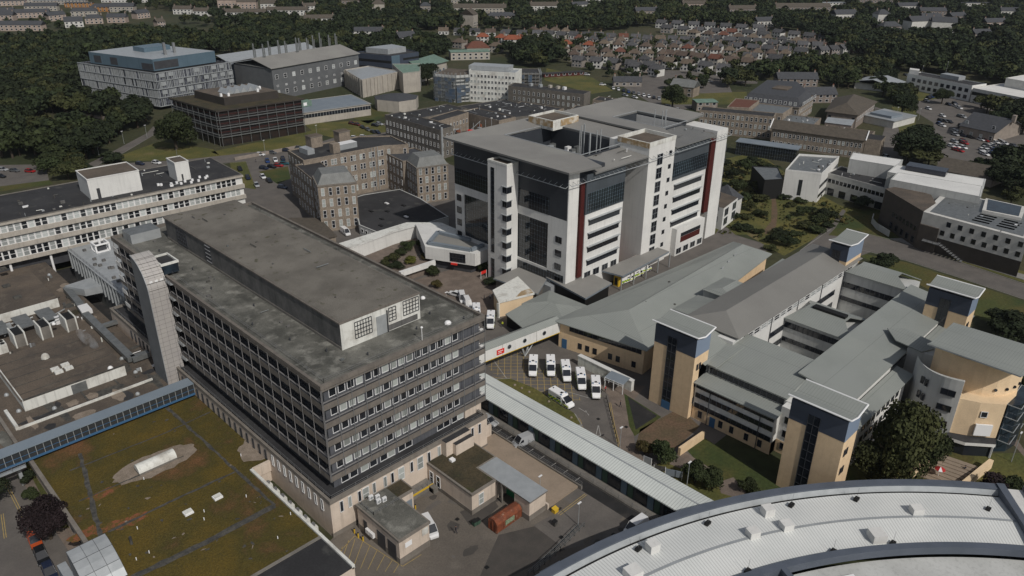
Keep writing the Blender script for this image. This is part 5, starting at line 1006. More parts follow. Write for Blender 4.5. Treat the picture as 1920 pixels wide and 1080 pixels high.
band(R,O2[0],O2[1],21,25,'panel_dark',.08,'louvre',4,10); band(R,O2[0],O2[1],21,25,'panel_dark',.08,'louvre',18,24); band(R,O2[0],O2[1],20.5,24,'panel_dark',.08,'louvre',44,53); band(R,O2[1],O2[2],21,25.2,'panel_dark',.08,'louvre',.5,15)
b=MB(); b.prism([(121,378),(137,380),(135,392),(119,389)],26.5,29,'sky_blue_clad'); b.prism([(126,362),(127.3,362),(127.3,363.4),(126,363.4)],26.5,33,'steel'); b.prism([(133,366),(134.3,366),(134.3,367.2),(133,367.2)],26.5,32,'steel'); part(b,'roof_plant',R)
# ---- brown glazed office block
R=thing('brown_office','dark brown glazed four-storey office with steel catwalks and a sawtooth glass rooflight','office',(121,270,0))
A=[(98.3,291.6),(101.9,251.3),(143.7,248),(140.5,288)]; pbuild(R,A,0,16.2,'brown_glass','moss_roof',.6,-.3)
b=MB(); k=cen(A)
for z in (16.2,): b.prism([(p[0]+(p[0]-k[0])*.05,p[1]+(p[1]-k[1])*.05) for p in A],z,z+.7,'brown_metal',top='moss_roof')
part(b,'eaves',R)
for z in (4.1,8.1,12.1):
    for p,q in ((A[0],A[1]),(A[1],A[2])): band(R,p,q,z,z+.3,'metal_duct',.9,'catwalk'); band(R,p,q,z+1.15,z+1.25,'metal_duct',.9,'catwalk_rail'); band(R,p,q,z+2.3,z+2.5,'red_clad',.1,'spandrel')
b=MB()
for p,q,n in ((A[0],A[1],8),(A[1],A[2],9)):
    for i in range(n+1):
        x=p[0]+(q[0]-p[0])*i/n;y=p[1]+(q[1]-p[1])*i/n; ox,oy=(-.9,0) if p is A[0] else (0,-.9); b.box(x+ox-.09,x+ox+.09,y+oy-.09,y+oy+.09,0,16.2,'metal_duct')
part(b,'post',R)
b=MB(); b.prism([(106.5,284),(109,257.8),(136,256),(134,282)],16.9,20.6,'brown_metal',top='brown_roof'); part(b,'plant_storey',R)
b=MB()
for i in range(5): x=113+i*3.6; b.face([(x,263,20.8),(x+1.8,263,23),(x+1.8,272,23),(x,272,20.8)],'metal_light'); b.face([(x+1.8,263,23),(x+3.6,263,20.8),(x+3.6,272,20.8),(x+1.8,272,23)],'white_wall'); b.face([(x,263,20.7),(x+3.6,263,20.7),(x+1.8,263,23)],'metal_light')
part(b,'glass_rooflight',R)
b=MB(); [b.box(x,x+1,y,y+1,20.6,22,'white_paint') for x,y in ((109,261),(112,259.5),(127,259.5),(131,265))]; part(b,'roof_vent',R)
# ---- grey laboratory with flues
R=thing('grey_laboratory','long grey laboratory with a row of tall steel flues along its ridge','laboratory',(203,350,0))
A=[(171.3,326.1),(240,338.8),(234,372),(165,360)]; pbuild(R,A,0,18,'grey_brick_lab','roof_grey_dk',0,.9)
b=MB(); slab(b,[(170.5,325,18.4),(241,338,18.4),(238,356,22.4),(168,343,22.4)],.3,'roof_grey'); slab(b,[(168,343,22.4),(238,356,22.4),(234,373,18.4),(164,361,18.4)],.3,'roof_grey'); part(b,'roof',R)
for k,z in enumerate((3,7.5,12)):
    ewins(R,A[0],A[1],11,[z],2.0 if k!=1 else 1.1,2.2 if k!=1 else .8,'office',3,3)
b=MB(); random.seed(12)
for i in range(12): t=(i+.5)/12; x=168+70*t+random.uniform(-1,1); y=343+13*t+random.uniform(-2,2); b.tube((x,y,21.5),(x,y,29+random.random()*2),.45,'metal_duct',8); b.tube((x+1,y,21.5),(x+1,y,27.5),.3,'metal_duct',6)
part(b,'flue',R)
R=thing('atrium_block','pale vaulted glass-roofed atrium behind the grey laboratory','building',(205,385,0)); b=MB(); b.prism([(166,362),(233,374),(228,402),(162,390)],0,17,'metal_bluegrey'); part(b,'wall',R); b=MB(); slab(b,[(164,361,17.2),(234,374,17.2),(231,388,21),(162,376,21)],.2,'metal_light'); slab(b,[(162,376,21),(231,388,21),(228,403,17.2),(160,391,17.2)],.2,'metal_light'); part(b,'glass_roof',R)
# ---- blue panel research building
R=thing('blue_block','blue-panelled flat-roofed research building with ribbon windows','laboratory',(275,350,0))
A=[(253,366),(264,336),(288,337),(292,364)]; pbuild(R,A,0,14,'blue_clad','dark_roof',.6)
for z in (5,9.6): band(R,A[0],A[1],z,z+1.6,'black',.06); band(R,A[1],A[2],z+1,z+2.4,'black',.06,t0=10)
band(R,A[1],A[2],0,14.5,'sky_blue_clad',.1,'pale_panel',0,7); b=MB(); b.prism([(262,362),(268,345),(284,346),(284,362)],14,17.5,'metal_light'); part(b,'roof_plant',R)
# ---- cream lecture hall, octagon, low gallery
R=thing('lecture_hall','windowless cream concrete hall with vertical slit joints','building',(228,310,0))
A=[(212.8,297),(248,304.5),(244,334),(224.5,332.5)]; pbuild(R,A,0,10.2,'cream_concrete','metal_light',.5)
b=MB(); finrow(b,A[0],A[1],0,10.4,3.6,.9,.5,'cream_concrete'); finrow(b,A[3],A[0],0,10.4,4,.9,.5,'cream_concrete'); part(b,'fin',R)
R=thing('green_roof_block','cream block with a green copper roof beside the cream hall','building',(258,300,0))
A=[(238.5,290.5),(250.5,289),(268,310),(254,322)]; pbuild(R,A,0,12,'cream_concrete','copper',.3,.6); ewins(R,A[1],A[2],4,[1.5,5,8.5],3,1.4,'grey')
R=thing('copper_link','low green copper-roofed link running behind the cream block','building',(290,330,0)); b=MB(); b.prism([(268,312),(300,322),(310,348),(280,336)],0,9,'cream_concrete'); part(b,'wall',R); b=MB(); b.prism([(267,311),(301,321),(311,349),(279,337)],9,9.4,'copper'); part(b,'roof',R)
R=thing('octagon_hall','low octagonal hall with a dark pyramid roof and blank pale walls','building',(210,260,0))
P=[(198.6,262.5),(204,249.8),(215,248.5),(222.5,256),(221,266),(213,272),(203,271)]; b=MB(); b.prism(P,0,6.3,'cream_concrete'); part(b,'wall',R); b=MB(); c=(210.5,260.5,8.6); [b.face([(*[P[i][0],P[i][1]],6.35),(P[(i+1)%7][0],P[(i+1)%7][1],6.35),c],'slate') for i in range(7)]; part(b,'roof',R)
R=thing('gallery_wing','long low grey wing with a ribbon of windows, beside the brown office','building',(172,266,0))
A=[(148,262),(190,256.5),(196,284),(153,290)]; pbuild(R,A,0,6.2,'cream_concrete','metal_bluegrey',.2,1.2); band(R,A[0],A[1],3.4,5.3,'glass_dark',.05,mull=1.6,mm='metal_light')
R=thing('mint_dormer','small mint-green clad roof box on the gallery wing','roof plant',(160,276,6.2)); b=MB(); b.box(157,164,273,277,6.4,9.2,'copper'); part(b,'casing',R); b=MB(); b.box(159,161,272.9,273,7,8.6,'white_paint'); part(b,'window',R)
# ---- white six-storey block with scaffold
R=thing('scaffolded_block','white six-storey slab with rows of small windows, half wrapped in scaffold','hospital block',(262,245,0))
A=[(253,246.5),(267,222),(279,229),(265,256)]; pbuild(R,A,0,17.4,'white_dirty','metal_light',.6)
for z in (1.6,4.8,8,11.2,14.4): ewins(R,A[0],A[1],13,[z],1.15,1.3,'sash',1.6,1.4)
b=MB(); b.prism([(256,250),(268,229),(277,234),(265,255)],17.6,20,'metal_light'); part(b,'roof_plant',R)
B=[(240.5,262),(245.5,249.5),(253,246.5),(265,256),(258,271)]; b=MB(); b.prism(B,0,15.5,'grey_render',top='brown_roof'); part(b,'wall',R)
def scaffold(name,label,edges,H,m='scaffold_net'):
    R=thing(name,label,'scaffolding',(edges[0][0][0],edges[0][0][1],0)); b=MB(); s=MB()
    for p,q in edges:
        d=Vector((q[0]-p[0],q[1]-p[1],0)); L=d.length; d/=L; nn=Vector((d.y,-d.x,0)); o=1.2; n=max(2,int(L/2.2))
        for i in range(n+1):
            x=p[0]+d.x*L*i/n;y=p[1]+d.y*L*i/n
            for oo in (.3,1.3): b.tube((x+nn.x*oo,y+nn.y*oo,0),(x+nn.x*oo,y+nn.y*oo,H+1),.07,'metal_light',4)
        z=2
        while z<H:
            b.prism([(p[0]+nn.x*.3,p[1]+nn.y*.3),(q[0]+nn.x*.3,q[1]+nn.y*.3),(q[0]+nn.x*1.3,q[1]+nn.y*1.3),(p[0]+nn.x*1.3,p[1]+nn.y*1.3)],z,z+.12,'metal_duct'); b.tube((p[0]+nn.x*1.3,p[1]+nn.y*1.3,z+1),(q[0]+nn.x*1.3,q[1]+nn.y*1.3,z+1),.06,'metal_light',4); z+=2
        z=0
        while z<H-.5:
            for i in range(n):
                if random.random()<.45:
                    a=(p[0]+d.x*L*i/n+nn.x*1.4,p[1]+d.y*L*i/n+nn.y*1.4);c=(p[0]+d.x*L*(i+1)/n+nn.x*1.4,p[1]+d.y*L*(i+1)/n+nn.y*1.4); s.face([(*a,z),(*c,z),(*c,z+2),(*a,z+2)],m)
            z+=2
    part(b,'frame',R); part(s,'netting',R)
random.seed(21); scaffold('scaffold','blue-netted scaffold wrapping the left end of the white six-storey slab',[(B[0],B[1]),(B[1],B[2]),(B[4],B[0])],16)
# ---- long brown block
R=thing('brown_block','long brown three-storey block with white sash windows behind the ward tower','hospital block',(272,200,0))
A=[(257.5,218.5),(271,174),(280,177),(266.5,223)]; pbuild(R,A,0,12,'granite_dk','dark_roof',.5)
for z in (1.4,5,8.6): ewins(R,A[0],A[1],14,[z],1.0,1.8,'sash',4,3)
b=MB(); random.seed(13); [b.box(x,x+2,y,y+1.6,12.1,13.6,random.choice(('plastic_white','metal_light','cream_concrete'))) for x,y in ((267,210),(268.5,204),(271,199),(272,194),(273,190))]; part(b,'roof_plant',R)
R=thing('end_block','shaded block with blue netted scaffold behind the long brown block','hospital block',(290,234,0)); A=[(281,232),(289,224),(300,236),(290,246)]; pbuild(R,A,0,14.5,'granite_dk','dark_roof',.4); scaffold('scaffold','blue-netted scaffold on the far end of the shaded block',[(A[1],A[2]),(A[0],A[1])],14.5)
R=thing('low_granite_range','low granite range with dark flat roofs between the brown block and the tower roofs','building',(270,150,0))
clutter(R,250,272,132,165,8.05,26,44,1.1); clutter(R,279,290,148,172,9.05,12,45,1); clutter(R,232,246,170,190,9.05,12,46,1)
for P,h in (([(248,165),(262,128),(276,133),(262,172)],8),([(276,172),(284,145),(292,148),(285,175)],9),([(230,165),(248,168),(244,195),(228,190)],9),([(236,120),(258,112),(264,128),(246,140)],7)): pbuild(R,P,0,h,'granite','dark_roof',.3); ewins(R,P[0],P[1],8,[h-3],1,1.6,'sash')
# ---- right: granite range, red roof, mansard, hip roof, long gable
R=thing('granite_range','long three-storey granite range with white windows, right of the tower roofs','hospital block',(296,96,0))
A=[(288.8,113),(302.3,79.6),(311,83),(297,117)]; pbuild(R,A,0,11,'granite','dark_roof',.4)
for z in (1.2,4.8,8.2): ewins(R,A[0],A[1],16,[z],1.0,1.8,'sash')
R=thing('red_roof_wing','granite wing with a flat brick-red roof','building',(317,107,0)); A=[(303,106),(309,97),(330,103),(325,114)]; pbuild(R,A,0,11.5,'granite','tile_red',.4)
R=thing('small_granite_block','grey granite block between the red roof and the mansard building','building',(322,92,0)); A=[(310,97),(316,82),(334,86),(330,103)]; pbuild(R,A,0,10,'granite','metal_duct',.4); ewins(R,A[0],A[1],4,[3,6.5],1.2,2,'sash')
R=thing('mansard_hall','large granite building with a slate mansard and two rows of dormers','hospital block',(362,103,0))
A=[(338,117),(345,87.5),(373,93),(396,114),(386,131)]; pbuild(R,A,0,8,'granite','slate',0); mansard(R,A,8.2,4.2,4.5,'slate','slate')
ewins(R,A[0],A[1],11,[9.2],1.1,1.5,'dormer',2,2,off=1.2); ewins(R,A[1],A[2],9,[9.2],1.1,1.5,'dormer',2,2,off=1.2); ewins(R,A[1],A[2],9,[1,4.6],1,1.9,'sash'); ewins(R,A[0],A[1],10,[4.6],1,1.9,'sash')
b=MB(); b.prism([(362,104),(372,106),(370,114),(360,112)],12.4,13,'brown_roof'); part(b,'roof_well',R)
R=thing('chapel_hall','pale brown hip-roofed hall with a row of windows, by the curved drive','building',(372,72,0))
b=MB(); b.prism([(352,75),(355,60.5),(395,67.5),(401,80),(388,87)],0,7.2,'house_granite'); part(b,'wall',R)
b=MB(); E=[(351,76,7.2),(354.5,59.5,7.2),(396,66.5,7.2),(389,88,7.2)]; r0=(360,69,11.5);r1=(385,76,11.5); slab(b,[E[0],E[1],r0],.2,'slate_brown'); slab(b,[E[1],E[2],r1,r0],.2,'slate_brown'); slab(b,[E[2],E[3],r1],.2,'slate_brown'); slab(b,[E[3],E[0],r0,r1],.2,'slate_brown'); part(b,'roof',R)
ewins(R,(355,60.5),(395,67.5),12,[3.6],1,1.8,'plain'); ewins(R,(352,75),(355,60.5),2,[3.6],1.2,1.8,'dark')
R=thing('long_gabled_ward','long two-storey granite ward with a dark pitched roof and white gable coping','hospital block',(303,55,0))
A=[(290.8,74),(300.6,34),(310,36),(300.5,76.5)]; pbuild(R,A,0,8.6,'granite','slate',0)
b=MB(); slab(b,[(290,74.5,8.7),(300,33.5,8.7),(304.8,34.8,12),(295,75.8,12)],.2,'slate_brown'); slab(b,[(295,75.8,12),(304.8,34.8,12),(310.6,36.2,8.7),(301,77,8.7)],.2,'slate_brown'); b.tube((290,74.8,8.9),(295,76.1,12.2),.25,'white_paint',5); b.tube((300,33.4,8.9),(304.8,34.6,12.2),.25,'white_paint',5); b.face([(300.6,34,8.5),(310,36,8.5),(304.8,34.9,12)],'granite'); part(b,'roof',R)
for z in (1.2,5.2): ewins(R,A[0],A[1],22,[z],.9,1.7,'sash')
b=MB(); b.prism([(300.8,33.8),(302.2,27.5),(312,29.5),(310.4,36)],0,9.6,'granite',top='dark_roof'); part(b,'wall',R)
R=thing('low_store_range','low flat-roofed granite stores behind the long gabled ward','building',(320,55,0)); A=[(311,60),(316,38),(330,41),(326,63)]; pbuild(R,A,0,6,'granite','brown_roof',.5); A=[(314,82),(318,66),(334,70),(330,86)]; pbuild(R,A,0,7,'granite','metal_duct',.4)
A=[(330,66),(333,54),(346,58),(342,70)]; pbuild(R,A,0,6.5,'house_granite','metal_light',0,.8)
clutter(R,313,328,42,60,6.05,14,35,1); clutter(R,316,332,70,84,7.05,12,36,1)
# glazed dark gallery on the bank
R=thing('dark_gallery','long dark-glazed gallery behind the white clinic roofs, below the granite ward','corridor',(272,66,0)); b=MB(); b.prism([(266,78),(273,52),(280,54),(273,80)],0,5.8,'curtain_glass'); part(b,'wall',R); b=MB(); b.prism([(265.7,78.3),(272.8,51.5),(280.4,53.6),(273.3,80.4)],5.8,6.1,'metal_bluegrey'); part(b,'roof',R)
R=thing('turret_wing','small white wing with balconies and a slate-roofed turret beside the ward tower','building',(186,44,0)); b=MB(); b.prism([(176,40),(176.5,30.5),(190,33),(192,44)],0,8,'white_wall',top='brown_roof'); part(b,'wall',R); b=MB(); b.prism([(190,34),(196,34.5),(199,40),(196,45),(190,45)],0,6.5,'house_white'); part(b,'wall',R); b=MB(); P=[(189.5,33.5),(196.4,34),(199.6,40),(196.4,45.5),(189.5,45.5)]; [b.face([(*P[i],6.5),(*P[(i+1)%5],6.5),(194,40,10.5)],'slate') for i in range(5)]; part(b,'roof',R); ewins(R,(176.5,30.5),(190,33),2,[1.2,4.6],3.4,2.6,'grey',3,3)
# ---- white clinic (right)
R=thing('white_clinic','white flat-roofed modern clinic with a dark brick wing, beside the road at right','hospital block',(235,5,0))
A=[(223.3,32.6),(228.8,20.8),(256.5,26.5),(248,39.5)]; pbuild(R,A,0,10.8,'white_wall','metal_duct',.8); band(R,A[0],A[1],2,8.2,'glass_dark',.05,'slit_window',5.4,6.8)
A2=[(216.5,37),(223,32.7),(236,42),(230,50)]; pbuild(R,A2,0,7.6,'black','metal_duct',.3)
band(R,A[1],A[2],1.6,3.0,'glass_dark',.05); band(R,A[1],A[2],5.4,6.8,'glass_dark',.05)
A3=[(241,24),(237.8,-1.5),(250,-1.5),(254,24)]; pbuild(R,A3,0,8.2,'house_white','dark_roof',.4); 
band(R,A3[0],A3[1],5,6.5,'glass_dark',.05,mull=1.6,mm='white_paint',t0=1); ewins(R,A3[0],A3[1],5,[.2],2.6,2.6,'dark',3,3)
A4=[(248,19),(251,2),(262,4),(258,22)]; pbuild(R,A4,7,13.6,'grey_render','white_wall',.2,.3); A5=[(239,1),(251,2.5),(256,-27),(243,-30)]; pbuild(R,A5,8,14.2,'grey_render','white_wall',.2,.3)
A6=[(228.5,-4),(239,-2.5),(244,-29.5),(231,-32.5)]; pbuild(R,A6,7,14.8,'grey_render','white_wall',.2,.3)
b=MB(); b.prism([(246,-2.5),(252,-1.6),(253.5,-15),(247.5,-16)],14.5,16.2,'solar'); part(b,'solar_panel',R)
A7=[(210,-21),(226,-5.5),(240,-5.5),(244,-46),(232,-60),(207,-54)]
clutter(R,230,250,23,36,11.05,14,41,.9); clutter(R,212,234,-50,-25,12.1,20,42,.9); clutter(R,242,250,0,22,8.25,10,43,.9)
W1=[(209.5,-22.5),(206.8,-53.2),(240,-47),(236,-20)]; b=MB(); b.prism(W1,0,5.2,'brown_metal'); b.prism(W1,5.2,12.4,'house_white'); part(b,'wall',R)
b=MB(); b.prism([(211,-24),(208.5,-51.5),(239,-46),(235,-22)],12.4,12.5,'metal_duct'); part(b,'roof',R)
b=MB(); b.prism([(209.4,-22.4),(224,-4.5),(232,-7),(229,-18),(221,-22.3)],0,12.6,'brown_clad',top='brown_roof'); b.prism([(208.8,-22.6),(208.2,-28.6),(219,-27.4),(220.6,-22.5)],0,8.4,'brown_clad',top='brown_roof'); part(b,'brick_wing',R)
ewins(R,(224,-4.5),(209.4,-22.4),7,[5.2],.9,1.5,'dark',8,2,off=.06); ewins(R,(224,-4.5),(209.4,-22.4),5,[1.0],1.3,2.0,'dark',8,2,off=.06); ewins(R,(209.4,-22.5),(221,-22.3),2,[9.2],1,1.5,'dark',off=.1)
for z,n in ((6.4,8),(9.6,7)): ewins(R,W1[0],W1[1],n,[z],1.2,1.5,'dark',7+(z-6)*.4,1.5)
b=MB(); [b.box(x,x+1.4,y,y+5,12.1,12.5,'solar') for x in (212,214.5,217,219.5) for y in (-48,-41)]; b.prism([(222,-36),(236,-33),(236,-45),(223,-47)],12.1,13.4,'house_white'); b.prism([(223,-37),(235,-34),(235,-44),(224,-46)],13.41,13.5,'glass_blue'); part(b,'roof_plant',R)
b=MB(); x=208.3
for i in range(10): b.box(207-.2-.05*i,208.7,-30-i*.85,-29.3-i*.85,3.8-i*.4,3.95-i*.4,'steel')
b.prism([(206.6,-24.8),(208.6,-24.6),(208.2,-30),(206.2,-30)],3.7,3.85,'steel'); rail(b,[(206.5,-24.8),(206.2,-30)],3.85,1,1.5,'black'); b.tube((206.4,-30,4.8),(205.6,-38.5,1),.06,'black',4); b.tube((208,-45.5,0),(208,-45.5,13),.12,'dark_frame',6); part(b,'escape_stair',R)
R=thing('curved_wall','low curved grey retaining wall on the lawn beside the dark brick wing','wall',(219,-7,0)); b=MB()
pts=[(225.6,-2.1),(221,-3.5),(216.5,-7),(212.4,-12.9)]
for p,q in zip(pts,pts[1:]): b.prism([p,q,(q[0]+.6,q[1]+.5),(p[0]+.6,p[1]+.5)],0,2.2,'grey_render',top='house_white')
part(b,'wall',R)
# ---- far right
R=thing('white_offices','white two-storey offices with paired windows and a stepped white neighbour, upper right edge','office',(495,65,0))
A=[(487,84.5),(473,42),(486,38),(499,81)]; pbuild(R,A,0,9,'white_wall','dark_roof',.5)
for z in (1.4,5.2): ewins(R,A[0],A[1],10,[z],2.2,2,'dark',5,3)
A=[(472,41),(462,12),(500,2),(512,30),(486,38)]; pbuild(R,A,0,8,'house_white','white_wall',.4); band(R,A[0],A[1],4.4,6.4,'black',.06); A=[(492,30),(484,8),(520,0),(528,22)]; pbuild(R,A,8,13,'house_white','white_wall',.3)
b=MB(); b.prism([(487,84),(487,78),(493,80),(493,86)],9,12,'white_wall'); b.prism([(490,66),(486,54),(492,52),(496,64)],9,11.4,'metal_light'); part(b,'roof_plant',R)
R=thing('grey_roof_sheds','long pale grey corrugated shed roof before the white offices','shed',(478,93,0)); b=MB(); b.prism([(462,107),(466,82),(481,84),(486,108)],0,4.4,'house_white'); part(b,'wall',R); b=MB(); gable(b,462,484,84,108,4.6,2.4,'x',0,'metal_light',.5); part(b,'roof',R)
R=thing('stone_cottage','stone cottage with slate roof, white dormers and end chimney, above the busy car park','cottage',(392,12,0)); A=[(380.5,18.5),(376.5,1.5),(404,-3),(408,14)]; b=MB(); b.prism(A,0,5,'house_granite'); part(b,'wall',R)
b=MB(); slab(b,[(380,19,5),(376,1,5),(390,-2,10),(394,17.5,10)],.2,'slate'); slab(b,[(394,17.5,10),(390,-2,10),(404.5,-4,5),(408.5,14.5,5)],.2,'slate'); part(b,'roof',R); b=MB(); b.face([(376.5,1.5,4.9),(404,-3,4.9),(390.4,-1,9.9)],'house_granite'); b.box(389,391.5,-2.6,-1,8.5,12,'house_granite'); part(b,'chimney',R); ewins(R,A[0],A[1],4,[1.2],1.3,1.7,'sash'); ewins(R,(382,18),(378.5,2),2,[6],1.3,1.5,'dormer',off=-.6)
R=thing('stone_row','low stone row house with grey roof at the right edge beside parked cars','cottage',(372,-28,0)); b=MB(); b.prism([(362,-17),(357,-52),(372,-54),(377,-19)],0,5,'house_pink'); part(b,'wall',R); b=MB(); slab(b,[(361.5,-16.5,5),(356.5,-52.5,5),(364.5,-53.5,9),(369.5,-17.5,9)],.2,'slate'); slab(b,[(369.5,-17.5,9),(364.5,-53.5,9),(372.5,-54.5,5),(377.5,-18.5,5)],.2,'slate'); part(b,'roof',R); ewins(R,(362,-17),(357,-52),9,[1.3],1.1,1.7,'sash')
R=thing('portable_offices','pale blue-roofed portable offices behind the big car park tree','cabin',(385,55,0)); b=MB(); b.prism([(373,65),(370,47),(392,44),(396,62)],0,3.6,'house_white'); part(b,'wall',R); b=MB(); b.prism([(372.5,65.5),(369.5,46.5),(392.5,43.5),(396.5,62.5)],3.6,4,'metal_light'); b.prism([(376,62),(374,50),(384,48),(386,60)],4,5.2,'metal_bluegrey'); part(b,'roof',R)
R=thing('brown_roof_house','low house with a broad brown tiled roof behind the white clinic','house',(308,-8,0)); b=MB(); b.prism([(301,3),(298,-20),(316,-22),(319,1)],0,3,'house_granite'); part(b,'wall',R); b=MB(); gable(b,299,318,-21,2,3,3.2,'y',0,'slate_brown',.6); part(b,'roof',R)
# ================================================================ ground, roads, lawns, markings
def gp(name,pts,z,m,px=True,h=None):
    P=[(G(*p,0).x,G(*p,0).y) for p in pts] if px else pts
    b=MB()
    if h: b.prism(P,z,z+h,m)
    else:
        a=sum(P[k][0]*P[(k+1)%len(P)][1]-P[(k+1)%len(P)][0]*P[k][1] for k in range(len(P))); b.face([(*p,z) for p in (P if a>0 else P[::-1])],m)
    return struct(b,name)
b=MB(); b.mat('land'); N_=24
for i in range(N_):
    for j in range(N_):
        x0=-900+i*150;y0=-900+j*150; b.face([(x0,y0,0),(x0+150,y0,0),(x0+150,y0+150,0),(x0,y0+150,0)])
struct(b,'ground')
gp('service_yard',[(-34,-90),(42.9,-70),(42.9,14),(-2,10),(-2,-2),(-34,-14)],.01,'asphalt',False)
gp('campus_road',[(34,-34),(76,-34),(76,100),(34,100)],.012,'asphalt_road',False); gp('campus_road',[(76,-12),(112,-12),(112,95),(76,95)],.0135,'asphalt_road',False); gp('campus_road',[(112,12),(176,10),(176,31),(112,32)],.0145,'asphalt_road',False)
gp('campus_road',[(60,95),(112,95),(160,140),(160,205),(120,235),(86,200),(60,150)],.0155,'asphalt_road',False); gp('dark_tarmac',[(38.2,-36),(42.8,-36),(42.8,-24),(38.2,-24)],.0175,'asphalt_dark',False)  # last sheet: strip of darker asphalt beside the corridor building
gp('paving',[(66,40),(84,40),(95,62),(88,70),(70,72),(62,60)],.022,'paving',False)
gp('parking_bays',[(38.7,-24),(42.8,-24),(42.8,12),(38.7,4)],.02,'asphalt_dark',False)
gp('yard_patch',[(935,1003),(1010,985),(1060,1030),(960,1080),(900,1080)],.016,'tarmac_patch'); gp('yard_patch',[(1000,985),(1090,935),(1180,985),(1140,1010),(1060,1030)],.0165,'asphalt_road')
gp('yard_patch',[(862,960),(880,985),(905,978),(935,950),(925,935)],.019,'tarmac_patch'); gp('yard_patch',[(838,985),(845,976),(862,983),(860,992),(842,996)],.021,'tarmac_patch')
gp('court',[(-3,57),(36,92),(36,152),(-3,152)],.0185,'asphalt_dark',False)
b=MB(); _r=random.Random(2)
def sblob(b,cx,cy,rx,ry,z,m,rr):
    n=18; b.face([(cx+rx*rr.uniform(.75,1.2)*math.cos(2*math.pi*i/n),cy+ry*rr.uniform(.75,1.2)*math.sin(2*math.pi*i/n),z) for i in range(n)],m)
for i in range(46):
    x=_r.uniform(2,40);y=_r.uniform(-58,-4); sblob(b,x,y,_r.uniform(.3,2.2),_r.uniform(.3,1.6),.022+.0007*i,_r.choice(('tarmac_patch','asphalt_road','asphalt','tarmac_patch')),_r)
for x,y in ((16,-14),(26,-30),(12,-26),(33,-36),(21,-42),(58,-12),(60,-18)): b.box(x,x+.7,y,y+.7,.055,.062,'black')
struct(b,'tarmac_stains')
gp('deck',[(30.1,-23.2),(38.2,-23.2),(38.2,-.2),(30.1,-.2)],.03,'deck',False,.5)
b=MB()
for y in (-21.5,-18.4,-15.3,-12.2,-9.1,-6,-2.9,.2,3.3): b.box(38.9,42.6,y-.06,y+.06,.026,.032,'white_line')
struct(b,'bay_lines')
def lines(name,segs,w,z,m,px=True):
    b=MB(); b.mat(m)
    for s in segs:
        for p,q in zip(s,s[1:]):
            a=G(*p,0) if px else Vector((*p,0)); c=G(*q,0) if px else Vector((*q,0)); d=(c-a).normalized(); n=Vector((-d.y,d.x,0))*w/2
            b.face([(a.x-n.x,a.y-n.y,z),(c.x-n.x,c.y-n.y,z),(c.x+n.x,c.y+n.y,z),(a.x+n.x,a.y+n.y,z)])
    return struct(b,name)
lines('yellow_hatching',[[(632,1040),(665,1005),(755,1062),(790,1040)],[(642,1025),(636,1048)],[(654,1013),(643,1045)],[(666,1010),(652,1055)],[(680,1016),(664,1060)],[(694,1022),(676,1066)],[(708,1030),(690,1068)],[(722,1040),(706,1070)],[(736,1050),(722,1072)],[(748,1058),(738,1074)]],.1,.03,'yellow_line')
lines('yellow_line',[[(1046,964),(1097,926)],[(1050,966),(1100,928)],[(1142,755),(1150,800),(1160,838)],[(1145,755),(1153,800),(1163,838)],[(910,705),(960,712),(1040,750),(1088,787),(1094,805)]],.12,.034,'yellow_line')
def inpoly(x,y,P):
    c=False;n=len(P)
    for i in range(n):
        a,b_=P[i],P[(i+1)%n]
        if (a[1]>y)!=(b_[1]>y) and x<(b_[0]-a[0])*(y-a[1])/(b_[1]-a[1])+a[0]: c=not c
    return c
HP=[(G(*p,0).x,G(*p,0).y) for p in ((905,672),(985,652),(1010,690),(1075,725),(1090,752),(1060,757),(1010,735),(925,700))]
b=MB(); b.mat('yellow_line'); k=52
def dashes(ax,c,lo,hi):
    t=lo
    while t<hi:
        x,y=(c,t+.2) if ax else (t+.2,c)
        if inpoly(x,y,HP):
            if ax: b.face([(c-.07,t,.034),(c+.07,t,.034),(c+.07,t+.4,.034),(c-.07,t+.4,.034)])
            else: b.face([(t,c-.07,.036),(t+.4,c-.07,.036),(t+.4,c+.07,.036),(t,c+.07,.036)])
        t+=.4
ca,sa=math.cos(math.pi/4),math.sin(math.pi/4)
for i in range(-30,30):   # grid turned 45 degrees to the buildings, as the bays are
    for j in range(160):
        t=-32+j*.4
        for (dx,dy) in ((ca,sa),(-ca,sa)):
            ox,oy=60+i*1.55*(-dy),8+i*1.55*dx; x=ox+dx*t;y=oy+dy*t
            if inpoly(x,y,HP): n=(-dy*.06,dx*.06); z=.034 if dx>0 else .037; b.face([(x-n[0],y-n[1],z),(x+dx*.4-n[0],y+dy*.4-n[1],z),(x+dx*.4+n[0],y+dy*.4+n[1],z),(x+n[0],y+n[1],z)])
struct(b,'yellow_box_grid')
lines('white_line',[[(1117,818),(1122,797),(1126,817),(1117,818)],[(1085,765),(1102,775)],[(1098,770),(1104,779)],[(925,675),(950,710)],[(1065,735),(1110,748)]],.14,.038,'white_line')
R=thing('planted_island','raised dry-grass island with pale kerb and boulders beside the ambulance yard','planter',(56,2,0)); P=[(G(*p,0).x,G(*p,0).y) for p in ((912,712),(955,710),(1000,728),(1040,752),(1080,778),(1093,800),(1080,800),(1000,756),(915,720))]
b=MB(); b.prism(P,.0,.16,'kerb'); part(b,'kerb',R); c=cen(P); b=MB(); b.prism([(p[0]+(c[0]-p[0])*.05,p[1]+(c[1]-p[1])*.05) for p in P],.16,.3,'dry_grass'); part(b,'turf',R)
for px,py in ((965,722),(978,728),(992,735),(1029,753),(1071,783)): b=MB(); p=G(px,py,.3); b.dome((p.x,p.y,.25),.35,.35,'bare_gravel',7,3); part(b,'boulder',R)
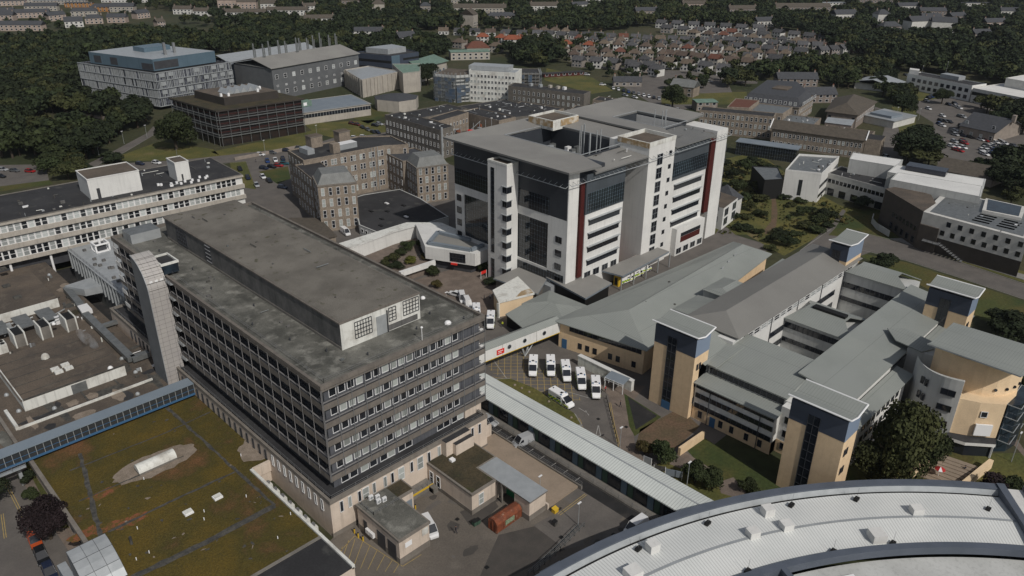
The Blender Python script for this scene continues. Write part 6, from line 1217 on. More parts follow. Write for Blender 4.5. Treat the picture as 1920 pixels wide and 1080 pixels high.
gp('lawn',[(1170,738),(1240,782),(1190,818),(1180,800)],.03,'grass'); gp('court',[(1177,744),(1232,780),(1192,806)],.04,'asphalt_dark')
gp('soil_bank',[(1200,805),(1275,765),(1312,800),(1262,845),(1220,850),(1190,845)],.03,'soil'); gp('paving',[(1095,700),(1210,725),(1180,760),(1190,830),(1215,880),(1160,840),(1140,740)],.026,'paving')
gp('lawn',[(1282,838),(1322,822),(1480,925),(1400,935),(1330,890)],.034,'grass'); gp('lawn',[(1210,880),(1280,850),(1330,895),(1400,940),(1320,960)],.032,'dry_grass'); gp('path',[(1255,870),(1280,845),(1350,890),(1340,905)],.038,'paving'); gp('path',[(1345,905),(1375,895),(1400,925),(1385,935),(1352,925)],.04,'paving')
R=thing('retaining_wall','low tan retaining wall between the soil bank and the sloping lawn','wall',(65,-31,0)); b=MB(); b.prism([(60.3,-31.2),(68.6,-31.5),(68.6,-30.9),(60.3,-30.6)],0,1.8,'tan_brick'); part(b,'wall',R)
gp('wild_bank',[(1340,440),(1350,300),(1420,285),(1500,345),(1575,385),(1650,400),(1540,440),(1470,480),(1400,440)],.03,'dry_grass')
gp('dirt_path',[(1442,345),(1452,350),(1458,400),(1455,425),(1435,440),(1432,432),(1446,415),(1447,380)],.04,'soil')
gp('path',[(1470,500),(1500,470),(1560,420),(1580,392),(1586,396),(1566,428),(1515,480),(1500,520)],.042,'asphalt_road'); gp('road',[(1340,440),(1356,420),(1378,440),(1400,462),(1385,470),(1350,455)],.042,'asphalt_road')
gp('lawn',[(1545,440),(1590,395),(1668,392),(1700,450),(1640,450),(1610,432),(1590,445)],.036,'grass'); gp('turning_head',[(1500,470),(1545,435),(1600,440),(1640,470),(1560,500),(1490,520)],.034,'asphalt_road')
gp('road',[(1590,462),(1612,436),(1700,458),(1925,535),(1925,562),(1800,520),(1700,488)],.04,'asphalt_road')
gp('lawn',[(1590,470),(1700,492),(1925,566),(1925,620),(1840,600),(1700,520)],.03,'grass'); gp('lawn',[(1640,436),(1925,532),(1925,510),(1700,455)],.036,'dry_grass')
gp('pavement',[(1668,448),(1925,527),(1925,517),(1690,447)],.04,'kerb',True,.12)
gp('garden',[(1830,850),(1925,850),(1925,1000),(1800,930)],.03,'dry_grass'); gp('garden',[(1560,860),(1830,840),(1830,950),(1560,950)],.028,'grass'); gp('path',[(1870,800),(1890,800),(1925,850),(1925,862)],.04,'paving')
lines('kerb',[[(1590,463),(1700,489),(1800,521),(1925,563)],[(1612,435),(1700,457),(1925,534)]],.3,.06,'kerb'); lines('kerb',[[(1500,470),(1565,425)],[(165,318),(235,285),(290,252)],[(600,291),(350,313),(165,323)]],.25,.06,'kerb')
# left
gp('side_road',[(-30,860),(60,850),(230,1080),(240,1400),(-60,1400)],.02,'asphalt_road'); gp('pavement',[(14,862),(50,858),(200,1080),(160,1080)],.024,'paving'); gp('verge',[(40,858),(62,856),(140,990),(110,990)],.04,'grass')
lines('yellow_line',[[(8,905),(62,1010)],[(12,903),(66,1008)],[(2,965),(8,1010)],[(6,963),(12,1008)]],.12,.04,'yellow_line')
gp('lawn',[(25,240),(120,218),(208,232),(215,245),(110,262),(45,262)],.03,'grass'); gp('path',[(292,232),(275,250),(215,282),(150,315),(165,318),(235,285),(290,252)],.04,'asphalt_road'); gp('road',[(165,310),(340,300),(480,285),(600,270),(600,290),(350,312),(165,322)],.038,'asphalt_road')
gp('lawn',[(225,292),(300,265),(400,280),(420,300),(230,302)],.036,'dry_grass'); gp('lawn',[(395,285),(585,245),(605,262),(590,272),(430,298)],.036,'dry_grass'); gp('lawn',[(430,300),(460,300),(480,355),(440,350)],.036,'dry_grass'); gp('lawn',[(485,322),(540,312),(545,335),(520,345)],.036,'grass')
gp('car_park',[(-20,310),(85,308),(92,338),(-20,352)],.03,'asphalt_road'); gp('lawn',[(-20,352),(92,338),(100,345),(-20,362)],.03,'grass')
gp('car_park',[(430,296),(600,266),(760,220),(780,300),(560,360),(470,360)],.02,'asphalt_road'); gp('lawn',[(570,232),(700,225),(740,245),(640,262),(590,250)],.034,'dry_grass'); gp('lawn',[(645,215),(720,190),(730,215),(690,232)],.034,'grass')
# right and far
gp('drive',[(1640,200),(1672,210),(1692,260),(1690,330),(1640,330),(1650,270),(1660,235),(1640,215)],.03,'asphalt_road'); gp('lawn',[(1672,200),(1718,205),(1715,260),(1690,290),(1685,240)],.03,'dry_grass')
gp('car_park',[(1725,165),(1830,165),(1850,200),(1925,240),(1925,330),(1760,320),(1750,230),(1700,200)],.025,'asphalt_road'); gp('lawn',[(1700,158),(1745,158),(1760,185),(1720,190)],.03,'dry_grass')
gp('field',[(1150,150),(1350,120),(1380,190),(1250,210),(1180,170)],.02,'asphalt_road'); gp('lawn',[(1025,128),(1110,145),(1150,170),(1110,176),(1020,150)],.03,'dry_grass'); gp('lawn',[(1240,178),(1400,172),(1400,196),(1240,196)],.03,'dry_grass')
gp('field',[(535,-8),(635,-8),(628,16),(560,8)],.02,'grass'); gp('lawn',[(1600,132),(1700,130),(1650,145)],.03,'dry_grass')
for q in (((1290,150),(1420,152),(1420,157),(1290,156)),((1010,68),(1290,84),(1290,87),(1010,71)),((1060,100),(1400,118),(1400,121),(1060,103)),((1080,122),(1340,136),(1340,140),(1080,126))): gp('street',list(q),.035,'asphalt_road')
# ================================================================ vegetation
def crown_np(n,seed,rx=1,rz=.85,size=.16,lobes=7,fill=True,droop=0,stretch=1):
    "leaf quads scattered in lumpy lobes; unit radius crown, base at z=0; returns verts,faces"
    r=np.random.default_rng(seed); V=[];F=[]
    C=r.normal(size=(lobes,3)); C/=np.linalg.norm(C,axis=1)[:,None]; C*=r.uniform(.3,.72,(lobes,1)); C[:,2]=C[:,2]*.8+.05; C=np.vstack([C,[[0,0,0]]]); RR=np.append(r.uniform(.24,.5,lobes),.5)
    k=r.choice(lobes+1,n,p=np.append(np.full(lobes,.88/lobes),.12)); d=r.normal(size=(n,3)); d/=np.linalg.norm(d,axis=1)[:,None]; d[:,2]=np.where(d[:,2]<-.5,-d[:,2],d[:,2]); rad=RR[k]*r.uniform(.72,1.12,n)
    P=C[k]+d*rad[:,None]; P[:,0]*=rx;P[:,1]*=rx;P[:,2]=(P[:,2]*rz+rz)*stretch
    nrm=d+r.normal(size=(n,3))*.55; nrm/=np.linalg.norm(nrm,axis=1)[:,None]; a=np.cross(nrm,r.normal(size=(n,3))); a/=np.linalg.norm(a,axis=1)[:,None]; b_=np.cross(nrm,a); s=size*r.uniform(.6,1.3,(n,1))
    V=np.stack([P-a*s-b_*s*.6,P+a*s-b_*s*.7,P+a*s*.8+b_*s*.7,P-a*s*.7+b_*s*.6],1).reshape(-1,3); F=np.arange(n*4).reshape(-1,4)
    return V,F
def mesh_np(name,V,F,mats,mi=None):
    me=bpy.data.meshes.new(name); me.vertices.add(len(V)); me.vertices.foreach_set('co',V.astype(np.float32).ravel()); me.loops.add(F.size); me.loops.foreach_set('vertex_index',F.astype(np.int32).ravel()); me.polygons.add(len(F)); me.polygons.foreach_set('loop_start',np.arange(len(F),dtype=np.int32)*4); me.polygons.foreach_set('loop_total',np.full(len(F),4,dtype=np.int32))
    for m in mats: me.materials.append(MATS[m])
    if mi is not None: me.polygons.foreach_set('material_index',np.asarray(mi,dtype=np.int32))
    me.update(calc_edges=True); return me
def trunk_mesh(seed,h=1.0,r=.05,limbs=5,low=.3):
    rr=random.Random(seed); b=MB(); b.tube((0,0,0),(0,0,h*.5),r,'bark',7,r*.7,False); b.tube((0,0,h*.5),(.02,.01,h),r*.7,'bark',6,r*.3,False)
    for i in range(limbs):
        a=rr.random()*6.28; z=h*(low+.5*rr.random()); l=h*.42; b.tube((0,0,z),(math.cos(a)*l*.8,math.sin(a)*l*.8,z+l*.75),r*.45,'bark',5,r*.12,False)
    return b.mesh('trunk')
CROWNS={}
def crown(kind,n,seed,size,leaf,**k):
    key=(kind,seed,leaf)
    if key not in CROWNS: V,F=crown_np(n,seed,size=size,lobes=15 if kind==3 else 9,**k); CROWNS[key]=mesh_np('crown',V,F,[leaf])
    return CROWNS[key]
TR={i:trunk_mesh(i) for i in range(4)}
NT=[0]
def tree(name,label,x,y,h,r,leaf='leaf',det=2,seed=0,group=None,z=0,cb=.18,cat='tree',rot=None):
    R=bpy.data.objects.new(name,None); COL.objects.link(R); R.location=(x,y,z); R.rotation_euler=(0,0,rot if rot is not None else random.random()*6.28); tag(R,label,cat,group)
    n,size={3:(12000,.036),2:(2600,.066),1:(900,.105),0:(150,.24)}[det]
    c=bpy.data.objects.new('crown',crown(det,n,seed%4,size,leaf)); COL.objects.link(c); c.parent=R; ch=h*(1-cb); c.scale=(r*1.14,r*1.14,ch/1.7); c.location=(0,0,h*cb-ch*.06)
    t=bpy.data.objects.new('trunk',TR[seed%4]); COL.objects.link(t); t.parent=R; t.scale=(h*.8,h*.8,h*.72); NT[0]+=1
    return R
def tp(name,label,px,py,h,r,leaf='leaf',det=2,seed=0,group=None,z=0,**k): p=G(px,py,z); return tree(name,label,p.x,p.y,h,r,leaf,det,seed,group,z,**k)
random.seed(31)
ORD0='first second third fourth fifth sixth seventh eighth ninth tenth eleventh twelfth thirteenth fourteenth fifteenth sixteenth seventeenth eighteenth nineteenth twentieth twenty-first twenty-second twenty-third twenty-fourth twenty-fifth twenty-sixth twenty-seventh twenty-eighth'.split()
tp('broadleaf_tree','large leafy tree standing left of the drum building, reaching behind the curved roof',1668,908,20,6.6,'leaf_olive',3,0,cb=.04)
tp('broadleaf_tree','dense leafy tree filling the gap before the curved grey wall',1712,885,14,4.6,'leaf',3,1,cb=.04)
tp('broadleaf_tree','leafy tree low against the blue-topped tower, left of the large one',1628,905,11,4.4,'leaf_olive',3,2,cb=.04)
tp('broadleaf_tree','tall round tree by the corner of the brown glazed office',331,280,19,10.2,'leaf',3,2,cb=.03)
tp('copper_beech','dark purple-leaved tree over the parked cars at the bottom left',96,1010,8.5,3.6,'leaf_purple',3,1,cb=.12)
tp('broadleaf_tree','green tree cut by the left picture edge above the kerb lines',-22,960,8,3.6,'leaf_dark',3,3,cb=.1)
for px,py,h,r,l,lf in ((1243,868,5.5,2.6,'bushy tree behind the corridor roof nearest the soil bank','leaf'),(1303,905,5.5,2.6,'middle bushy tree of the row behind the corridor roof','leaf'),(1335,915,5.0,2.3,'right-hand bushy tree of the row behind the corridor roof','leaf'),(1405,925,3.2,1.8,'small shrubby tree where the lawn meets the curved building','leaf'),(1208,850,3.4,1.9,'straggly olive shrub at the foot of the soil bank','leaf_dry'),(1260,205,15,8,'large round tree alone by the estate road','leaf'),(1720,300,17,13,'huge spreading tree in front of the busy car park','leaf_dark'),(1690,215,13,8,'dark tree left of the busy car park','leaf_dark'),(1765,195,10,5,'loose tree in the middle of the car park','leaf'),(1835,318,6,4.5,'rounded bush at the near edge of the car park','leaf_dark'),(1862,322,6,4,'second rounded bush at the near edge of the car park','leaf_dark'),
    (1655,505,6,4,'dark shrubby tree beside the road, right of the winged tower','leaf_dark'),(1880,625,7,6,'dense tree right of the metal canopy roof','leaf_dark'),(1905,640,7,6,'dense tree cut by the right picture edge','leaf_dark'),(1903,760,9,4.5,'green tree behind the glass side of the drum building','leaf'),(1858,935,5,3.0,'bush with purple tinge beside the entrance steps','leaf_purple'),(1885,930,5,2.6,'green bush beside the entrance steps','leaf'),(802,160,15,8,'dark tree squeezed between the cream block and the blue scaffold','leaf_dark'),(1545,415,6,3.4,'tree beside the path on the wild bank','leaf_dark'),(1530,425,5,3,'smaller tree beside the path on the wild bank','leaf'),
    (1400,325,7,4,'scrubby tree at the top of the wild bank','leaf'),(1420,360,5,3,'scrub bush halfway down the wild bank','leaf_olive'),(1385,360,6,3.6,'scrub bush near the ward tower on the wild bank','leaf'),(1448,455,4,2.6,'lone bush low on the wild bank','leaf_dark'),(1475,462,4.4,2.8,'dark bush near the turning head','leaf_dark'),(1440,330,5,3,'bush beside the dark glazed gallery','leaf_dark'),(1372,335,5,3.2,'bush against the white turret wing','leaf_dark'),(1612,390,5,4,'bush in front of the white clinic','leaf_dark'),(1640,380,4,3,'second bush in front of the white clinic','leaf_dark'),(1405,395,4,2.6,'bush above the dirt path','leaf_olive'),(1505,405,4,2.5,'bush above the turning head','leaf'),(1490,345,5,3.4,'bush behind the black clinic wing','leaf_dark')):
    tp('broadleaf_tree' if h>4.9 else 'bush',l,px,py,h,r,lf,2 if h<9 else 3,int(px)%4,cb=.08,cat='tree' if h>4.9 else 'bush')
_rb=random.Random(5)
for i,(px,py) in enumerate(((1360,310),(1368,322),(1392,312),(1412,305),(1430,312),(1445,318),(1362,350),(1378,372),(1398,375),(1415,345),(1428,378),(1360,395),(1375,410),(1402,410),(1424,405),(1468,372),(1482,388),(1500,380),(1520,398),(1540,404),(1530,436),(1552,425),(1506,428),(1488,442),(1462,440),(1446,470),(1420,438),(1395,432))):
    q=_rb.uniform(.8,1.3); tp('bush',f"{['low','spreading','rounded','scrubby'][i%4]} {['dark','olive','mid-green'][i%3]} bush, {ORD0[i]} counting from the ward tower on the wild bank",px,py,2.4*q,2.6*q,('leaf_dark','leaf_olive','leaf')[i%3],1,i,'scrub bushes on the wild bank',cb=0,cat='bush')
for i,(px,py,h,r,lf,l) in enumerate(((735,490,3,2.6,'leaf_olive','tall shrub in the walled roof garden, nearest the slab block'),(765,468,3,2.6,'leaf','shrub against the white wall of the roof garden'),(790,463,2.6,2.2,'leaf_olive','shrub at the inner corner of the roof garden'),(770,492,2,2.2,'leaf_yellow','yellowish low shrub in the roof garden'),(800,485,2,2.0,'leaf_dry','dry low shrub beside the prow front'),(745,503,2,2.4,'leaf_dark','dark low shrub at the garden parapet'),(722,497,1.6,1.8,'leaf_olive','low olive mound at the slab end of the roof garden'),(752,478,2.6,2.0,'leaf','feathery shrub in the middle of the roof garden'),(812,515,3.4,2.4,'leaf','bush outside the garden parapet on the plaza'),(820,538,2.6,1.8,'leaf_dry','small dry bush on the plaza nearest the slab block'),(905,510,3.6,1.6,'leaf','upright shrub beside the red entrance sign'),(921,532,2.2,2.3,'leaf_dark','dark low shrub at the foot of the white stair shaft'),(52,905,3,1.6,'leaf_dark','hedge bush beside the side road under the link bridge'),(62,935,3,1.5,'leaf','second hedge bush beside the side road'))):
    tp('shrub',l,px,py,h,r,lf,2,i,z=1.9 if i<8 else 0,cb=.0,cat='shrub')
FAR=[(25,10,30,9,5.5,'house_pink','slate','gable','grey-roofed pink terrace in the top left corner',.5),(105,38,18,9,5.5,'house_pink','slate','gable','pink gable-fronted house behind the long pink terrace',1.0),(265,34,16,9,5.5,'house_pink','slate','gable','pink house beside the upper left trees',1.1),(160,30,26,9,5.5,'house_wall','slate','hip','beige houses behind the pale gabled pair',.3),(60,6,44,9,6,'house_wall','slate','gable','long grey roof at the very top left',.2),(240,4,60,10,5,'house_white','metal_light','flat','pale long flat roof at the top left',.1),(600,44,30,9,5.5,'house_white','slate_brown','gable','brown-roofed row in the trees behind the flues',.2),(660,10,26,10,6,'house_granite','slate_brown','gable','brown-roofed house left of the top centre wood',.3),(940,38,30,9,5,'house_granite','slate','hip','grey roofs in the top centre wood',.2),(1085,18,22,9,6,'house_white','slate','gable','white gable at the edge of the top centre wood',.5),(1210,30,26,10,6,'house_granite','slate','gable','grey terrace above the estate wood',.2),(1300,16,30,10,6,'house_pink','slate_brown','gable','pinkish terrace near the skyline',.1),(1390,26,34,10,6,'house_granite','slate_brown','gable','brown range left of the long brown range',.15),(1430,50,20,10,6,'house_white','slate','gable','white villa in the wood above the estate',.3),(1700,20,30,10,6,'house_white','slate','gable','white terrace near the skyline at right',.2),(1790,40,22,10,6,'house_granite','slate','gable','granite villa between the far flats and the edge',.4),(1860,52,24,10,6,'house_pink','slate','gable','pink house near the right edge wood',.2),(1560,12,30,10,5,'house_white','metal_light','flat','white flat roof near the skyline',.1),(14,30,16,9,5.5,'house_pink','slate','gable','pink gabled house at the top left corner',.2),(45,57,38,9,5.5,'house_pink','slate','gable','long pink terrace with grey roof above the left wood',.05),(140,50,16,11,5.5,'house_white','slate','gable','pale gabled pair right of the long pink terrace',.5),(178,44,16,9,5.5,'house_pink','slate','hip','pink house with a hipped roof, right of the pale gabled pair',.4),(222,42,18,9,5.5,'house_pink','slate','gable','pink house with grey roof nearest the upper trees',.1),
 (55,33,40,9,5.5,'house_pink','slate','gable','second pink terrace behind the long one',.35),(80,20,34,9,5.5,'house_wall','slate','gable','beige terrace behind the second pink terrace',.2),(10,38,20,9,5.5,'house_pink','slate','gable','short pink terrace at the left edge',.1),(150,13,30,10,5,'sign_orange','slate','flat','orange-clad flat block at the top left',.1),(192,21,22,9,5,'sign_orange','slate','hip','orange-clad house below the long beige block',.1),(115,8,60,10,5,'house_wall','metal_light','flat','long beige flat-roofed block at the top left',.12),(232,22,26,10,6,'house_wall','slate','gable','house with dark clad dormer beside the orange houses',.1),
 (345,26,20,9,5.5,'house_white','slate_brown','gable','brown-roofed house with solar panel above the laboratory belt',.0),(380,30,16,9,5.5,'house_white','slate_brown','gable','white-walled house right of the solar-panelled one',.0),(300,50,8,8,5,'house_pink','slate_brown','gable','small pink gable in the wood',.9),(430,14,24,12,9,'house_pink','slate_brown','gable','three-storey pink flats at the top',.2),(465,16,22,12,8,'house_pink','slate_brown','gable','second three-storey pink flats at the top',.1),(505,16,18,10,6,'house_white','slate_brown','gable','white terrace beside the pink flats',.1),(460,32,46,9,5.5,'house_white','slate_brown','gable','long brown-roofed terrace below the pink flats',.08),(540,28,44,9,5.5,'house_white','slate_brown','gable','long brown-roofed terrace right of the other',.1),(580,20,16,9,5.5,'house_white','slate_brown','gable','striped gable-ended terrace by the green field',.6),
 (710,22,14,12,9,'house_wall','slate_brown','hip','tall beige flats in the top centre wood',.1),(798,22,12,10,7,'house_wall','slate','hip','small turreted house in the top centre wood',.1),(880,50,11,14,12,'house_wall','slate_brown','gable','tall narrow beige flats above the scaffolded block',1.2),(900,24,60,11,6,'house_wall','slate_brown','gable','long brown roof at the top centre',.05),(1020,20,34,11,6,'house_white','slate_brown','gable','white block right of the long brown roof',.1),(870,8,34,11,6,'house_wall','slate_brown','gable','brown-roofed range at the very top',.1),(1120,6,30,10,6,'house_white','slate','flat','white block at the top edge',.0),
 (1580,38,26,12,7,'house_white','slate','gable','white gabled block in the upper right wood',.2),(1650,44,14,12,10,'house_white','slate','hip','white tower-like flats in the upper right wood',.1),(1715,58,22,12,10,'house_white','slate','gable','white flats with pink panels, left of the pair',.3),(1765,60,22,12,10,'house_white','slate','gable','white flats with dark roof, right of the pair',-.3),(1740,50,20,12,9,'house_pink','slate','gable','pinkish flats behind the white pair',.0),(1665,60,20,11,6,'house_granite','slate','hip','grey-roofed villa left of the white flats',.2),(1835,72,18,10,5,'house_granite','slate','gable','grey villa in the wood right of the white flats',.2),(1500,22,70,11,6,'house_granite','slate_brown','gable','long brown range at the top right',.1),(1820,14,40,12,6,'house_white','slate','flat','pale long roof near the top right',.1),(1640,8,50,11,6,'house_granite','slate_brown','flat','brown roofs on the skyline',.0),(1745,30,30,10,6,'house_granite','slate','gable','grey terrace between the far woods',.0),(1890,30,24,10,6,'house_white','slate','gable','white house at the top right edge',.0),
 (760,82,16,12,6,'house_white','slate','gable','white house behind the blue laboratory',.6),(690,68,30,9,5,'house_white','slate','gable','white houses in the belt behind the blue laboratory',.1),(1175,160,18,8,3,'house_wall','slate','gable','low grey-roofed school building by the estate road',.0),(1055,142,30,5,2.4,'red_clad','dark_roof','flat','row of red garage doors on the grass slope',.35),(1320,205,12,9,5,'house_granite','copper','flat','small green-roofed hut beside the granite range',.1),(1283,178,15,10,6,'granite','lead','gable','grey shingled lodge behind the tower roofs',-.6),(1530,190,20,10,5,'house_granite','slate','gable','grey house behind the hip-roofed hall',.1),(1490,160,26,10,5,'house_granite','slate','gable','brown-walled house between the trees and the mansard',.0),(960,84,14,9,5,'house_white','tile_orange','hip','orange-roofed villa by the dark clump',.0),(895,105,18,12,7,'house_wall','tile_red','hip','red-roofed villa behind the scaffolded block',.2),(880,110,30,12,6,'house_wall','copper','flat','green flat-roofed building behind the scaffolded block',.2)]
EX=[]   # no-tree boxes in pixels (buildings, roads)
BX=[(90,162,340,418),(158,243,322,405),(250,295,333,368),(96,146,245,294),(460,530,-2,92),(212,250,295,335),(196,224,247,274),(236,270,286,324),(238,282,220,274),(265,312,310,350),(148,198,255,292)]
def zone(poly,sp,h,r,leaves,label,group,skip=(),jit=.45,prob=1.0):
    Pw=[(G(*p,0).x,G(*p,0).y) for p in poly]; S=[[(G(*p,0).x,G(*p,0).y) for p in q] for q in skip]
    x0,x1=min(p[0] for p in Pw),max(p[0] for p in Pw);y0,y1=min(p[1] for p in Pw),max(p[1] for p in Pw); out=[]; y=y0
    while y<y1:
        x=x0
        while x<x1:
            a=x+random.uniform(-jit,jit)*sp;c=y+random.uniform(-jit,jit)*sp
            if random.random()<prob and inpoly(a,c,Pw) and not any(q[0]<a<q[1] and q[2]<c<q[3] for q in BX) and not any(inpoly(a,c,s) for s in S):
                px,py,dd=PR((a,c,0))
                if -60<px<1980: k=random.uniform(.62,1.4); out.append((dd,a,c,h*k**.6,r*k*random.uniform(.95,1.2),random.choice(leaves),label,group))
            x+=sp
        y+=sp
    return out
D,O_,Lf=['leaf_dark','leaf','leaf_dark','leaf_dark','leaf_olive'],['leaf','leaf_olive','leaf'],['leaf','leaf_dark','leaf','leaf_olive','leaf_dark','leaf','leaf_olive']
Z=[]
Z+=zone([(0,92),(60,84),(150,78),(250,70),(420,78),(430,104),(280,104),(150,122),(140,128),(160,135),(205,155),(255,190),(292,205),(290,228),(262,245),(210,270),(165,300),(95,300),(0,300)],7.5,13,5.2,D,'dark broadleaf tree in the wood left of the fritted laboratory block','trees of the left-hand wood',[[(25,240),(120,215),(210,230),(215,248),(110,264),(40,264)],[(292,232),(262,258),(215,285),(250,280),(295,255)]])
Z+=zone([(80,300),(160,300),(170,330),(110,345),(88,330)],6,7,4,D,'dark bushy tree between the small car park and the white plant room','trees behind the white plant room')
Z+=zone([(200,298),(235,290),(232,308),(200,310)],5,4,3,D,'low dark tree beside the road behind the white plant room','trees behind the white plant room')
Z+=zone([(420,70),(520,50),(660,42),(760,60),(830,100),(800,108),(760,96),(680,74),(560,68),(440,84)],8.5,12,5.6,D,'broadleaf tree in the belt behind the laboratory flues','trees behind the laboratories')
Z+=zone([(425,68),(560,62),(700,62),(860,96),(800,118),(700,112),(640,104),(430,104)],8.5,12,5.4,D,'x','trees behind the laboratories')
Z+=zone([(1640,126),(1925,118),(1925,190),(1870,160),(1800,140),(1700,136)],9,12,6,D,'x','trees behind the white offices')
Z+=zone([(240,18),(330,22),(340,45),(420,60),(560,48),(650,36),(640,8),(560,14),(480,12),(430,6),(250,2)],13,13,6.2,D,'tree among the houses beyond the laboratories','trees among the upper left houses',prob=1.0)
Z+=zone([(640,0),(860,4),(1000,14),(1040,26),(1045,60),(1000,62),(930,58),(870,50),(850,62),(760,56),(660,40)],11,13,6.6,D,'tree in the wood at the top centre','trees of the top centre wood')
Z+=zone([(1000,2),(1240,14),(1420,34),(1440,60),(1240,46),(1160,58),(1060,62),(1040,40)],10,13,6.4,Lf,'tree in the bright-tipped wood above the bungalow estate','trees above the bungalow estate')
Z+=zone([(945,88),(1010,84),(1048,98),(1052,124),(1000,130),(960,118)],8,12,6,D,'tree in the dark clump beyond the scaffolded block','clump beyond the scaffolded block')
Z+=zone([(1240,8),(1480,4),(1920,4),(1920,120),(1820,128),(1700,126),(1600,108),(1545,86),(1500,66),(1400,44)],11,13,6.8,D,'dark tree in the large wood at the upper right','trees of the upper right wood',prob=.93)
Z+=zone([(1365,150),(1450,132),(1560,124),(1700,128),(1640,150),(1600,165),(1560,172),(1520,150),(1430,152),(1395,162),(1350,172),(1330,165)],9,11,5.4,Lf,'leafy tree between the estate and the mansard building','trees around the mansard building')
Z+=zone([(1640,150),(1700,150),(1720,172),(1700,205),(1655,195),(1640,180)],8,10,5,D,'tree beside the curved drive','trees beside the curved drive')
Z+=zone([(1815,168),(1920,190),(1925,262),(1890,250),(1850,215),(1820,195)],8,11,5.6,D,'dark tree between the white offices and the stone cottage','trees above the stone cottage')
Z+=zone([(1850,330),(1925,290),(1925,400),(1880,385),(1845,350)],7.5,10,5.2,D,'dark tree right of the white clinic roofs','trees right of the white clinic')
Z+=zone([(1680,290),(1755,300),(1750,318),(1690,312)],8,9,5,D,'tree under the spreading car park tree','trees beside the car park')
Z+=zone([(1240,165),(1330,140),(1360,150),(1330,175),(1280,182)],9,7,4,Lf,'garden tree by the estate road','trees by the estate road',prob=.6)
Z+=zone([(850,56),(1020,66),(1300,86),(1560,92),(1540,130),(1340,150),(1180,165),(1060,120),(860,100)],13,7,3.4,Lf,'garden tree among the estate houses','garden trees of the estate',prob=.62)
Z+=zone([(-40,-12),(1960,-12),(1960,4),(1240,8),(1000,2),(640,0),(240,2),(0,0)],24,14,9,D,'far tree on the skyline','far trees',prob=.5)
Z+=zone([(0,62),(60,58),(110,60),(250,40),(240,20),(160,34),(0,20)],22,8,4.4,Lf,'garden tree among the pink terraces','garden trees of the terraces',prob=.6)
HB=[]
for (px,py,w,d,h,*_k) in FAR:
    s=F_/max(1,PR(G(px,py,0))[2]); HB.append((px,py,w*s*.6+5,h*s*.9+4))
def clear(t):
    x,y,dd=PR((t[1],t[2],0)); th=t[3]*F_/dd*.9; cw=t[4]*F_/dd*.5
    for hx,hy,hw,hh in HB:
        if abs(x-hx)<hw*.8+cw*.4 and hy-2<y<hy+th*.6: return False
    return True
Z=[t for t in Z if clear(t)]
Z.sort(key=lambda t:t[0]); NIND=262
SZ=lambda h:'tall' if h>13.5 else ('small' if h<8 else 'medium')
LW=dict(leaf='mid-green',leaf_dark='dark green',leaf_olive='olive green',leaf_yellow='yellow-green')
def nicelabel(t):
    x,y,dd=PR((t[1],t[2],0)); g=[q for q in Z if q[7]==t[7]]; xs=sorted(PR((q[1],q[2],0))[0] for q in g); ds=sorted(q[0] for q in g); a=xs.index(min(xs,key=lambda v:abs(v-x)))/max(1,len(xs)-1); b_=ds.index(t[0])/max(1,len(ds)-1)
    return f"{SZ(t[3])} {LW[t[5]]} tree, {['far-left','left','centre-left','middle','centre-right','right','far-right'][min(6,int(a*7))]}, {['nearest','second','third','fourth','fifth','sixth','rearmost'][min(6,int(b_*7))]} rank, {t[7].replace('trees of the ','')}" 
for i,(dd,a,c,h,r,lf,lab,grp) in enumerate(Z[:NIND]): tree('broadleaf_tree',nicelabel(Z[i]),a,c,h,r,lf,2 if dd<330 else 1,i,grp,cb=.1)
rest=Z[NIND:]; bylf={}
LN=['leaf','leaf_dark','leaf_olive','leaf_yellow']; VV=[];MI=[]
protos=[crown_np(330,40+i,size=.135,lobes=7) for i in range(7)]; rg=np.random.default_rng(5)
for i,(dd,a,c,h,r,lf,lab,grp) in enumerate(rest):
    V,F=protos[i%7]; t=rg.random()*6.28; ca_,sa_=math.cos(t),math.sin(t); q=np.empty_like(V); q[:,0]=(V[:,0]*ca_-V[:,1]*sa_)*r+a; q[:,1]=(V[:,0]*sa_+V[:,1]*ca_)*r+c; q[:,2]=V[:,2]*h/1.75; VV.append(q); MI.append(np.full(len(F),LN.index(lf)))
VV=np.vstack(VV); FF=np.arange(len(VV)).reshape(-1,4); me=mesh_np('woodland',VV,FF,LN,np.concatenate(MI)); o=bpy.data.objects.new('woodland',me); COL.objects.link(o); tag(o,'far belts of dark woodland between and beyond the houses at the top','woodland',None,'stuff')
print('trees',NT[0],'stuff',len(rest))
